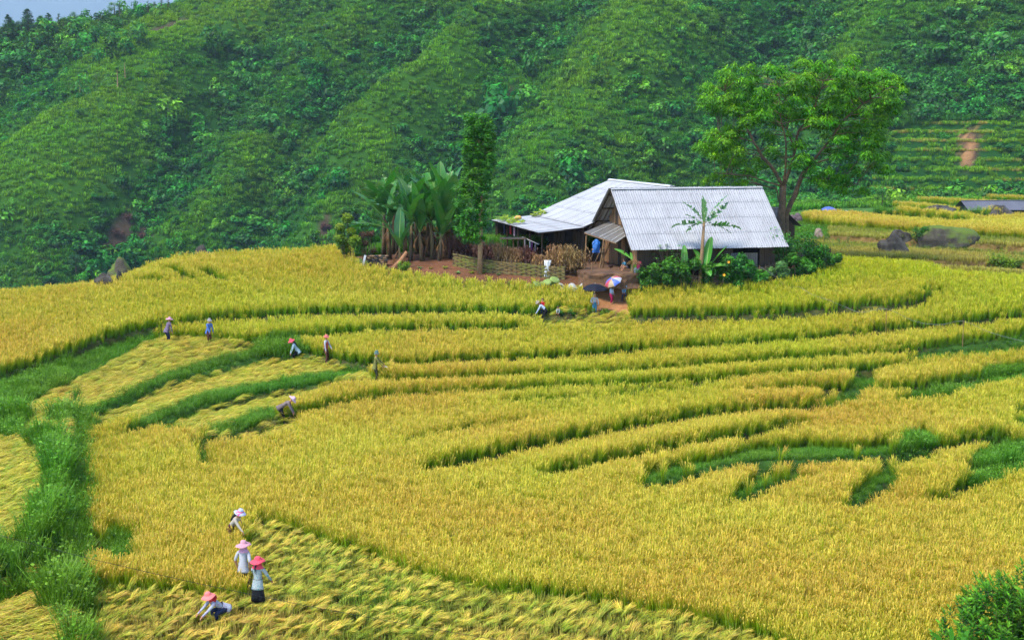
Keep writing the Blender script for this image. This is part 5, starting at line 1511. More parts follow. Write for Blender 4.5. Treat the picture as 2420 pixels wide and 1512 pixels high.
BL = [
 (907, 606, 2.9, .14, auto_leaves(1, 8), 'leftmost banana plant of the clump with broad upright leaves'),
 (920, 612, 2.3, .14, [(180, 30, 1.9, .4, 1.2, .8), (170, 5, 2.0, .35, 1.0, .9), (200, 20, 1.7, .4, 1.3, .8), (60, 75, 1.8, .5, .5, .2), (300, 60, 1.7, .5, .8, .2)], 'banana plant with torn pale fronds drooping left over the yellow bush'),
 (970, 616, 2.35, .12, auto_leaves(3, 7, 2.1, .6), 'banana plant behind the leaning stump with dark hanging leaves'),
 (998, 616, 1.9, .13, [(100, 82, 2.0, .5, .3, .1), (200, 70, 1.9, .6, .6, .1), (330, 72, 1.9, .62, .7, .1), (270, 70, 1.7, .65, .9, .1), (20, 60, 1.6, .5, .9, .2), (240, 78, 2.1, .5, .3, .1)], 'banana plant in the middle of the clump with lit yellow green blades'),
 (1022, 613, 2.7, .13, auto_leaves(5, 7, 1.7, .42, .6), 'banana plant at the back of the clump with ragged narrow leaves'),
 (1048, 610, 2.5, .15, auto_leaves(6, 8, 2.2, .62, .1, (55, 88)), 'right hand banana plant of the clump with the tallest dark leaves'),
 (944, 620, 1.0, .09, [(80, 80, 1.6, .5, .3, 0), (200, 62, 1.4, .45, .6, 0), (330, 65, 1.5, .45, .6, 0), (260, 40, 1.2, .4, 1.0, 0)], 'short young banana plant between the clump stems and the stone pile'),
 (1070, 606, 2.2, .12, auto_leaves(8, 6, 1.9, .55, .2, (60, 88)), 'banana plant next to the column tree at the clump edge'),
 (985, 600, 3.0, .13, auto_leaves(9, 8, 1.6, .36, .9), 'old banana plant with shredded brown leaves at the back middle'),
 (940, 600, 3.1, .13, auto_leaves(10, 7, 1.7, .40, .6), 'tall banana plant with pale torn tips at the back left'),
 (958, 608, 2.5, .13, auto_leaves(11, 8, 1.9, .55, .2), 'dense banana plant between the left pair and the leaning stump'),
 (1010, 606, 2.3, .13, auto_leaves(12, 8, 1.9, .58, .1), 'leafy banana plant hidden among the middle stems'),
 (1038, 616, 1.7, .11, auto_leaves(13, 7, 1.7, .52, .1), 'low banana plant in front of the trellis'),
 (930, 600, 2.8, .13, auto_leaves(14, 8, 1.8, .5, .3), 'broad leaved banana plant behind the left pair of stems'),
 (1060, 600, 2.9, .13, auto_leaves(15, 8, 1.9, .55, .2), 'tall dark banana plant behind the right hand one'),
 (1003, 598, 3.0, .13, auto_leaves(16, 8, 1.8, .5, .4), 'tall banana plant behind the lit middle one'),
 (1082, 610, 1.6, .1, auto_leaves(17, 7, 1.7, .5, .1), 'low banana plant touching the column tree foliage'),
]
for i, (px, py, h, r0, lv, lab) in enumerate(BL):
    banana('banana_plant', lab, bat(px, py), h * 0.98, r0 * 1.15, [(a_, min(88, e_ * 1.05), L_ * 1.72, W_2 * 1.6, d_ * .62, t_) for a_, e_, L_, W_2, d_, t_ in lv], group=BG, lean=(random.uniform(-.15, .15), random.uniform(-.2, .2)), dead=6, seed=i + 1)
# the ragged tall banana in front of the roof
pB = bat(1653, 690)
banana('banana_plant', 'single tall banana plant with shredded fronds standing against the white roof', pB, 4.2, .12,
       [(10, 52, 2.3, .45, .25, .6), (15, 38, 2.0, .75, -.1, .5), (5, 8, 2.3, .8, .75, .55), (-10, -12, 2.0, .75, .7, .6), (178, 6, 2.1, .8, .7, .55), (172, 40, 1.4, .75, .5, .5), (165, 52, 1.8, .42, .6, .6), (120, 86, 1.7, .40, .15, .6), (60, 84, 1.6, .36, .1, .6), (190, -15, 1.3, .7, .8, .6), (250, 20, 1.3, .6, .9, .6)],
       smat=M_BARKP, lean=(.2, 0), dead=0, seed=40)
pY = bat(1668, 693)
banana('banana_plant', 'young bright green banana plant with whole leaves under the tall one', pY, 1.5, .1,
       [(60, 78, 2.0, .62, .4, 0), (20, 48, 2.1, .5, .1, 0), (150, 66, 1.7, .5, .5, 0), (-20, 20, 1.7, .42, .8, 0), (190, 30, 1.6, .4, .8, 0), (270, 20, 1.3, .45, 1.2, 0)], mat=M_BANY, smat=M_BSTEMY, dead=0, seed=41)
pY2 = bat(1616, 692)
banana('banana_plant', 'small banana plant with a pale upright blade left of the tall one', pY2, 1.2, .08,
       [(85, 84, 1.7, .45, .2, 0), (165, 50, 1.7, .42, .5, 0), (20, 48, 1.3, .4, .7, 0), (200, 70, 1.2, .4, .3, 0)], mat=M_BANY, smat=M_BSTEMY, dead=0, seed=42)
pY3 = on_house(0.1, 0.2, -.2)
banana('banana_plant', 'small banana shoot with one leaf across the farmhouse wall by the gate', pY3, 1.0, .05,
       [(168, 38, 1.25, .36, .5, .1), (100, 70, .6, .2, .3, 0)], mat=M_BANY, smat=M_BSTEMY, dead=0, seed=43)

# ------------------------------------------------------------------ shrubs
def shrub(name, label, at, w, h, mat, leaf=0.07, n=1600, seed=0, cat='shrub', group=None, depth=None, shell=.35, flowers=0):
    r = random.Random(seed + 100)
    t = thing(name, label, cat, tuple(at), 0, group)
    mb = MB(); k = max(5, int(w * 5)); lob = []
    for i in range(k):
        c = Vector((r.uniform(-.5, .5) * w * .8, r.uniform(-.5, .5) * (depth or w * .7), h * (0.25 + 0.6 * r.random()) * (1 - .25 * abs(r.uniform(-1, 1)))))
        q = r.uniform(.16, .30) * min(w, h * 1.4); lob.append((c, q)); leaf_cloud(mb, r, c, q, n // k, leaf, up=.35, shell=shell, aspect=.55)
    link('foliage', mb.mesh('foliage', mat, colors=True), t)
    st = MB()
    for c, q in lob: st.tube([(c.x * .25, c.y * .25, -.1), (c.x * .6, c.y * .6, c.z * .5), tuple(c)], [.03, .02, .012], 5, cap=False)
    link('stems', st.mesh('stems', M_BARK), t)
    for i in range(flowers):
        c, q = r.choice(lob); p = c + Vector((r.uniform(-.5, .5) * q, -q, r.uniform(-.3, .3) * q))
        fb = MB()
        for a in range(5):
            e = Vector((math.cos(a * 1.2566), 0, math.sin(a * 1.2566))); s2 = Vector((-e.z, 0, e.x)); fb.quad(p, p + e * .05 + s2 * .04 + Vector((0, -.03, 0)), p + e * .10 + Vector((0, -.04, 0)), p + e * .05 - s2 * .04 + Vector((0, -.03, 0)))
        link('flower', fb.mesh('flower', M_FLOWER), t)
    return t
HG = 'shrubs growing over the old wattle fence'
for i, (px, py, wpx, hpx, mt, lab, fl) in enumerate([
 (1530, 697, 54, 62, M_SHRUB, 'leafy creeper shrub on the wattle fence next to the gate post', 0),
 (1572, 697, 64, 78, M_SHRUB, 'dark rounded shrub on the fence left of the tall banana', 0),
 (1622, 696, 66, 76, M_SHRUB, 'dense shrub at the foot of the tall banana plant', 0),
 (1690, 693, 72, 92, M_SHRUB, 'large dark shrub with two orange flowers right of the tall banana', 2),
 (1742, 690, 72, 78, M_SHRUB, 'shrub with small leaves before the dark wall under the eave', 0),
 (1790, 680, 50, 36, M_SHRUB, 'low weedy shrub at the foot of the cable stake', 0),
 (1843, 672, 46, 52, M_PALESHRUB, 'pale young shrub in front of the right end of the wattle fence', 1),
 (1888, 662, 62, 50, M_SHRUB, 'dark bush under the right eave corner beside the wattle', 0),
 (1935, 655, 62, 58, M_SHRUB, 'rounded bush at the right end of the garden hedge', 0),
 (1965, 650, 34, 46, M_SHRUB, 'last small bush of the hedge beside the green rice', 0)]):
    at = bat(px, py); s_ = F / at.y
    shrub('shrub', lab, at, wpx * 1.15 / s_, hpx * 1.32 / s_, mt, .085, 3600, i, group=HG, depth=1.1, flowers=fl)
at = bat(826, 630); shrub('shrub', 'yellow green bush at the left corner of the vegetable garden', at, 1.7, 4.0, M_YSHRUB, .07, 4600, 31, depth=1.3)
at = bat(862, 620); shrub('shrub', 'dark half dead bush between the yellow bush and the bananas', at, 1.3, 2.9, M_REDDRY, .05, 1300, 32, depth=1.2)
for i_, (px_, py_, lab_) in enumerate([(930, 596, 'dark undergrowth behind the left banana stems'), (985, 596, 'dark undergrowth behind the middle banana stems'), (1045, 594, 'dark brushwood behind the right banana stems'), (1100, 600, 'dark brushwood behind the column tree')]):
    shrub('shrub', lab_, bat(px_, py_), 2.4, 2.1, M_REDDRY if i_ > 1 else M_CONE, .07, 1300, 60 + i_, depth=1.2, group='undergrowth behind the bananas')
at = bat(872, 612); shrub('shrub', 'green leafy bush behind the white marker post', at, 1.6, 2.9, M_SHRUB, .07, 1500, 33, depth=1.0)
at = bat(962, 645); shrub('shrub', 'small bright green bush growing in the vegetable bed', at, 1.15, .75, M_YSHRUB, .05, 1000, 34, depth=.8)
at = bat(842, 634); shrub('shrub', 'soft blue green grass clump beside the marker post', at, 1.5, .75, M_PALESHRUB, .05, 1100, 35, depth=.9)
at = bat(905, 640); shrub('shrub', 'low row of cabbages and weeds along the cane edging', at, 2.6, .35, M_PALESHRUB, .06, 900, 36, depth=.7)
at = bat(1455, 748); shrub('shrub', 'little weed clump on the path edge beside the black umbrella', bat(1420, 746), 1.2, .5, M_YSHRUB, .05, 700, 37, depth=.6)
shrub('shrub', 'green weeds by the crouching toddler', bat(1338, 748), 1.3, .5, M_SHRUB, .05, 700, 38, depth=.6)
at = bat(1810, 630); shrub('shrub', 'bushy undergrowth around the foot of the spreading tree', Vector((tb.x + .3, tb.y - 1.5, gzs(tb.x, tb.y - 1.5))), 2.6, 1.5, M_SHRUB, .07, 1500, 39, depth=1.2)
shrub('shrub', 'dense bush under the right end of the farmhouse roof', on_house(LEN + .6, 1.5, 0), 2.8, 2.6, M_SHRUB, .08, 3000, 48, depth=2.0)
shrub('shrub', 'low bush between the tree trunk and the rocks', Vector((tb.x + 2.0, tb.y + 2, gzs(tb.x + 2, tb.y + 2))), 2.2, 1.7, M_YSHRUB, .07, 1300, 47, depth=1.4)
at = bat(2170, 566); shrub('shrub', 'little green bush between the two dark boulders', at, 1.6, 1.2, M_SHRUB, .07, 900, 45, depth=.8)
at = bat(2385, 640); shrub('shrub', 'grassy mound at the right edge of the stubble bank', at, 4.0, 1.3, M_YSHRUB, .08, 1900, 46, depth=1.5)
for i_, (px_, py_, w_, h_, lab_) in enumerate([(278, 560, 3.5, 2.0, 'dry reddish scrub on the dark soil scar of the slope'), (300, 525, 3.0, 1.8, 'dry scrub at the top of the dark soil scar'), (338, 565, 2.6, 1.8, 'dry scrub on the smaller soil scar to the right'), (262, 590, 3.0, 1.6, 'dry scrub at the bottom of the dark soil scar'), (772, 545, 2.4, 1.6, 'dry scrub on the grey scar by the banana clump')]):
    shrub('shrub', lab_, Vector(ground_at(px_, py_)), w_, h_, M_REDDRY, .16, 700, 80 + i_, group='dry scrub on the soil scars')
# cassava bush with hand shaped leaves
at = bat(1580, 690)
t = thing('cassava_plant', 'cassava shrub with finger shaped leaves left of the tall banana', 'shrub', tuple(at)); mb = MB(); st = MB(); r = random.Random(3)
for k in range(46):
    p = Vector((r.uniform(-1.0, 1.0), r.uniform(-.6, .6), r.uniform(1.7, 3.0) - .25 * abs(r.gauss(0, 1))))
    st.tube([(p.x * .2, p.y * .2, 0), (p.x * .5, p.y * .5, p.z * .6), tuple(p)], [.025, .018, .008], 4, cap=False)
    a0 = r.uniform(0, 2 * PI); g = r.random()
    for f in range(7):
        a = a0 + f * 0.8; e = Vector((math.cos(a), math.sin(a), -.35)).normalized(); s2 = Vector((-math.sin(a), math.cos(a), 0)); L_ = r.uniform(.18, .28)
        mb.quad(p, p + e * L_ * .5 + s2 * .035, p + e * L_, p + e * L_ * .5 - s2 * .035, (r.uniform(.5, 1), g, 0))
link('foliage', mb.mesh('foliage', M_SHRUB, colors=True), t); link('stems', st.mesh('stems', M_BARK), t)

# ------------------------------------------------------------------ near bush in the lower right corner
at = Vector((12.7, 34.2, gzs(12.7, 34.2) + .45))
t = thing('near_bush', 'glossy green bush in the lower right corner close to the camera', 'bush', tuple(at)); mb = MB(); st = MB(); r = random.Random(8)
def lance(mb, p, e, nrm, L_, W, col, mi=0):
    s2 = e.cross(nrm).normalized(); m1 = p + e * L_ * .45 - nrm * L_ * .03; tip = p + e * L_ - nrm * L_ * .18
    mb.quad(p, m1 + s2 * W + nrm * W * .35, tip, m1, col, mi); mb.quad(p, m1, tip, m1 - s2 * W + nrm * W * .35, (col[0], (col[1] * 1.37) % 1, 0), mi)
for k in range(520):
    th = r.uniform(0, 2 * PI); ph = math.acos(r.uniform(-.05, 1)); q = r.uniform(.72, 1.04)
    bump = 0.88 + 0.2 * vnoise(np.array([th * 1.5]), np.array([ph * 2.5]))[0]
    p = Vector((math.cos(th) * math.sin(ph) * 2.15 * q * bump, math.sin(th) * math.sin(ph) * 1.5 * q * bump, .9 + math.cos(ph) * 2.15 * q * bump))
    axis = (Vector((p.x, p.y, p.z)).normalized() * .5 + Vector((r.uniform(-.3, .3), r.uniform(-.3, .3), 1))).normalized()
    st.tube([tuple(p - axis * .3), tuple(p - axis * .04)], [.008, .004], 4, cap=False)
    for f in range(12):
        u = f / 12; a = f * 2.4; o_ = axis.orthogonal().normalized(); o_.rotate(Matrix.Rotation(a, 3, axis))
        e = (o_ * (1 - .6 * u) + axis * (.15 + .8 * u)).normalized(); nn = (axis - e * axis.dot(e)).normalized()
        lance(mb, p - axis * (.28 * (1 - u)), e, nn, r.uniform(.13, .21), .036, (min(1, .35 + .5 * u + r.uniform(-.2, .2)), r.random(), 0))
for k in range(40):
    th = r.uniform(0, 6.28); q = r.uniform(0, .75); leaf_cloud(mb, r, (math.cos(th) * 1.6 * q, math.sin(th) * 1.1 * q, r.uniform(.5, 2.3)), .5, 60, .11, up=.4, shell=.1, aspect=.4)
link('foliage', mb.mesh('foliage', M_NEARLEAF, colors=True), t); link('stems', st.mesh('stems', M_BARK), t)
for k, (x, a, L_) in enumerate([(-2.35, 150, .8), (-2.15, 118, .75), (-1.95, 95, .8), (-1.75, 75, .75), (-2.3, 165, .7), (-1.6, 100, .6)]):
    b = MB(); d = Vector((math.cos(R(a)), -.1, math.sin(R(a)))); p0 = Vector((x, -.8, 1.35)); sd = Vector((-d.z, .35, d.x)).normalized()
    b.ribbon([p0 + d * L_ * u - Vector((0, 0, .25 * u * u)) for u in (0, .25, .5, .75, 1)], [.05, .11, .12, .08, .01], sd, [(.9, r.random(), 0)] * 5)
    link('broad_leaf', b.mesh('broad_leaf', M_BANY, colors=True), t)

# ------------------------------------------------------------------ boulders
M_PALEROCK = solid('pale_rock', (0.20, 0.15, 0.11), .95, .4, 3, .6)
def boulder(label, px, py, wpx, hpx, mat, seed, rot=0, yfac=0.7, sharp=.25, tilt=0.0, Y=None, group='rocks in the fields'):
    g = Vector(ground_at(px, py)) if Y is None else Vector((P(px, py, Y).x, Y, gzs(P(px, py, Y).x, Y)))
    s_ = F / g.y; w = wpx / s_; h = hpx / s_
    bm = bmesh.new(); bmesh.ops.create_icosphere(bm, subdivisions=4, radius=1)
    from mathutils import noise as mn
    for v in bm.verts:
        d = v.co.normalized(); n = mn.fractal(d * 1.1 + Vector((seed * 3.1, 0, 0)), 1.0, 2.0, 4) * sharp * 1.6 + mn.noise(d * 5 + Vector((0, seed, 0))) * .05
        v.co = d * (1 + n)
        v.co.z = v.co.z if v.co.z > -.3 else -.3
    me = bpy.data.meshes.new('boulder'); bm.to_mesh(me); bm.free(); me.materials.append(mat); me.polygons.foreach_set('use_smooth', [True] * len(me.polygons))
    co = np.array([v.co[:] for v in me.vertices]); ext = co.max(0) - co.min(0)
    me.transform(Matrix.Rotation(tilt, 4, 'Y'))
    co = np.array([v.co[:] for v in me.vertices]); mn_, mx_ = co.min(0), co.max(0)
    sx = w / (mx_[0] - mn_[0]); sz = (h + .2) / (mx_[2] - mn_[2]); sy = w * yfac / (mx_[1] - mn_[1])
    for v in me.vertices: v.co = ((v.co.x - (mn_[0] + mx_[0]) / 2) * sx, (v.co.y) * sy, (v.co.z - mn_[2]) * sz - .2)
    o = link('boulder', me, None, (g.x, g.y + w * yfac * .4, g.z), rot); tag(o, label, 'boulder', group); return o
boulder('grey pointed boulder in front of the mossy rock on the stubble', 2117, 602, 80, 47, M_STONE, 1, yfac=.6)
boulder('dark boulder tucked between the pointed boulder and the mossy rock', 2138, 578, 82, 36, M_STONE, 2, yfac=.5)
boulder('long low boulder topped with green moss', 2234, 582, 172, 50, M_MOSS, 3, yfac=.45, sharp=.18)
boulder('grey leaning boulder beside the far hut roof', 2370, 521, 66, 36, M_STONE, 14, yfac=.6)
boulder('flat brown boulder left of the far hut', 2225, 517, 88, 17, M_STONE, 5, yfac=.5)
boulder('purplish boulder behind the tree trunk', 1846, 527, 46, 24, M_PURPLESTONE, 6, yfac=.7)
boulder('rounded purplish boulder right of the tree trunk', 1884, 525, 40, 22, M_PURPLESTONE, 7, yfac=.7)
boulder('mossy boulder at the left tip of the golden far field', 1914, 519, 36, 17, M_MOSS, 8, yfac=.7)
boulder('pale upright rock at the field corner right of the tree', 1937, 561, 24, 22, M_PALEROCK, 19, yfac=.8)
boulder('small brown stone on the stubble terrace', 2006, 589, 22, 11, M_STONE, 10)
boulder('little dark stone near the stubble bank', 2055, 593, 14, 8, M_STONE, 11)
boulder('big dark mossy boulder at the left edge of the crest', 280, 690, 80, 88, M_MOSS, 12, yfac=.6, Y=97)
boulder('sharp leaning boulder at the left end of the crest', 243, 694, 46, 50, M_STONE, 13, tilt=.6, yfac=.6)
boulder('small grey stone in the rice at the left crest', 281, 690, 20, 46, M_STONE, 15, Y=89.5)
boulder('dark rock on the skyline of the rice crest', 477, 628, 56, 52, M_STONE, 16, yfac=.7, Y=96)

# ------------------------------------------------------------------ trees on the mountain
def crown_mesh(seed, kind):
    r = random.Random(seed); mb = MB(); tr = MB()
    if kind == 'fir':
        for k in range(13):
            u = k / 12; zz = 1.1 + 4.6 * u; rad = 1.35 * (1 - u) ** .7 + .22
            for q in range(5):
                a = r.uniform(0, 2 * PI); leaf_cloud(mb, r, (math.cos(a) * rad * .6, math.sin(a) * rad * .6, zz + r.uniform(-.2, .2)), rad * .55 + .12, 70, .09, squash=.6, shell=.3)
    elif kind == 'thin':
        for k in range(9):
            zz = 1 + 2.4 * k / 8; a = r.uniform(0, 2 * PI); leaf_cloud(mb, r, (math.cos(a) * .3, math.sin(a) * .3, zz), .42, 70, .07, squash=.7, shell=.2)
    elif kind == 'palm':
        for k in range(5): leaf_cloud(mb, r, (r.uniform(-.4, .4), r.uniform(-.4, .4), 4.2 + r.uniform(-.3, .5)), .5, 70, .10, squash=.7, shell=.2)
    else:
        for k in range(16):
            d = Vector((r.gauss(0, 1), r.gauss(0, 1), r.gauss(0, .8))).normalized(); leaf_cloud(mb, r, Vector((0, 0, 3.2)) + Vector((d.x * 1.3, d.y * 1.3, d.z * 1.25)), .72, 130, .095, squash=.8, shell=.3)
    tr.tube([(0, 0, -.6), (.05, 0, 2), (0, .03, {'fir': 5.6, 'thin': 3.3, 'palm': 4.3}.get(kind, 4))], [.16, .11, .04], 6)
    return mb, tr
def hill_tree(label, px, py, hpx, kind, seed, mat, Y=None, group='trees along the ridge', wide=1.0):
    if Y is None:
        x, y, z0 = ground_at(px, py)
    else:
        p = P(px, py, Y); x, y, z0 = p.x, Y, gzs(p.x, Y)
    s_ = F / y; hh = {'fir': 5.8, 'thin': 3.7, 'palm': 4.9}.get(kind, 5.0); k = hpx / s_ / hh
    t = thing('hill_tree', label, 'tree', (x, y, z0), random.uniform(0, 6), group); mb, tr = crown_mesh(seed, kind)
    a = link('crown', mb.mesh('crown', mat, colors=True), t); b2 = link('trunk', tr.mesh('trunk', M_BARKP if kind == 'palm' else M_BARK), t)
    for o in (a, b2): o.scale = (k * wide, k * wide, k)
    return t
RT = [
 (21, 92, 52, 'fir', 'broad dark fir at the left end of the ridge', M_RIDGE), (68, 84, 60, 'fir', 'tallest pointed fir on the left ridge', M_RIDGE), (52, 90, 42, 'round', 'dark rounded crown left of the tallest ridge fir', M_RIDGE), (86, 88, 40, 'round', 'dark rounded crown right of the tallest ridge fir', M_RIDGE),
 (97, 82, 42, 'fir', 'left one of the twin firs on the ridge', M_RIDGE), (116, 78, 44, 'fir', 'right one of the twin firs on the ridge', M_RIDGE), (139, 66, 34, 'thin', 'slight pale tree alone against the sky', M_RIDGE), (4, 96, 40, 'round', 'dark crown cut by the left edge of the view on the ridge', M_RIDGE),
 (150, 70, 30, 'round', 'green bush crown on the ridge below the slight pale tree', M_SHRUB), (176, 62, 34, 'round', 'wide light green crown on the ridge between the firs', M_SHRUB), (200, 62, 32, 'round', 'green bush crown touching the lone tall fir', M_RIDGE),
 (219, 54, 50, 'fir', 'lone tall fir standing above the ridge bushes', M_RIDGE), (233, 56, 28, 'round', 'bush at the foot of the lone tall fir', M_RIDGE), (271, 42, 38, 'round', 'brownish round crowned tree against the sky', M_PALESHRUB), (284, 40, 38, 'thin', 'dark narrow top behind the brownish crowned tree', M_RIDGE),
 (309, 36, 18, 'thin', 'thin sapling on the brown grassy ridge', M_RIDGE), (324, 33, 20, 'thin', 'second thin sapling on the brown ridge', M_RIDGE),
 (350, 30, 28, 'thin', 'light green sapling with open crown on the ridge', M_HGRASS), (364, 28, 24, 'thin', 'light green sapling beside the open crowned one', M_HGRASS), (382, 24, 30, 'thin', 'tall light sapling touching the top of the view', M_HGRASS), (398, 22, 26, 'thin', 'last light sapling on the ridge before the view ends', M_HGRASS)]
for i, (px, py, hp, kd, lab, mt) in enumerate(RT):
    hill_tree(lab, px, py, hp, kd, i + 3, mt, wide=1.45 if kd == 'fir' else 1.2)
MT = [
 (190, 226, 42, 'palm', 'slender tree with a bare white trunk on the upper left slope', M_HGRASS), (278, 210, 52, 'palm', 'bare white trunk standing in the slope bushes', M_SHRUB), (296, 185, 44, 'palm', 'second bare trunk just right of the white one', M_SHRUB),
 (228, 196, 26, 'round', 'pale feathery tree above the light green spur', M_PALESHRUB), (312, 260, 24, 'round', 'pale tree in the middle of the left slope', M_PALESHRUB), (505, 235, 28, 'round', 'pale crowned tree on the central slope', M_PALESHRUB),
 (490, 330, 30, 'round', 'grey green tree beside the central gully', M_PALESHRUB), (346, 400, 26, 'round', 'round pale tree low on the left slope', M_PALESHRUB), (180, 655, 56, 'round', 'blue green tree at the foot of the slope by the boulders', M_RIDGE),
 (300, 655, 30, 'round', 'bright leafed small tree behind the crest boulder', M_YSHRUB), (1480, 290, 28, 'round', 'dark tree on the slope above the back house', M_SHRUB), (1620, 300, 30, 'round', 'dark tree left of the spreading tree crown', M_SHRUB),
 (2150, 200, 36, 'round', 'light green tree on the right hill', M_HGRASS), (2300, 120, 34, 'round', 'pale tree high on the right hill', M_PALESHRUB), (2260, 250, 32, 'round', 'dark tree above the hillside terraces', M_SHRUB),
 (2085, 490, 46, 'round', 'dark green tree at the end of the far rice strips', M_SHRUB), (2020, 480, 34, 'round', 'bush tree behind the blue tarpaulin', M_SHRUB), (2230, 452, 26, 'round', 'round bush on the line above the far strips', M_SHRUB), (2330, 450, 30, 'round', 'leafy bush at the right above the far strips', M_SHRUB), (2390, 448, 28, 'round', 'bush at the right edge above the far strips', M_SHRUB), (2160, 455, 26, 'round', 'bush at the left start of the far strips', M_SHRUB)]
for i, (px, py, hp, kd, lab, mt) in enumerate(MT):
    hill_tree(lab, px, py, hp, kd, i + 60, mt, group='trees on the mountain side')
# ------------------------------------------------------------------ air
def haze_box():
    mb = MB(); mb.box((-7000, -60, -60), (7000, 12500, 1500)); m, nt, out = new_mat('haze_air')
    v = N(nt, 'ShaderNodeVolumePrincipled'); v.inputs['Color'].default_value = (0.62, 0.80, 1.0, 1); v.inputs['Density'].default_value = 0.00009; v.inputs['Anisotropy'].default_value = 0.0
    nt.links.new(v.outputs[0], out.inputs['Volume'])
    o = link('haze', mb.mesh('haze', m)); tag(o, 'thin blue air between the fields and the mountain', 'haze', kind='stuff')
def distant_range():
    us = np.linspace(-0.6, 0.6, 120); ys_ = np.linspace(8200, 11500, 40)
    U, Yv = np.meshgrid(us, ys_, indexing='ij'); X = U * Yv
    t = (Yv - 8200) / 3300.0
    Z = -40 + 1350 * np.sin(np.clip(t * 1.5, 0, 1) * PI / 2) * (0.9 + 0.35 * fbm(X / 1900, Yv / 4000, 4)) - 700 * np.clip(t - .7, 0, 1)
    m = solid('far_forest', (0.03, 0.06, 0.05), .95, .3, .004)
    o = link('distant_mountain', grid_mesh('distant_mountain', X, Yv, Z, m)); tag(o, kind='structure')
    gx_, gy_ = np.meshgrid(np.linspace(-6500, 6500, 30), np.linspace(640, 8600, 30), indexing='ij')
    o = link('valley', grid_mesh('valley', gx_, gy_, -38 + 12 * fbm(gx_ / 900, gy_ / 900, 3), m)); tag(o, kind='structure')
distant_range()
haze_box()
# ------------------------------------------------------------------ people
SKIN = solid('skin', (0.36, 0.17, 0.09), 0.6, 0.1, 8)
HAIR = solid('black_hair', (0.012, 0.010, 0.010), 0.5, 0.3, 12)
EYE = solid('eye_dark', (0.015, 0.012, 0.012), 0.4)
LIP = solid('lip', (0.28, 0.09, 0.07), 0.6)
def cloth(name, col, **k):
    col = tuple(c * .60 for c in col); return solid('cloth_' + name, col, 0.85, k.pop('var', 0.14), k.pop('scale', 5), 0.25, spec=0.15, **k)
def pattern(name, kind, c1, c2, c3=None, scale=20):
    c1, c2 = [tuple(c * .60 for c in q) for q in (c1, c2)]; c3 = tuple(c * .60 for c in c3) if c3 else None
    m, nt, out = new_mat('cloth_' + name); tc = N(nt, 'ShaderNodeTexCoord')
    if kind == 'plaid':
        w = N(nt, 'ShaderNodeTexWave'); w.bands_direction = 'X'; w.inputs['Scale'].default_value = scale; nt.links.new(tc.outputs['Object'], w.inputs[0])
        w2 = N(nt, 'ShaderNodeTexWave'); w2.bands_direction = 'Z'; w2.inputs['Scale'].default_value = scale * .8; nt.links.new(tc.outputs['Object'], w2.inputs[0])
        c = mixrgb(nt, ramp(nt, w.outputs['Fac'], [(.35, (0, 0, 0)), (.6, (1, 1, 1))]), c1, c2)
        c = mixrgb(nt, ramp(nt, w2.outputs['Fac'], [(.7, (0, 0, 0)), (.9, (.5, .5, .5))]), c, c3 or c2)
    else:
        v = N(nt, 'ShaderNodeTexVoronoi'); v.inputs['Scale'].default_value = scale; nt.links.new(tc.outputs['Object'], v.inputs[0])
        c = mixrgb(nt, ramp(nt, v.outputs['Distance'], [(.22, (1, 1, 1)), (.34, (0, 0, 0))]), c1, c2)
        if c3:
            n1 = noise(nt, scale * .55, 2, tc.outputs['Object']); c = mixrgb(nt, ramp(nt, n1, [(.55, (0, 0, 0)), (.62, (1, 1, 1))]), c, c3)
    p = N(nt, 'ShaderNodeBsdfPrincipled'); p.inputs['Roughness'].default_value = .85; p.inputs['Specular IOR Level'].default_value = .15
    nt.links.new(c, p.inputs['Base Color']); nt.links.new(p.outputs[0], out.inputs[0]); return m

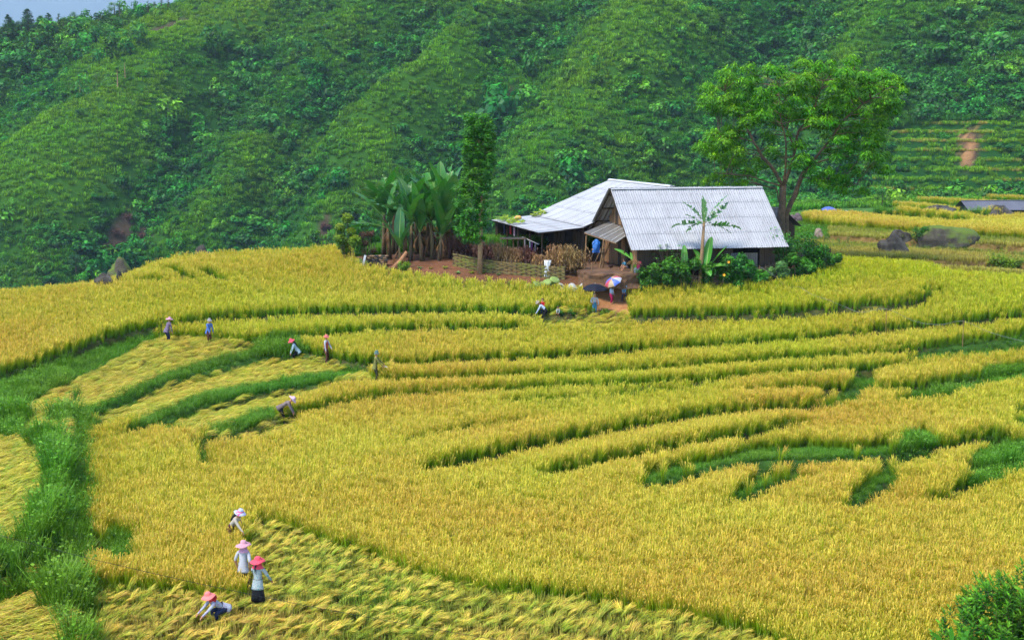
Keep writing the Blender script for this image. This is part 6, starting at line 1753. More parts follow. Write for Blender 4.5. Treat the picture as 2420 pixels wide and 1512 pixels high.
def ik(a, c, l1, l2, hint):
    d = c - a; L_ = d.length
    if L_ > (l1 + l2) * .999: d = d * ((l1 + l2) * .999 / L_); c = a + d; L_ = d.length
    x = (l1 * l1 - l2 * l2 + L_ * L_) / (2 * L_); h = math.sqrt(max(1e-6, l1 * l1 - x * x))
    u = d / L_; hv = hint - u * hint.dot(u); hv = hv.normalized() if hv.length > 1e-5 else u.orthogonal().normalized()
    return a + u * x + hv * h, c
def person(label, at, heading, H, shirt, pants, lean=5, hip=1.0, rh=None, lh=None, sleeves=True, twist=0, feet=None, hat=None, hatm=None, hat_band=None, flap=None, hair='short', skirt=None, vest=None, shoe=None, headpitch=None, hem=None, stout=1.12, child=False, headturn=0, belt=None, group=None):
    """local axes: x = right, y = the way the person faces, z = up; sizes are shares of the height H"""
    V = Vector
    a = R(lean); hz = 0.50 * hip
    pel = V((0, -0.13 * math.sin(a) - (0.06 if hip < .7 else 0), hz)); sd = V((0, math.sin(a), math.cos(a)))
    waist = pel + sd * .10; chest = pel + sd * .22; neck = pel + sd * .33
    ha = a * .45 if headpitch is None else R(headpitch); hd = V((0, math.sin(ha), math.cos(ha)))
    hs = 1.18 if child else 1.0
    hb = neck + (sd * .5 + hd * .5) * .035; hc = hb + hd * .062 * hs; ht = hb + hd * .118 * hs
    fw = V((math.sin(R(headturn)) * .9, math.cos(ha), -math.sin(ha))).normalized()
    pts, edges, rad, lab = [], [], [], []
    def add(p, r, par=None, l='shirt'):
        pts.append(p); rad.append(r if isinstance(r, tuple) else (r, r)); lab.append(l)
        if par is not None: edges.append((par, len(pts) - 1))
        return len(pts) - 1
    st = stout
    iP = add(pel, (.082 * st, .066 * st), None, 'pants'); iW = add(waist, (.070 * st, .056 * st), iP, 'shirt'); iC = add(chest, (.084 * st, .062 * st), iW); iN0 = add(pel + sd * .295, (.06, .045), iC)
    iN = add(neck, .030, iN0, 'skin'); iHb = add(hb, .038 * hs, iN, 'skin'); iHc = add(hc, (.047 * hs, .055 * hs), iHb, 'skin'); iHt = add(ht, .040 * hs, iHc, 'skin')
    segs = [(pel, waist, 'pants'), (waist, chest, 'shirt'), (chest, neck - sd * .02, 'shirt'), (neck, ht, 'skin')]
    hands = []
    for s, tgt in ((1, rh), (-1, lh)):
        sh = pel + sd * .285 + V((.098 * s * st, 0, 0))
        t = V(tgt) if tgt is not None else sh + V((.045 * s, .03, -.30))
        el, wr = ik(sh, t, .165, .145, V((.55 * s, -.7, -.35)))
        i0 = add(sh, .040, iN0); i1 = add(el, .031, i0, 'arm'); i2 = add(wr, .021, i1, 'arm')
        hdv = (wr - el).normalized(); pe = wr + hdv * .045; i3 = add(pe, (.022, .016), i2, 'skin')
        segs += [(sh, el, 'shirt'), (el, wr, 'shirt' if sleeves else 'skin'), (wr + hdv * .012, pe, 'skin')]
        hands.append((wr, pe, hdv, s))
    for s in (1, -1):
        hp = pel + V((.050 * s, 0, -.02)); ft = V(feet[0 if s > 0 else 1]) if feet else V((.055 * s, .0, .04)); ft.z = max(ft.z, .04)
        kn, an = ik(hp, ft, .235, .225, V((.25 * s if hip < .7 else .05 * s, 1, .1)))
        j0 = add(hp, .060 * st, iP, 'pants'); j1 = add(kn, .042, j0, 'pants'); j2 = add(an, .026, j1, 'pants'); j3 = add(an + V((.015 * s, .085, -.022)), (.022, .016), j2, 'shoe')
        segs += [(hp, kn, 'pants'), (kn, an + V((0, 0, .02)), 'pants'), (an - V((0, 0, .01)), an + V((.015 * s, .1, -.02)), 'shoe')]
    me = bpy.data.meshes.new('tmp'); me.from_pydata([tuple(p * H) for p in pts], edges, [])
    ob = bpy.data.objects.new('tmp', me); COL.objects.link(ob)
    sk = ob.modifiers.new('s', 'SKIN'); sk.use_smooth_shade = True
    for v, r in zip(me.skin_vertices[0].data, rad): v.radius = (r[0] * H, r[1] * H); v.use_root = False
    me.skin_vertices[0].data[0].use_root = True
    sb = ob.modifiers.new('u', 'SUBSURF'); sb.levels = 1; sb.render_levels = 1
    dg = bpy.context.evaluated_depsgraph_get(); bm_ = bpy.data.meshes.new_from_object(ob.evaluated_get(dg))
    bpy.data.objects.remove(ob); bpy.data.meshes.remove(me)
    vs_ = [v.co.copy() for v in bm_.vertices]; fs = [tuple(p.vertices) for p in bm_.polygons]; bpy.data.meshes.remove(bm_)
    mats = [shirt, pants, SKIN, shoe or SKIN, EYE, LIP]; key = {'shirt': 0, 'pants': 1, 'skin': 2, 'shoe': 3}
    mi = []
    for f in fs:
        c = sum((vs_[k] for k in f), V()) / len(f) / H; best = (9, 'shirt')
        for p, q, l in segs:
            e = q - p; t = min(1, max(0, (c - p).dot(e) / max(1e-9, e.length_squared))); dd = (c - p - e * t).length
            if dd < best[0]: best = (dd, l)
        mi.append(key[best[1]])
    b = MB(); b.v = [tuple(v) for v in vs_]; b.f = fs; b.m = mi; b.c = [(0, 0, 0)] * len(vs_)
    # fingers and thumbs
    for wr, pe, hdv, s in hands:
        o = hdv.cross(V((0, 0, 1))); o = o.normalized() if o.length > .1 else V((1, 0, 0)); pn = hdv.cross(o).normalized()
        for k, ln in enumerate((.040, .046, .043, .034)):
            base = pe + o * (.0115 * (k - 1.5)); p1 = base + hdv * ln * .45 + pn * .004; p2 = p1 + hdv * ln * .35 + pn * .014; p3 = p2 + hdv * ln * .1 + pn * .016
            b.tube([q * H for q in (base - hdv * .012, p1, p2, p3)], [.0060 * H, .0055 * H, .005 * H, .0035 * H], 5, mi=2)
        tb_ = wr + hdv * .016; sv = o * (-1 if s > 0 else 1)
        b.tube([q * H for q in (tb_, tb_ + sv * .022 + hdv * .014, tb_ + sv * .027 + hdv * .034 + pn * .01)], [.0075 * H, .0065 * H, .004 * H], 5, mi=2)
    # face
    rt = fw.cross(hd).normalized(); upv = rt.cross(fw).normalized()
    fc = hc - upv * .002; dpt = .052 * hs
    b.tube([(fc + fw * dpt * .92 + upv * .008) * H, (fc + fw * (dpt + .016) - upv * .012) * H], [.005 * H, .009 * H], 5, mi=2)
    for s in (1, -1):
        e0 = fc + rt * .020 * s + fw * (dpt + .001) + upv * .012; b.quad(*[(e0 + rt * x + upv * y_) * H for x, y_ in ((-.008, 0), (0, -.004), (.008, 0), (0, .004))], mi=4)
        ea = hc + rt * .050 * s * hs; b.tube([(ea + upv * .014) * H, (ea + rt * .008 * s - fw * .004) * H, (ea - upv * .016) * H], [.005 * H, .010 * H, .004 * H], 5, mi=2)
    m0 = fc + fw * (dpt + .002) - upv * .030; b.quad(*[(m0 + rt * x + upv * y_) * H for x, y_ in ((-.014, 0), (0, -.004), (.014, 0), (0, .004))], mi=5)
    o = link('person', b.mesh('person', mats, smooth=True)); o.location = at; o.rotation_euler = (0, 0, heading - PI / 2); tag(o, label, 'person', group)
    HM = Matrix((rt, fw, upv)).transposed().to_4x4(); HM.translation = hc * H
    def part(nm, mb, m_, smooth=True): return link(nm, mb.mesh(nm, m_, smooth=smooth), o)
    if hair:
        h = MB(); prof = [(.0, .075 * hs), (.030 * hs, .071 * hs), (.050 * hs, .050 * hs), (.058 * hs, .018 * hs), (.056 * hs, -.014 * hs), (.044 * hs, -.026 * hs)]
        def hf(q, ang):
            f = max(0, math.sin(ang)); q = q.copy(); q.y = q.y * 1.05 - .006
            if q.z < .03 * hs: q.y -= f * .040; q.x *= (1 - .0 * f)
            return q * H
        h.lathe(prof, 14, mat=HM, fn=hf); part('hair', h, HAIR)
        if hair == 'long':
            t_ = MB(); base = hc - fw * .045 - upv * .01
            t_.tube([(base) * H, (base - sd * .09 - fw * .022) * H, (base - sd * .20 - fw * .018) * H, (base - sd * .27 - fw * .008) * H], [.034 * H, .038 * H, .028 * H, .008 * H], 8); part('long_hair', t_, HAIR)
        if hair == 'pony':
            t_ = MB(); base = hc - fw * .05 - upv * .03
            t_.tube([base * H, (base - sd * .09 - fw * .035) * H, (base - sd * .19 - fw * .032) * H], [.014 * H, .016 * H, .004 * H], 7); part('plait', t_, HAIR)
    if hat:
        h = MB(); br = {'wide': .138, 'bucket': .106, 'sun': .124, 'helmet': .086}[hat] * hs * (1.0 if hat != 'sun' else 1.05); tilt = .012
        ch = {'wide': .100, 'bucket': .092, 'sun': .10, 'helmet': .098}[hat] * hs
        prof = [(br, .008 - tilt), (br * .985, .014 - tilt), (br * .80, .026), (.062 * hs, .034), (.060 * hs, .048), (.054 * hs, ch * .82), (.036 * hs, ch * .97), (0, ch)]
        rw = random.Random(hash(label) % 9999 if False else len(label))
        ph = rw.uniform(0, 6)
        def hf(q, ang):
            q = q.copy(); r_ = math.hypot(q.x, q.y)
            if r_ > .07 * hs and hat != 'helmet': q.z += .010 * math.sin(3 * ang + ph) + .012 * (1 if hat == 'sun' else 0) * math.sin(ang)
            if hat == 'helmet' and r_ > .07 * hs: q.z -= .014
            if hat == 'sun' and r_ > .07 * hs: q.y += .030 * math.sin(ang)
            return q * H
        h.lathe(prof, 22, mat=HM, fn=hf); ho = part('hat', h, hatm)
        if hat_band:
            h = MB(); h.lathe([(.066 * hs, .033), (.0645 * hs, .050), (.060 * hs, .050)], 18, mat=HM, fn=lambda q, ang: q * H); link('hat_band', h.mesh('hat_band', hat_band, smooth=True), ho)
    if flap:
        h = MB(); f0 = hc - upv * .012
        h.lathe([(.056, .004), (.060, -.030), (.082, -.070), (.120, -.108), (.117, -.112)], 20, mat=Matrix.Translation(f0 * H) @ Matrix((rt, (sd.cross(rt)) * -1, sd)).transposed().to_4x4(), fn=lambda q, ang: Vector((q.x * (1 + .05 * math.sin(7 * ang)), q.y * .82 - .008, q.z + .006 * math.sin(5 * ang))) * H); part('neck_flap', h, flap)
    if hem:
        h = MB(); z1 = -.085
        h.lathe([(.080 * st, .10), (.086 * st, .03), (.098 * st, z1 * .6), (.103 * st, z1), (.099 * st, z1)], 18, mat=Matrix.Translation(pel * H) @ Matrix((V((1, 0, 0)), V((0, sd.z, -sd.y)), sd)).transposed().to_4x4(), fn=lambda q, ang: Vector((q.x * (1 + .03 * math.sin(6 * ang)), q.y * .80, q.z)) * H); part('jacket_hem', h, hem)
    if vest:
        h = MB(); h.lathe([(.086, .0), (.090, .10), (.098, .20), (.080, .285), (.045, .31)], 16, mat=Matrix.Translation(pel * H) @ Matrix((V((1, 0, 0)), V((0, sd.z, -sd.y)), sd)).transposed().to_4x4(), fn=lambda q, ang: Vector((q.x * .97, q.y * .80, q.z)) * H); part('vest', h, vest)
    if belt:
        h = MB(); h.lathe([(.090, -.025), (.094, .0), (.094, .025), (.088, .04)], 16, mat=Matrix.Translation(pel * H), fn=lambda q, ang: Vector((q.x, q.y * .82, q.z)) * H); part('waist_sash', h, belt)
    if skirt:
        h = MB(); L_ = hz - .20
        h.lathe([(.084, .035), (.098, -.04), (.118, -L_ * .6), (.128, -L_), (.122, -L_)], 20, mat=Matrix.Translation(pel * H), fn=lambda q, ang: Vector((q.x * (1 + .04 * math.sin(8 * ang)), q.y * .85 + .25 * 0, q.z)) * H); part('skirt', h, skirt)
    return o, [at_world(o, (h_[1]) * H) for h_ in hands]
def at_world(o, p):
    return Matrix.LocRotScale(o.location, o.rotation_euler, None) @ Vector(p)
def gp(px, py):
    v = Vector(ground_at(px, py)); return v
C = {}
PINKHAT = pattern('coral_hat', 'dots', (0.95, 0.10, 0.15), (0.98, 0.20, 0.24), None, 60)
PALEPINK = pattern('pale_pink_hat', 'plaid', (0.82, 0.42, 0.46), (0.72, 0.34, 0.42), None, 60)
SALMON = cloth('salmon', (0.95, 0.24, 0.22)); CORAL = cloth('coral', (0.95, 0.09, 0.14)); RED = cloth('red', (0.62, 0.03, 0.03)); MAUVE = cloth('mauve', (0.72, 0.36, 0.48))
FLORALHAT = pattern('floral_hat', 'dots', (0.62, 0.68, 0.86), (0.12, 0.30, 0.75), (0.80, 0.12, 0.35), 26)
WHITEFLORAL = pattern('white_floral', 'dots', (0.50, 0.58, 0.57), (0.35, 0.12, 0.14), (0.12, 0.40, 0.38), 45)
CREAM = cloth('cream', (0.50, 0.44, 0.36)); WHITE = cloth('white', (0.52, 0.52, 0.55)); BLACK = cloth('black', (0.014, 0.015, 0.018)); NAVY = cloth('navy', (0.02, 0.03, 0.07)); MINT = cloth('pale_mint', (0.45, 0.62, 0.62))
FLOWERSHIRT = pattern('blue_flower_shirt', 'dots', (0.55, 0.58, 0.62), (0.15, 0.25, 0.5), (0.5, 0.2, 0.4), 34)
PLAID = pattern('grey_plaid', 'plaid', (0.36, 0.31, 0.36), (0.10, 0.07, 0.15), (0.30, 0.12, 0.32), 14)
BLUESH = cloth('mid_blue', (0.12, 0.24, 0.62)); ORANGE = cloth('orange', (0.85, 0.16, 0.03)); PALEBLUE = cloth('pale_blue', (0.42, 0.56, 0.74)); SKYBLUE = cloth('light_blue_jacket', (0.48, 0.64, 0.72))
OLIVE = cloth('olive_uniform', (0.27, 0.27, 0.07)); OLIVED = cloth('dark_olive', (0.07, 0.07, 0.035)); HELM = cloth('grey_green_helmet', (0.14, 0.24, 0.20)); TAUPE = cloth('taupe', (0.25, 0.19, 0.18)); REDDOT = pattern('red_spotted_vest', 'dots', (0.55, 0.05, 0.03), (0.8, 0.55, 0.35), None, 40)
STRIPEHAT = pattern('striped_hat', 'plaid', (0.25, 0.36, 0.40), (0.55, 0.48, 0.40), (0.55, 0.2, 0.15), 26); PINKFL = pattern('pink_floral_hat', 'dots', (0.85, 0.72, 0.76), (0.80, 0.08, 0.22), (0.75, 0.15, 0.45), 42)
BROWNP = cloth('brown_trousers', (0.13, 0.05, 0.035)); MAGENTA = cloth('crimson_trousers', (0.52, 0.02, 0.10)); TEALB = cloth('sea_blue', (0.06, 0.24, 0.36)); GREYP = cloth('grey_shirt', (0.42, 0.44, 0.44)); CAMO = pattern('camouflage_hat', 'dots', (0.42, 0.36, 0.26), (0.14, 0.11, 0.07), None, 30); BLUEJ = cloth('denim_blue', (0.20, 0.40, 0.62)); REDP = cloth('red_jumper', (0.60, 0.02, 0.025)); WHITEB = cloth('bluish_white', (0.52, 0.62, 0.78))
HD = lambda deg: R(deg)          # heading: 0 = to the right in the photo, 90 = away from the camera, 270 = towards it
FGG = 'farmers cutting rice in the near field'; MIDG = 'farmers on the middle terraces'; KIDG = 'villagers near the house'
# near field
person('woman in a pale pink sun hat and cape with plain white shirt in the rice', gp(577, 1400), HD(70), 1.56, WHITE, BROWNP, 4, rh=(.13, .02, .52), lh=(-.15, .03, .50), sleeves=False, hat='sun', hatm=PALEPINK, flap=MAUVE, headturn=35, hem=WHITE, group=FGG)
person('woman in a coral hat and cape with spotted white blouse and black skirt', gp(611, 1442), HD(80), 1.55, WHITEFLORAL, BROWNP, 5, rh=(.19, .16, .55), lh=(-.03, .22, .58), hat='sun', hatm=PINKHAT, hat_band=CORAL, flap=CORAL, hair='pony', skirt=BLACK, hem=WHITEFLORAL, stout=1.1, headturn=20, group=FGG)
o_, hw = person('woman in a blue and pink floral hat bending to cut near the rice edge', gp(553, 1300), HD(-20), 1.52, CREAM, BROWNP, 42, rh=(.18, .42, .36), lh=(-.22, .02, .62), hat='wide', hatm=FLORALHAT, hat_band=CORAL, hair='long', group=FGG)
person('woman in a salmon hat stooping low behind the laid rice in a flowered shirt', gp(512, 1476), HD(215), 1.5, FLOWERSHIRT, NAVY, 58, hip=.62, rh=(.10, .42, .16), lh=(-.10, .40, .18), hat='wide', hatm=SALMON, flap=RED, headpitch=15, hem=FLOWERSHIRT, group=FGG)
# middle terraces
person('farmer in a pink hat and grey plaid shirt stooping on the upper cut terrace', gp(397, 812), HD(40), 1.5, PLAID, NAVY, 22, rh=(.10, .16, .34), lh=(-.10, .18, .34), hat='wide', hatm=PALEPINK, hat_band=MAUVE, hem=PLAID, stout=1.15, headpitch=8, group=MIDG)
person('farmer in a blue jacket and orange sash holding rice stalks', gp(494, 813), HD(-40), 1.45, BLUESH, BROWNP, 14, rh=(.10, .20, .46), lh=(-.14, .10, .44), hat='bucket', hatm=STRIPEHAT, belt=ORANGE, hem=BLUESH, group=MIDG)
person('long haired woman in a coral hat and light blue jacket reaching down to the left', gp(700, 855), HD(195), 1.5, SKYBLUE, BLACK, 34, hip=.80, rh=(.12, .26, .12), lh=(-.12, .28, .12), hat='wide', hatm=PINKHAT, hair='long', hem=SKYBLUE, headpitch=25, group=MIDG)
person('farmer in a salmon hat and red spotted vest standing on the cut terrace', gp(771, 862), HD(-15), 1.52, WHITE, BROWNP, 4, rh=(.13, .05, .46), lh=(-.06, .20, .50), hat='bucket', hatm=SALMON, vest=REDDOT, group=MIDG)
man, mh = person('man in olive uniform and grey green helmet holding a sickle and rice', gp(888, 905), HD(0), 1.58, OLIVE, OLIVED, 8, rh=(.10, .26, .50), lh=(-.06, .30, .52), hat='helmet', hatm=HELM, hem=OLIVE, group=MIDG)
person('farmer in a taupe shirt and pink patterned hat bent right over cutting rice', gp(672, 1004), HD(5), 1.58, TAUPE, BLACK, 60, rh=(.10, .34, .16), lh=(-.08, .36, .14), hat='wide', hatm=PINKFL, hem=TAUPE, headpitch=50, group=MIDG)
# by the house
k1, h1 = person('child in a white top with crossed strap standing under the black umbrella', gp(1405, 746), HD(268), 1.32, WHITE, TEALB, 2, rh=(.10, .13, .60), lh=(-.16, .06, .50), child=True, shoe=WHITE, belt=TEALB, group=KIDG)
k2, h2_ = person('girl in crimson trousers holding the rainbow umbrella on the dirt path', gp(1444, 717), HD(330), 1.12, PALEBLUE, MAGENTA, 3, rh=(.06, .14, .62), lh=(-.15, .10, .46), child=True, vest=WHITEB, hair='short', group=KIDG)
person('boy in a light blue jacket and dark trousers standing on the dirt path', gp(1475, 714), HD(255), 1.22, BLUEJ, NAVY, 3, rh=(.05, .13, .46), lh=(-.05, .13, .46), child=True, feet=[(.10, .03, .04), (-.10, -.02, .04)], group=KIDG)
person('man in a pale blue shirt and camouflage hat bending at the terrace edge', gp(1285, 764), HD(175), 1.55, WHITEB, BLACK, 50, hip=.92, rh=(.10, .36, .20), lh=(-.10, .36, .22), hat='bucket', hatm=CAMO, headpitch=40, group=KIDG)
person('child in a red jumper standing behind the bending man', gp(1282, 747), HD(265), 1.02, REDP, NAVY, 8, rh=(.04, .14, .42), lh=(-.05, .14, .42), child=True, group=KIDG)
person('toddler in a grey top crouching on the terrace edge', gp(1319, 751), HD(262), 0.86, GREYP, BLACK, 22, hip=.42, rh=(.05, .24, .22), lh=(-.06, .24, .22), child=True, feet=[(.08, .06, .04), (-.08, .06, .04)], group=KIDG)
pp = on_house(0.05, 1.35, 0.03)
person('child in a blue grey dress sitting by the farmhouse doorway', pp, HD(205), 1.0, TEALB, SKIN, 28, hip=.46, rh=(.06, .24, .2), lh=(-.08, .22, .2), child=True, skirt=cloth('grey_blue_dress', (0.20, 0.27, 0.36)), sleeves=False, feet=[(.06, .18, .04), (-.08, .2, .04)], group=KIDG)

# umbrellas ---------------------------------------------------------------
def umbrella(label, tip, axis, rad, depth, cols, shaft_to, n=8):
    ax = Vector(axis).normalized(); x = ax.orthogonal().normalized(); y = ax.cross(x)
    t = thing('umbrella', label, 'umbrella', tuple(tip)); O = Vector((0, 0, 0))
    def pt(u, a):
        r_ = rad * math.sin(u * 1.25) / math.sin(1.25); h = depth * (1 - math.cos(u * 1.25)) / (1 - math.cos(1.25)); return O + (x * math.cos(a) + y * math.sin(a)) * r_ - ax * h
    for k in range(n):
        a0, a1 = 2 * PI * k / n, 2 * PI * (k + 1) / n; b = MB()
        for i in range(5):
            u0, u1 = i / 5, (i + 1) / 5
            for j in range(3):
                f0, f1 = j / 3, (j + 1) / 3
                def q(u, f):
                    p = pt(u, a0).lerp(pt(u, a1), f); return p + ax * (.03 * u * math.sin(f * PI) * rad)
                b.quad(q(u0, f0), q(u1, f0), q(u1, f1), q(u0, f1))
        link('panel', b.mesh('panel', cols[k % len(cols)], smooth=False), t)
        b = MB(); b.tube([pt(i / 5, a0) - ax * .006 for i in range(6)], .004, 4); link('rib', b.mesh('rib', M_NAIL), t)
    b = MB(); b.tube([ax * .07, Vector(shaft_to) - Vector(tip)], .008, 6); link('shaft', b.mesh('shaft', M_BATTEN), t)
    return t
UBLK = solid('umbrella_black', (0.007, 0.008, 0.016), 0.7, 0.15, spec=.15)
URED, UBLU, UYEL, UWHT = [solid('umbrella_' + n_, c_, .5, .1, spec=.4) for n_, c_ in (('red', (.36, .05, .08)), ('blue', (.05, .10, .40)), ('yellow', (.34, .25, .14)), ('white', (.30, .30, .36)))]
hp_ = h1[0]; tipk = Vector((k1.location.x + .02, k1.location.y - .05, k1.location.z + 1.86))
umbrella('large black umbrella held over the child in white at the path foot', tipk, (.02, -.03, 1), .74, .34, [UBLK], hp_)
hp_ = h2_[0]; tipk = Vector((k2.location.x + .02, k2.location.y - .1, k2.location.z + 1.50))
umbrella('tilted umbrella with red blue and cream panels on the dirt path', tipk, (-.42, -.35, .84), .55, .26, [UYEL, UBLU, UBLU, URED, UYEL, UBLU, UWHT, URED], hp_)
# sickle and held sheaf of the man in olive -------------------------------------
b = MB(); b.tube([(-.08, 0, 0), (.05, 0, 0)], .014, 6); sk_t = thing('sickle', 'curved sickle in the hand of the man in olive', 'sickle', tuple(mh[0])); link('handle', b.mesh('handle', M_PLANK), sk_t)
b = MB(); b.ribbon([(.05, 0, 0), (.13, 0, .02), (.20, 0, -.02), (.24, 0, -.10)], [.025, .03, .025, .005], (0, .3, 1), [(0, 0, 0)] * 4); link('blade', b.mesh('blade', M_BATTEN), sk_t)
def sheaf(label, at, rot, sc=1.0, mat=None, n=60, ln=.7, cat='rice sheaf', name='rice_sheaf', group=None):
    r = random.Random(int(at[0] * 100) % 999); b = MB()
    for k in range(n):
        d = Vector((r.gauss(0, .16), r.gauss(0, .16), 1)).normalized(); p0 = Vector((r.gauss(0, .03), r.gauss(0, .03), 0)); L_ = ln * r.uniform(.7, 1.1); g = r.random(); s2 = Vector((d.y, -d.x, r.uniform(-1, 1))).normalized()
        side = Vector((r.uniform(-1, 1), r.uniform(-1, 1), 0)) * .18
        b.ribbon([p0, p0 + d * L_ * .6, p0 + d * L_ + side - Vector((0, 0, .06))], [.012, .018, .012], s2, [(0, g, 0), (.6, g, 0), (1, g, .8)])
    o = link(name, b.mesh(name, mat or M_LAID, colors=True)); o.location = at; o.rotation_euler = rot; o.scale = (sc,) * 3
    tag(o, label, cat, group); return o
sheaf('small sheaf of rice held by the man in olive', mh[1] - Vector((0.1, 0, .05)), (0, R(72), R(10)))
sheaf('handful of cut rice held by the woman in the floral hat', hw[0], (0, R(60), R(15)), 1.0)
# ------------------------------------------------------------------ yard details
def stalk_bundle(label, at, h, w, mat, seed, n=170, group='dry corn stalks behind the woven fence'):
    r = random.Random(seed); b = MB()
    for k in range(n):
        p0 = Vector((r.uniform(-w, w) * .45, r.uniform(-.18, .18), r.uniform(0, .1))); a = Vector((r.gauss(0, .16), r.gauss(0, .12), 1)).normalized(); L_ = h * r.uniform(.5, 1.08); g = r.random()
        s2 = Vector((r.uniform(-1, 1), r.uniform(-1, 1), 0)).normalized(); b.ribbon([p0, p0 + a * L_ * .6, p0 + a * L_], [.022, .03, .008], s2, [(0, g, 0), (.5, g, 0), (.8, g, 0)])
        for q in range(3):
            u = r.uniform(.35, 1); p = p0 + a * L_ * u; d = Vector((r.uniform(-1, 1), r.uniform(-1, 1), r.uniform(-.6, .5))).normalized(); l2 = r.uniform(.12, .34); b.ribbon([p, p + d * l2 * .5 + Vector((0, 0, .04)), p + d * l2 - Vector((0, 0, .08))], [.03, .045, .01], Vector((-d.y, d.x, .3)).normalized(), [(.6, r.random(), 0), (.9, g, 0), (1, g, 0)])
    o = link('stalk_bundle', b.mesh('stalk_bundle', mat, colors=True)); o.location = at; tag(o, label, 'corn stalks', group); return o
def fg(px, py, back=0.0):
    v = Vector(ground_at(px, py)); v.y += back; v.z = gzs(v.x, v.y); return v
for i, (px, py, h, w, mt, lab) in enumerate([
 (1185, 636, 1.5, .7, M_DRYLEAF, 'pale dry corn stalks at the left end of the stook row'), (1204, 638, 1.25, .6, M_DRYLEAF, 'short bundle with hanging pale corn husks'), (1224, 640, 1.2, .7, M_DRYLEAF, 'tangled corn stalks behind the middle of the woven fence'), (1246, 641, 1.45, .6, M_REDDRY, 'reddish brown upright corn stalk bundle'), (1272, 645, 1.0, .6, M_DRYLEAF, 'thin corn stalks beside the white sack'),
 (1312, 652, 1.75, .8, M_DRYLEAF, 'tall tan corn stalk bundle right of the white sack'), (1338, 655, 1.8, 1.0, M_DRYLEAF, 'biggest tan corn stalk stook in the middle right'), (1362, 657, 1.6, .9, M_DRYLEAF, 'corn stalk stook next to the porch edge')]):
    stalk_bundle(lab, fg(px, py, .35), h, w, mt, i + 1, 150)
stalk_bundle('dark reddish brush heap between the column tree and the bananas', fg(1092, 612, .4), 1.5, 1.9, M_REDDRY, 21, 330, None)
stalk_bundle('dry brown brush behind the column tree trunk', fg(1150, 622, .4), 1.3, 1.6, M_REDDRY, 22, 240, None)
# white sack on the fence, crumpled tarpaulin, blue plastic
def crumple(name, label, at, w, h, mat, seed, cat, rot=0, depth=.25, nx=16, ny=12, amp=.12, shape=None):
    r = random.Random(seed); b = MB(); off = r.uniform(0, 50)
    X = []
    for side in (1, -1):
        for j in range(ny + 1):
            for i in range(nx + 1):
                u, v = i / nx, j / ny; bul = math.sin(PI * u) ** .6 * math.sin(PI * min(1, v * .9 + .1)) ** .6
                y = -side * depth * .5 * bul + amp * float(fbm(np.array([u * 3 + off]), np.array([v * 3]), 3)[0]) * (0.4 + .6 * bul)
                top = h * (1 if shape is None else shape(u)); X.append((w * (u - .5) * (1 - .08 * math.sin(v * PI)), y, top * v))
    b.v = X; b.c = [(0, 0, 0)] * len(X); s_ = nx + 1; M_ = s_ * (ny + 1)
    for q in range(2):
        for j in range(ny):
            for i in range(nx):
                a = q * M_ + j * s_ + i; f = (a, a + 1, a + s_ + 1, a + s_); b.f.append(f if q == 0 else f[::-1]); b.m.append(0)
    for i in range(nx):
        for j in (0, ny): a = j * s_ + i; b.f.append((a, a + 1, M_ + a + 1, M_ + a)); b.m.append(0)
    for j in range(ny):
        for i in (0, nx): a = j * s_ + i; b.f.append((a, a + s_, M_ + a + s_, M_ + a)); b.m.append(0)
    o = link(name, b.mesh(name, mat, smooth=True)); o.location = at; o.rotation_euler = (0, 0, rot); tag(o, label, cat); return o
crumple('sack', 'tall white plastic sack hung on the woven fence', fg(1294, 654, -.05), .42, 1.05, M_WHITE, 1, 'sack', depth=.22, shape=lambda u: 1)
crumple('tarpaulin', 'dirty white tarpaulin draped over the low fence by the path', fg(1346, 689, -.15), 1.65, .62, M_SACK, 2, 'tarpaulin', depth=.30, nx=26, amp=.22, shape=lambda u: .55 + .45 * abs(math.sin(u * 7.5 + .4)))
crumple('tarpaulin_corner', 'upright white plastic corner at the left end of the tarpaulin', fg(1319, 688, -.1), .28, .85, M_SACK, 3, 'tarpaulin', depth=.10, shape=lambda u: 1 - .6 * abs(u - .5) * 2)
bp_ = on_house(-1.05, 3.6, .95); crumple('plastic_sheet', 'bright blue plastic sheet hanging on the porch pole', bp_, .48, .82, M_BLUE, 4, 'plastic sheet', depth=.16, shape=lambda u: .75 + .25 * math.sin(u * PI))
q = P(1962, 504, 150); q.z = gzs(q.x, 150)
b = MB()
for k in range(9):
    u = k / 8; hh = 1.15 * math.sin(PI * min(1, u * .75 + .2)) ** .7
    for (yy, zz) in ((-1.1, 0.25), (-.75, hh * .75 + .3), (0, hh + .35), (.75, hh * .75 + .3), (1.1, .25)): b.v.append(((u - .5) * 1.9, yy, zz * .72)); b.c.append((0, 0, 0))
for k in range(8):
    for j in range(4): a = k * 5 + j; b.f.append((a, a + 5, a + 6, a + 1)); b.m.append(0)
o = link('tarpaulin_tent', b.mesh('tarpaulin_tent', solid('blue_tarp', (0.07, 0.11, 0.38), .5, .2), smooth=True)); o.location = q; tag(o, 'blue tarpaulin humped over a heap behind the golden far field', 'tarpaulin')
boulder('pale stone block just right of the blue tarpaulin', 2000, 507, 18, 15, M_BATTEN, 21, Y=152)
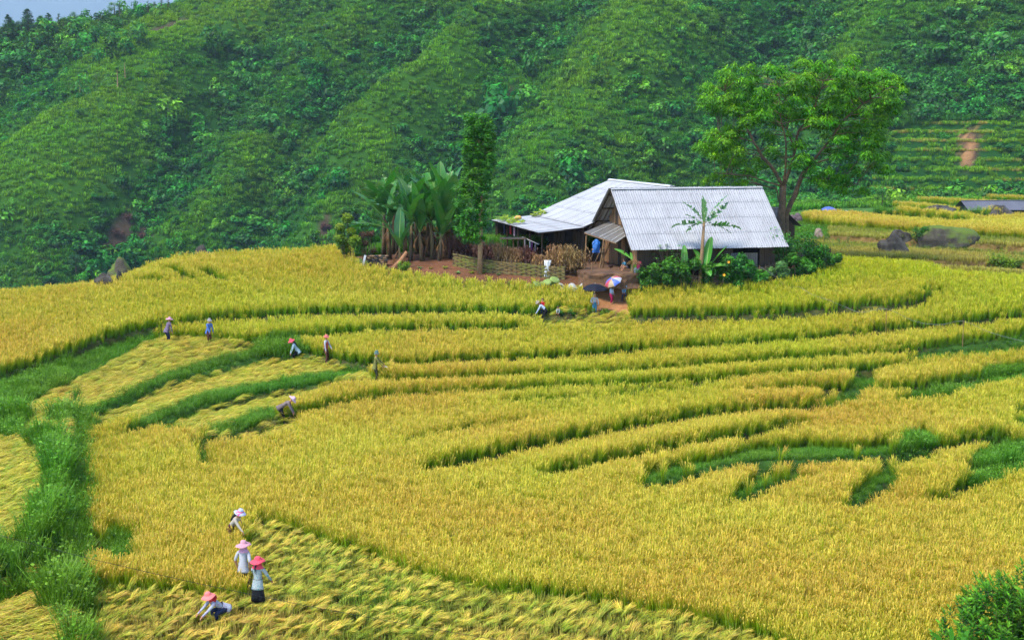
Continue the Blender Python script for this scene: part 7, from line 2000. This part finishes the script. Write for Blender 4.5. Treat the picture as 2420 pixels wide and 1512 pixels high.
# stone pile with single stones
t = thing('stone_pile', 'dry stacked stone pile between the marker post and the banana stems', 'stone pile', tuple(fg(891, 632, .3)))
r = random.Random(4)
smesh = []
for k in range(6):
    bm = bmesh.new(); bmesh.ops.create_icosphere(bm, subdivisions=1, radius=1)
    for v in bm.verts: v.co *= 1 + r.uniform(-.22, .22)
    me = bpy.data.meshes.new('stone'); bm.to_mesh(me); bm.free(); me.materials.append(M_STONE if k % 2 else M_BARKP); smesh.append(me)
for row in range(6):
    for c in range(6):
        o = link('stone', smesh[r.randrange(6)], t); o.location = (-.55 + c * .21 + .1 * (row % 2) + r.uniform(-.03, .03), r.uniform(-.1, .1), .07 + row * .125); o.scale = (.13, .15, .07); o.rotation_euler = (r.uniform(-.2, .2), r.uniform(-.2, .2), r.uniform(0, 3))
b = MB(); b.box((-.62, .05, 0), (.62, .3, .74)); link('core', b.mesh('core', M_STONE), t)
# marker post, stump, pumpkins, trellis
t = thing('marker_post', 'grey leaning post with a white painted top at the garden corner', 'post', tuple(fg(856, 634)), 0)
b = MB(); b.box((-.07, -.06, -.1), (.07, .06, .55)); lo = link('shaft', b.mesh('shaft', M_BATTEN), t); b = MB(); b.box((-.068, -.058, .552), (.068, .058, .88)); hi2 = link('white_top', b.mesh('white_top', M_WHITE), t)
for q in (lo, hi2): q.rotation_euler = (0, R(14), 0)
b = MB(); b.tube([(-.42, 0, .05), (-.1, 0, .45), (.18, .05, .85), (.34, .05, 1.12)], [.24, .17, .13, .10], 9); o = link('tree_stump', b.mesh('tree_stump', solid('split_log', (0.28, 0.135, 0.06), .9, .4, 4, .4), smooth=True)); o.location = fg(948, 638, .2); tag(o, 'reddish brown broken log leaning in the garden bed', 'log')
t = thing('trellis', 'low flat trellis roof with ripening pumpkins behind the banana stems', 'trellis', tuple(fg(1033, 606, 1.6)))
for (x, y) in ((-1.1, -.5), (1.1, -.5), (-1.1, .6), (1.1, .6)):
    b = MB(); b.tube([(x, y, -.1), (x, y, 1.55)], .05, 6); link('post', b.mesh('post', M_PLANKD), t)
for k in range(9):
    b = MB(); b.tube([(-1.3, -.6 + k * .16, 1.6 + .02 * (k % 2)), (1.3, -.6 + k * .16, 1.62)], .04, 5); link('pole', b.mesh('pole', M_PLANK), t)
tr_at = Vector(t.location)
def pumpkin(label, at, r_, group='pumpkins ripening on the roofs'):
    b = MB(); b.lathe([(.02, r_ * .62), (r_ * .5, r_ * .70), (r_ * .9, r_ * .4), (r_, 0), (r_ * .85, -r_ * .4), (r_ * .4, -r_ * .6), (.0, -r_ * .6)], 20, fn=lambda q, a: Vector((q.x * (1 + .05 * math.cos(10 * a)), q.y * (1 + .05 * math.cos(10 * a)), q.z))); t = thing('pumpkin', label, 'pumpkin', tuple(at), 0, group)
    link('fruit', b.mesh('fruit', M_PUMP, smooth=True), t); b = MB(); b.tube([(0, 0, r_ * .6), (.03, 0, r_ * .95)], .02, 5); link('stalk', b.mesh('stalk', M_BSTEMY), t)
for i, (dx, dy, lab) in enumerate([(-.85, -.35, 'pumpkin at the left front of the trellis'), (-.45, -.1, 'large pumpkin second on the trellis'), (-.1, -.4, 'pumpkin in the middle of the trellis edge'), (.75, -.2, 'pumpkin at the right of the trellis')]): pumpkin(lab, tr_at + Vector((dx, dy, 1.80)), .20 + .03 * (i % 2))
def vine(label, at, w, d, seed, n=140, mat=None, dz=None):
    r = random.Random(seed); mb = MB(); st = MB(); t = thing('pumpkin_vine', label, 'vine', tuple(at))
    for k in range(n):
        x = r.uniform(-.5, .5) * w; y = r.uniform(-.5, .5) * d; z0 = (dz(x, y) if dz else 0) + r.uniform(.03, .22); a = r.uniform(0, 6.28); s_ = r.uniform(.07, .16); tl = Vector((r.uniform(-.4, .4), r.uniform(-.6, .1), 1)).normalized(); e = tl.orthogonal().normalized(); e.rotate(Matrix.Rotation(a, 3, tl)); f = tl.cross(e); p = Vector((x, y, z0)); g = r.random()
        ring = [p + (e * math.cos(q) + f * math.sin(q)) * s_ * (1 - .35 * (q == 0)) for q in [i * PI / 3 for i in range(6)]]; n0 = len(mb.v); mb.v += [tuple(q) for q in ring]; mb.c += [(r.uniform(.5, 1), g, 0)] * 6; mb.f.append(tuple(range(n0, n0 + 6))); mb.m.append(0)
    for k in range(5):
        pts = [Vector((w * (u - .5), d * .4 * math.sin(u * 5 + k), (dz(w * (u - .5), 0) if dz else 0) + .05)) for u in [i / 8 for i in range(9)]]; st.tube(pts, .012, 4)
    link('foliage', mb.mesh('foliage', mat or M_YSHRUB, colors=True), t); link('runners', st.mesh('runners', M_BSTEMY), t)
    return t
vv = on_h2(-2.5, 9.5, LZ + .18); v1 = vine('pumpkin vine spreading over the far edge of the lean to roof', vv, 1.0, 6.0, 5, 120); v1.rotation_euler = (0, R(-6), TH)
vv = on_h2(.1, 11.6, zb_ + .12); v2 = vine('smaller vine patch higher on the lean to roof', vv, 1.0, 1.8, 6, 50); v2.rotation_euler = (0, R(-16), TH)
pumpkin('pale pumpkin in the vine on the lean to roof edge', on_h2(-1.9, 9.6, LZ + .36), .24)
vine('vine leaves around the pumpkins on the trellis', tr_at + Vector((0, 0, 1.62)), 2.6, 1.2, 7, 90)
t = vine('broad pale taro leaves leaning over the low fence left of the tarpaulin', fg(1282, 685, -.1), 1.6, .5, 8, 20, M_PALESHRUB, lambda x, y: .25 + .2 * x); t.scale = (1.0, 1.2, 1.0)
for q in t.children: q.scale = (1, 1, 1)
for i in range(7):
    b = MB(); r = random.Random(i); b.lathe([(0, .02), (.15, .03), (.24, .0), (.27, -.04)], 12, sx=1.25); lf = link('broad_leaf', b.mesh('broad_leaf', M_BSTEMY, smooth=True), t); lf.location = (-.75 + i * .25, -.15 + .1 * (i % 2), .32 + .07 * i - .1 * (i % 2)); lf.rotation_euler = (R(38), R(r.uniform(-20, 20)), r.uniform(-.5, .5))
# laundry under the lean-to
LG = 'washing hung under the lean to eave'
def garment(label, at, w, h, mat, rot, kind='shirt'):
    b = MB(); nx = 8
    pr = [(-.5, 1.0), (-.16, 1.0), (-.10, .94), (.10, .94), (.16, 1.0), (.5, 1.0), (.5, .72), (.30, .74), (.32, 0), (-.32, 0), (-.30, .74), (-.5, .72)] if kind == 'shirt' else [(-.4, 1), (.4, 1), (.38, .5), (.34, 0), (.04, 0), (0, .55), (-.04, 0), (-.34, 0), (-.38, .5)] if kind == 'trousers' else [(-.45, 1), (.45, 1), (.42, .5), (.45, 0), (-.45, 0), (-.43, .5)]
    n = len(pr)
    for s in (-1, 1):
        for (x, z) in pr: b.v.append((x * w, s * .02 + .02 * math.sin(x * 9), (z - 1) * h)); b.c.append((0, 0, 0))
    b.f += [tuple(range(n)), tuple(range(n, 2 * n))[::-1]] + [(i, i + n, (i + 1) % n + n, (i + 1) % n) for i in range(n)]; b.m += [0] * (n + 2)
    o = link('garment', b.mesh('garment', mat)); o.location = at; o.rotation_euler = (0, 0, rot); tag(o, label, 'clothes', LG)
for (yy, w, h, m_, kd, lab) in [(9.2, .5, .6, REDP, 'shirt', 'red shirt hanging under the lean to eave'), (8.1, .42, .65, PINKFL, 'shirt', 'pink patterned top hanging next to the red shirt'), (10.1, .45, .6, GREYP, 'shirt', 'grey shirt hanging left of the red one'), (11.0, .5, .7, NAVY, 'trousers', 'dark trousers hanging at the far end of the eave')]:
    garment(lab, on_h2(-LW + .45, yy, LZ - .12), w, h, m_, TH + PI / 2, kd)
for (yy, zz, w, h, m_, kd, lab) in [(3.0, 1.35, .30, .75, WHITE, 'towel', 'long white cloth hanging by the lean to post'), (1.7, 1.28, .28, .4, SKYBLUE, 'towel', 'pale blue cloth on the low line'), (1.2, 1.25, .25, .55, cloth('violet', (.2, .05, .25)), 'towel', 'violet cloth beside the pale blue one'), (.4, 1.2, .28, .45, GREYP, 'towel', 'grey cloth over the end of the pole')]:
    garment(lab, on_h2(-LW - .1, yy, zz), w, h, m_, TH + PI / 2 - .3, kd)
b = MB(); b.tube([on_h2(-LW - .1, -.4, 1.25), on_h2(-LW - .1, 3.7, 1.42)], .02, 5); o = link('drying_pole', b.mesh('drying_pole', M_BATTEN)); tag(o, 'pale pole for drying cloth in front of the lean to', 'pole')
b = MB(); b.tube([on_h2(-LW - .1, 3.3, -.3), on_h2(-LW - .1, 3.3, 1.5)], .04, 6); o = link('pole_post', b.mesh('pole_post', M_PLANKD)); tag(o, 'dark post holding up the drying pole', 'post')
t = thing('drying_tray', 'long brown plank tray on a single post before the lean to', 'tray', tuple(fg(1213, 630, .5)), TH - R(8))
b = MB(); b.tube([(0, 0, -.1), (0, 0, 1.62)], [.05, .045], 6); link('post', b.mesh('post', M_PLANK), t)
for k in range(3):
    b = MB(); b.box((-.82, -.36 + k * .25, 1.66 + .02 * k), (.82, -.13 + k * .25, 1.70 + .02 * k)); link('plank', b.mesh('plank', M_BAMBOO), t)
# gate by the path -----------------------------------------------------------
t = thing('gate_post', 'rough gate post with a thatch of straw on top at the right of the path', 'post', tuple(fg(1494, 703)))
b = MB(); b.tube([(0, 0, -.1), (.01, 0, 1.0), (-.01, 0, 2.05)], [.075, .07, .06], 8); link('shaft', b.mesh('shaft', M_BAMBOO), t)
b = MB(); r = random.Random(2)
for k in range(90):
    a = r.uniform(0, 6.28); p0 = Vector((r.uniform(-.1, .25), r.uniform(-.1, .1), 2.12 + r.uniform(0, .15))); d = Vector((math.cos(a), math.sin(a) * .6, -.55)); b.ribbon([p0, p0 + d * .2 + Vector((0, 0, .05)), p0 + d * .38], [.02, .03, .012], Vector((-d.y, d.x, .2)).normalized(), [(.7, r.random(), 0)] * 3)
link('straw_top', b.mesh('straw_top', M_DRYLEAF, colors=True), t)
for (p0, p1, r_, lab) in (((1478, 706), (1491, 641), .11, 'thick split log leaning on the gate post'), ((1486, 709), (1489, 668), .09, 'short log propped beside the leaning one')):
    a = fg(*p0); e = P(p1[0], p1[1], a.y + .35); b = MB(); b.tube([a - Vector((0, 0, .05)), a.lerp(e, .5) + Vector((.03, 0, 0)), e], [r_, r_ * .9, r_ * .8], 8); o = link('log', b.mesh('log', M_BAMBOO, smooth=True)); tag(o, lab, 'log')
for (px, m_, kd, lab) in ((1500, cloth('lime', (.35, .62, .08)), 'shirt', 'lime green child shirt hung by the gate post'), (1509, cloth('hot_pink', (.72, .04, .16)), 'shirt', 'hot pink child shirt hung by the gate post'), (1501, WHITE, 'trousers', 'white child trousers below the lime shirt'), (1508, GREYP, 'trousers', 'grey child trousers below the pink shirt')):
    at = P(px, 617 if kd == 'shirt' else 631, fg(1498, 698).y - .1); garment(lab, at, .30 if kd == 'shirt' else .2, .42, m_, R(10), kd)
a = fg(1398, 672); b = MB(); b.tube([a, a + Vector((.02, 0, 1.3))], [.05, .04], 6); o = link('yard_post', b.mesh('yard_post', M_BAMBOO)); tag(o, 'bare bamboo post at the corner of the porch bank', 'post')
# hen beside the seated child
hn = on_house(-.55, 2.2, .03); t = thing('hen', 'small dark hen pecking near the doorway', 'hen', tuple(hn), R(200))
b = MB(); b.lathe([(0, -.14), (.07, -.11), (.10, 0), (.085, .09), (.03, .16), (0, .18)], 12, mat=Matrix.Translation((0, 0, .20)) @ Matrix.Rotation(R(75), 4, 'Y')); b.tube([(.11, 0, .26), (.17, 0, .36), (.20, 0, .40)], [.045, .035, .035], 8); b.tube([(.225, 0, .40), (.26, 0, .385)], [.012, .003], 5); b.ribbon([(-.12, 0, .24), (-.22, 0, .34), (-.24, 0, .42)], [.08, .12, .05], (0, 1, .2), [(0, 0, 0)] * 3)
for s in (-.04, .04): b.tube([(0, s, .12), (.01, s, .0)], .010, 5); b.tube([(.0, s, .008), (.06, s, .008)], .008, 4)
link('body', b.mesh('body', solid('dark_feather', (.03, .012, .010), .7)), t); b = MB(); b.box((.19, -.006, .43), (.23, .006, .46)); link('comb', b.mesh('comb', REDP), t)
# seedlings in the vegetable bed -----------------------------------------------
r = random.Random(9)
ORD = ['first', 'second', 'third', 'fourth', 'fifth', 'sixth', 'seventh', 'eighth', 'ninth', 'tenth']
for row in range(2):
    for i in range(10):
        px = 985 + i * 32 + r.uniform(-7, 7); py = (668 if px > 1060 else 652) + (px - 1100) * .02 + r.uniform(-2, 2) if row == 0 else (648 if px > 1070 else 636) + r.uniform(-3, 3)
        v = Vector(ground_at(px, py)); mb = MB(); n_ = r.randint(6, 11)
        for k in range(n_):
            a = k * 6.28 / n_ + r.uniform(-.3, .3); d = Vector((math.cos(a), math.sin(a), r.uniform(.5, 1.4))).normalized(); L_ = r.uniform(.14, .30); s2 = Vector((-math.sin(a), math.cos(a), 0)); mb.ribbon([(0, 0, 0), d * L_ * .6, d * L_ + Vector((d.x, d.y, -.6)) * .08], [.02, .10, .03], s2, [(.4, r.random(), 0), (.8, .5, 0), (1, .7, 0)])
        o = link('seedling', mb.mesh('seedling', M_YSHRUB if i % 3 else M_PALESHRUB, colors=True)); o.location = v
        tag(o, '%s seedling from the left in the %s row of the vegetable bed' % (ORD[i], 'front' if row == 0 else 'back'), 'seedling', 'seedlings in the vegetable bed')
# dry litter on the soil (mass)
mb = MB(); v0 = Vector(ground_at(1150, 660))
for i in range(900):
    px = r.uniform(900, 1480); py = r.uniform(628, 742)
    if px < 1390 and py > 676: continue
    if 1395 < px < 1490 and r.random() < .6: continue
    v = Vector(ground_at(px, py)) if i % 6 == 0 or i == 0 else v0 + Vector((r.gauss(0, .5), r.gauss(0, .35), 0)); v0 = v; v = Vector((v.x, v.y, gzs(v.x, v.y) + .015)); a = r.uniform(0, 3.14); d = Vector((math.cos(a), math.sin(a), r.uniform(-.05, .15))); mb.ribbon([v - d * .08, v + d * .08], [.035, .02], Vector((-d.y, d.x, 0)), [(r.uniform(.3, 1), r.random(), 0)] * 2)
o = link('dry_litter', mb.mesh('dry_litter', M_DRYLEAF, colors=True)); tag(o, 'dry husks and straw scattered on the bare soil', 'litter', kind='stuff')
# cables ---------------------------------------------------------------------
hose_px = [(1795, 629, 1.3), (1829, 650, .9), (1851, 670, .55), (1868, 678, .5), (1890, 677, .75), (1916, 693, .75), (1962, 710, .8), (2001, 729, .8), (2036, 737, .9), (2095, 732, 1.35), (2161, 758, .95), (2220, 766, .95), (2277, 761, 1.35), (2337, 786, .95), (2420, 806, .95), (2560, 835, .9)]
hp = [Vector(hit(px, py, up, fn=lambda a_, b_: gz(np.asarray(a_), np.asarray(b_)))) for px, py, up in hose_px]
sm = []
for i in range(len(hp) - 1):
    p0, p1, p2, p3 = hp[max(0, i - 1)], hp[i], hp[i + 1], hp[min(len(hp) - 1, i + 2)]
    for k in range(5):
        t_ = k / 5; sm.append(.5 * ((2 * p1) + (p2 - p0) * t_ + (2 * p0 - 5 * p1 + 4 * p2 - p3) * t_ ** 2 + (3 * p1 - p0 - 3 * p2 + p3) * t_ ** 3))
sm.append(hp[-1])
b = MB(); b.tube(sm, .009, 5); o = link('hose', b.mesh('hose', solid('grey_hose', (.16, .17, .16), .5, .15))); tag(o, 'thin grey hose strung from the garden fence across the rice to the right', 'hose')
for i, lab in ((0, 'stake at the wattle fence where the hose starts'), (9, 'thin stake carrying the hose over the second terrace'), (12, 'thin stake carrying the hose farther right')):
    p = hp[i]; b = MB(); z0 = gzs(p.x, p.y); b.tube([(p.x, p.y, z0 - .1), (p.x, p.y, p.z + .04)], [.022, .016], 5); o = link('hose_stake', b.mesh('hose_stake', M_BAMBOO)); tag(o, lab, 'stake', 'stakes under the hose')
w0, w1, w2 = P(-330, 1165, 36.5), P(470, 1377, 35.3), P(1500, 1560, 34.6)
pts = []
for k in range(31):
    t_ = k / 30; pts.append((1 - t_) ** 2 * w0 + 2 * t_ * (1 - t_) * (2 * w1 - .5 * (w0 + w2)) + t_ ** 2 * w2)
b = MB(); b.tube(pts, .006, 4); o = link('wire', b.mesh('wire', solid('black_wire', (.01, .01, .01), .6))); tag(o, 'thin black wire slanting across the near field past the women', 'wire')
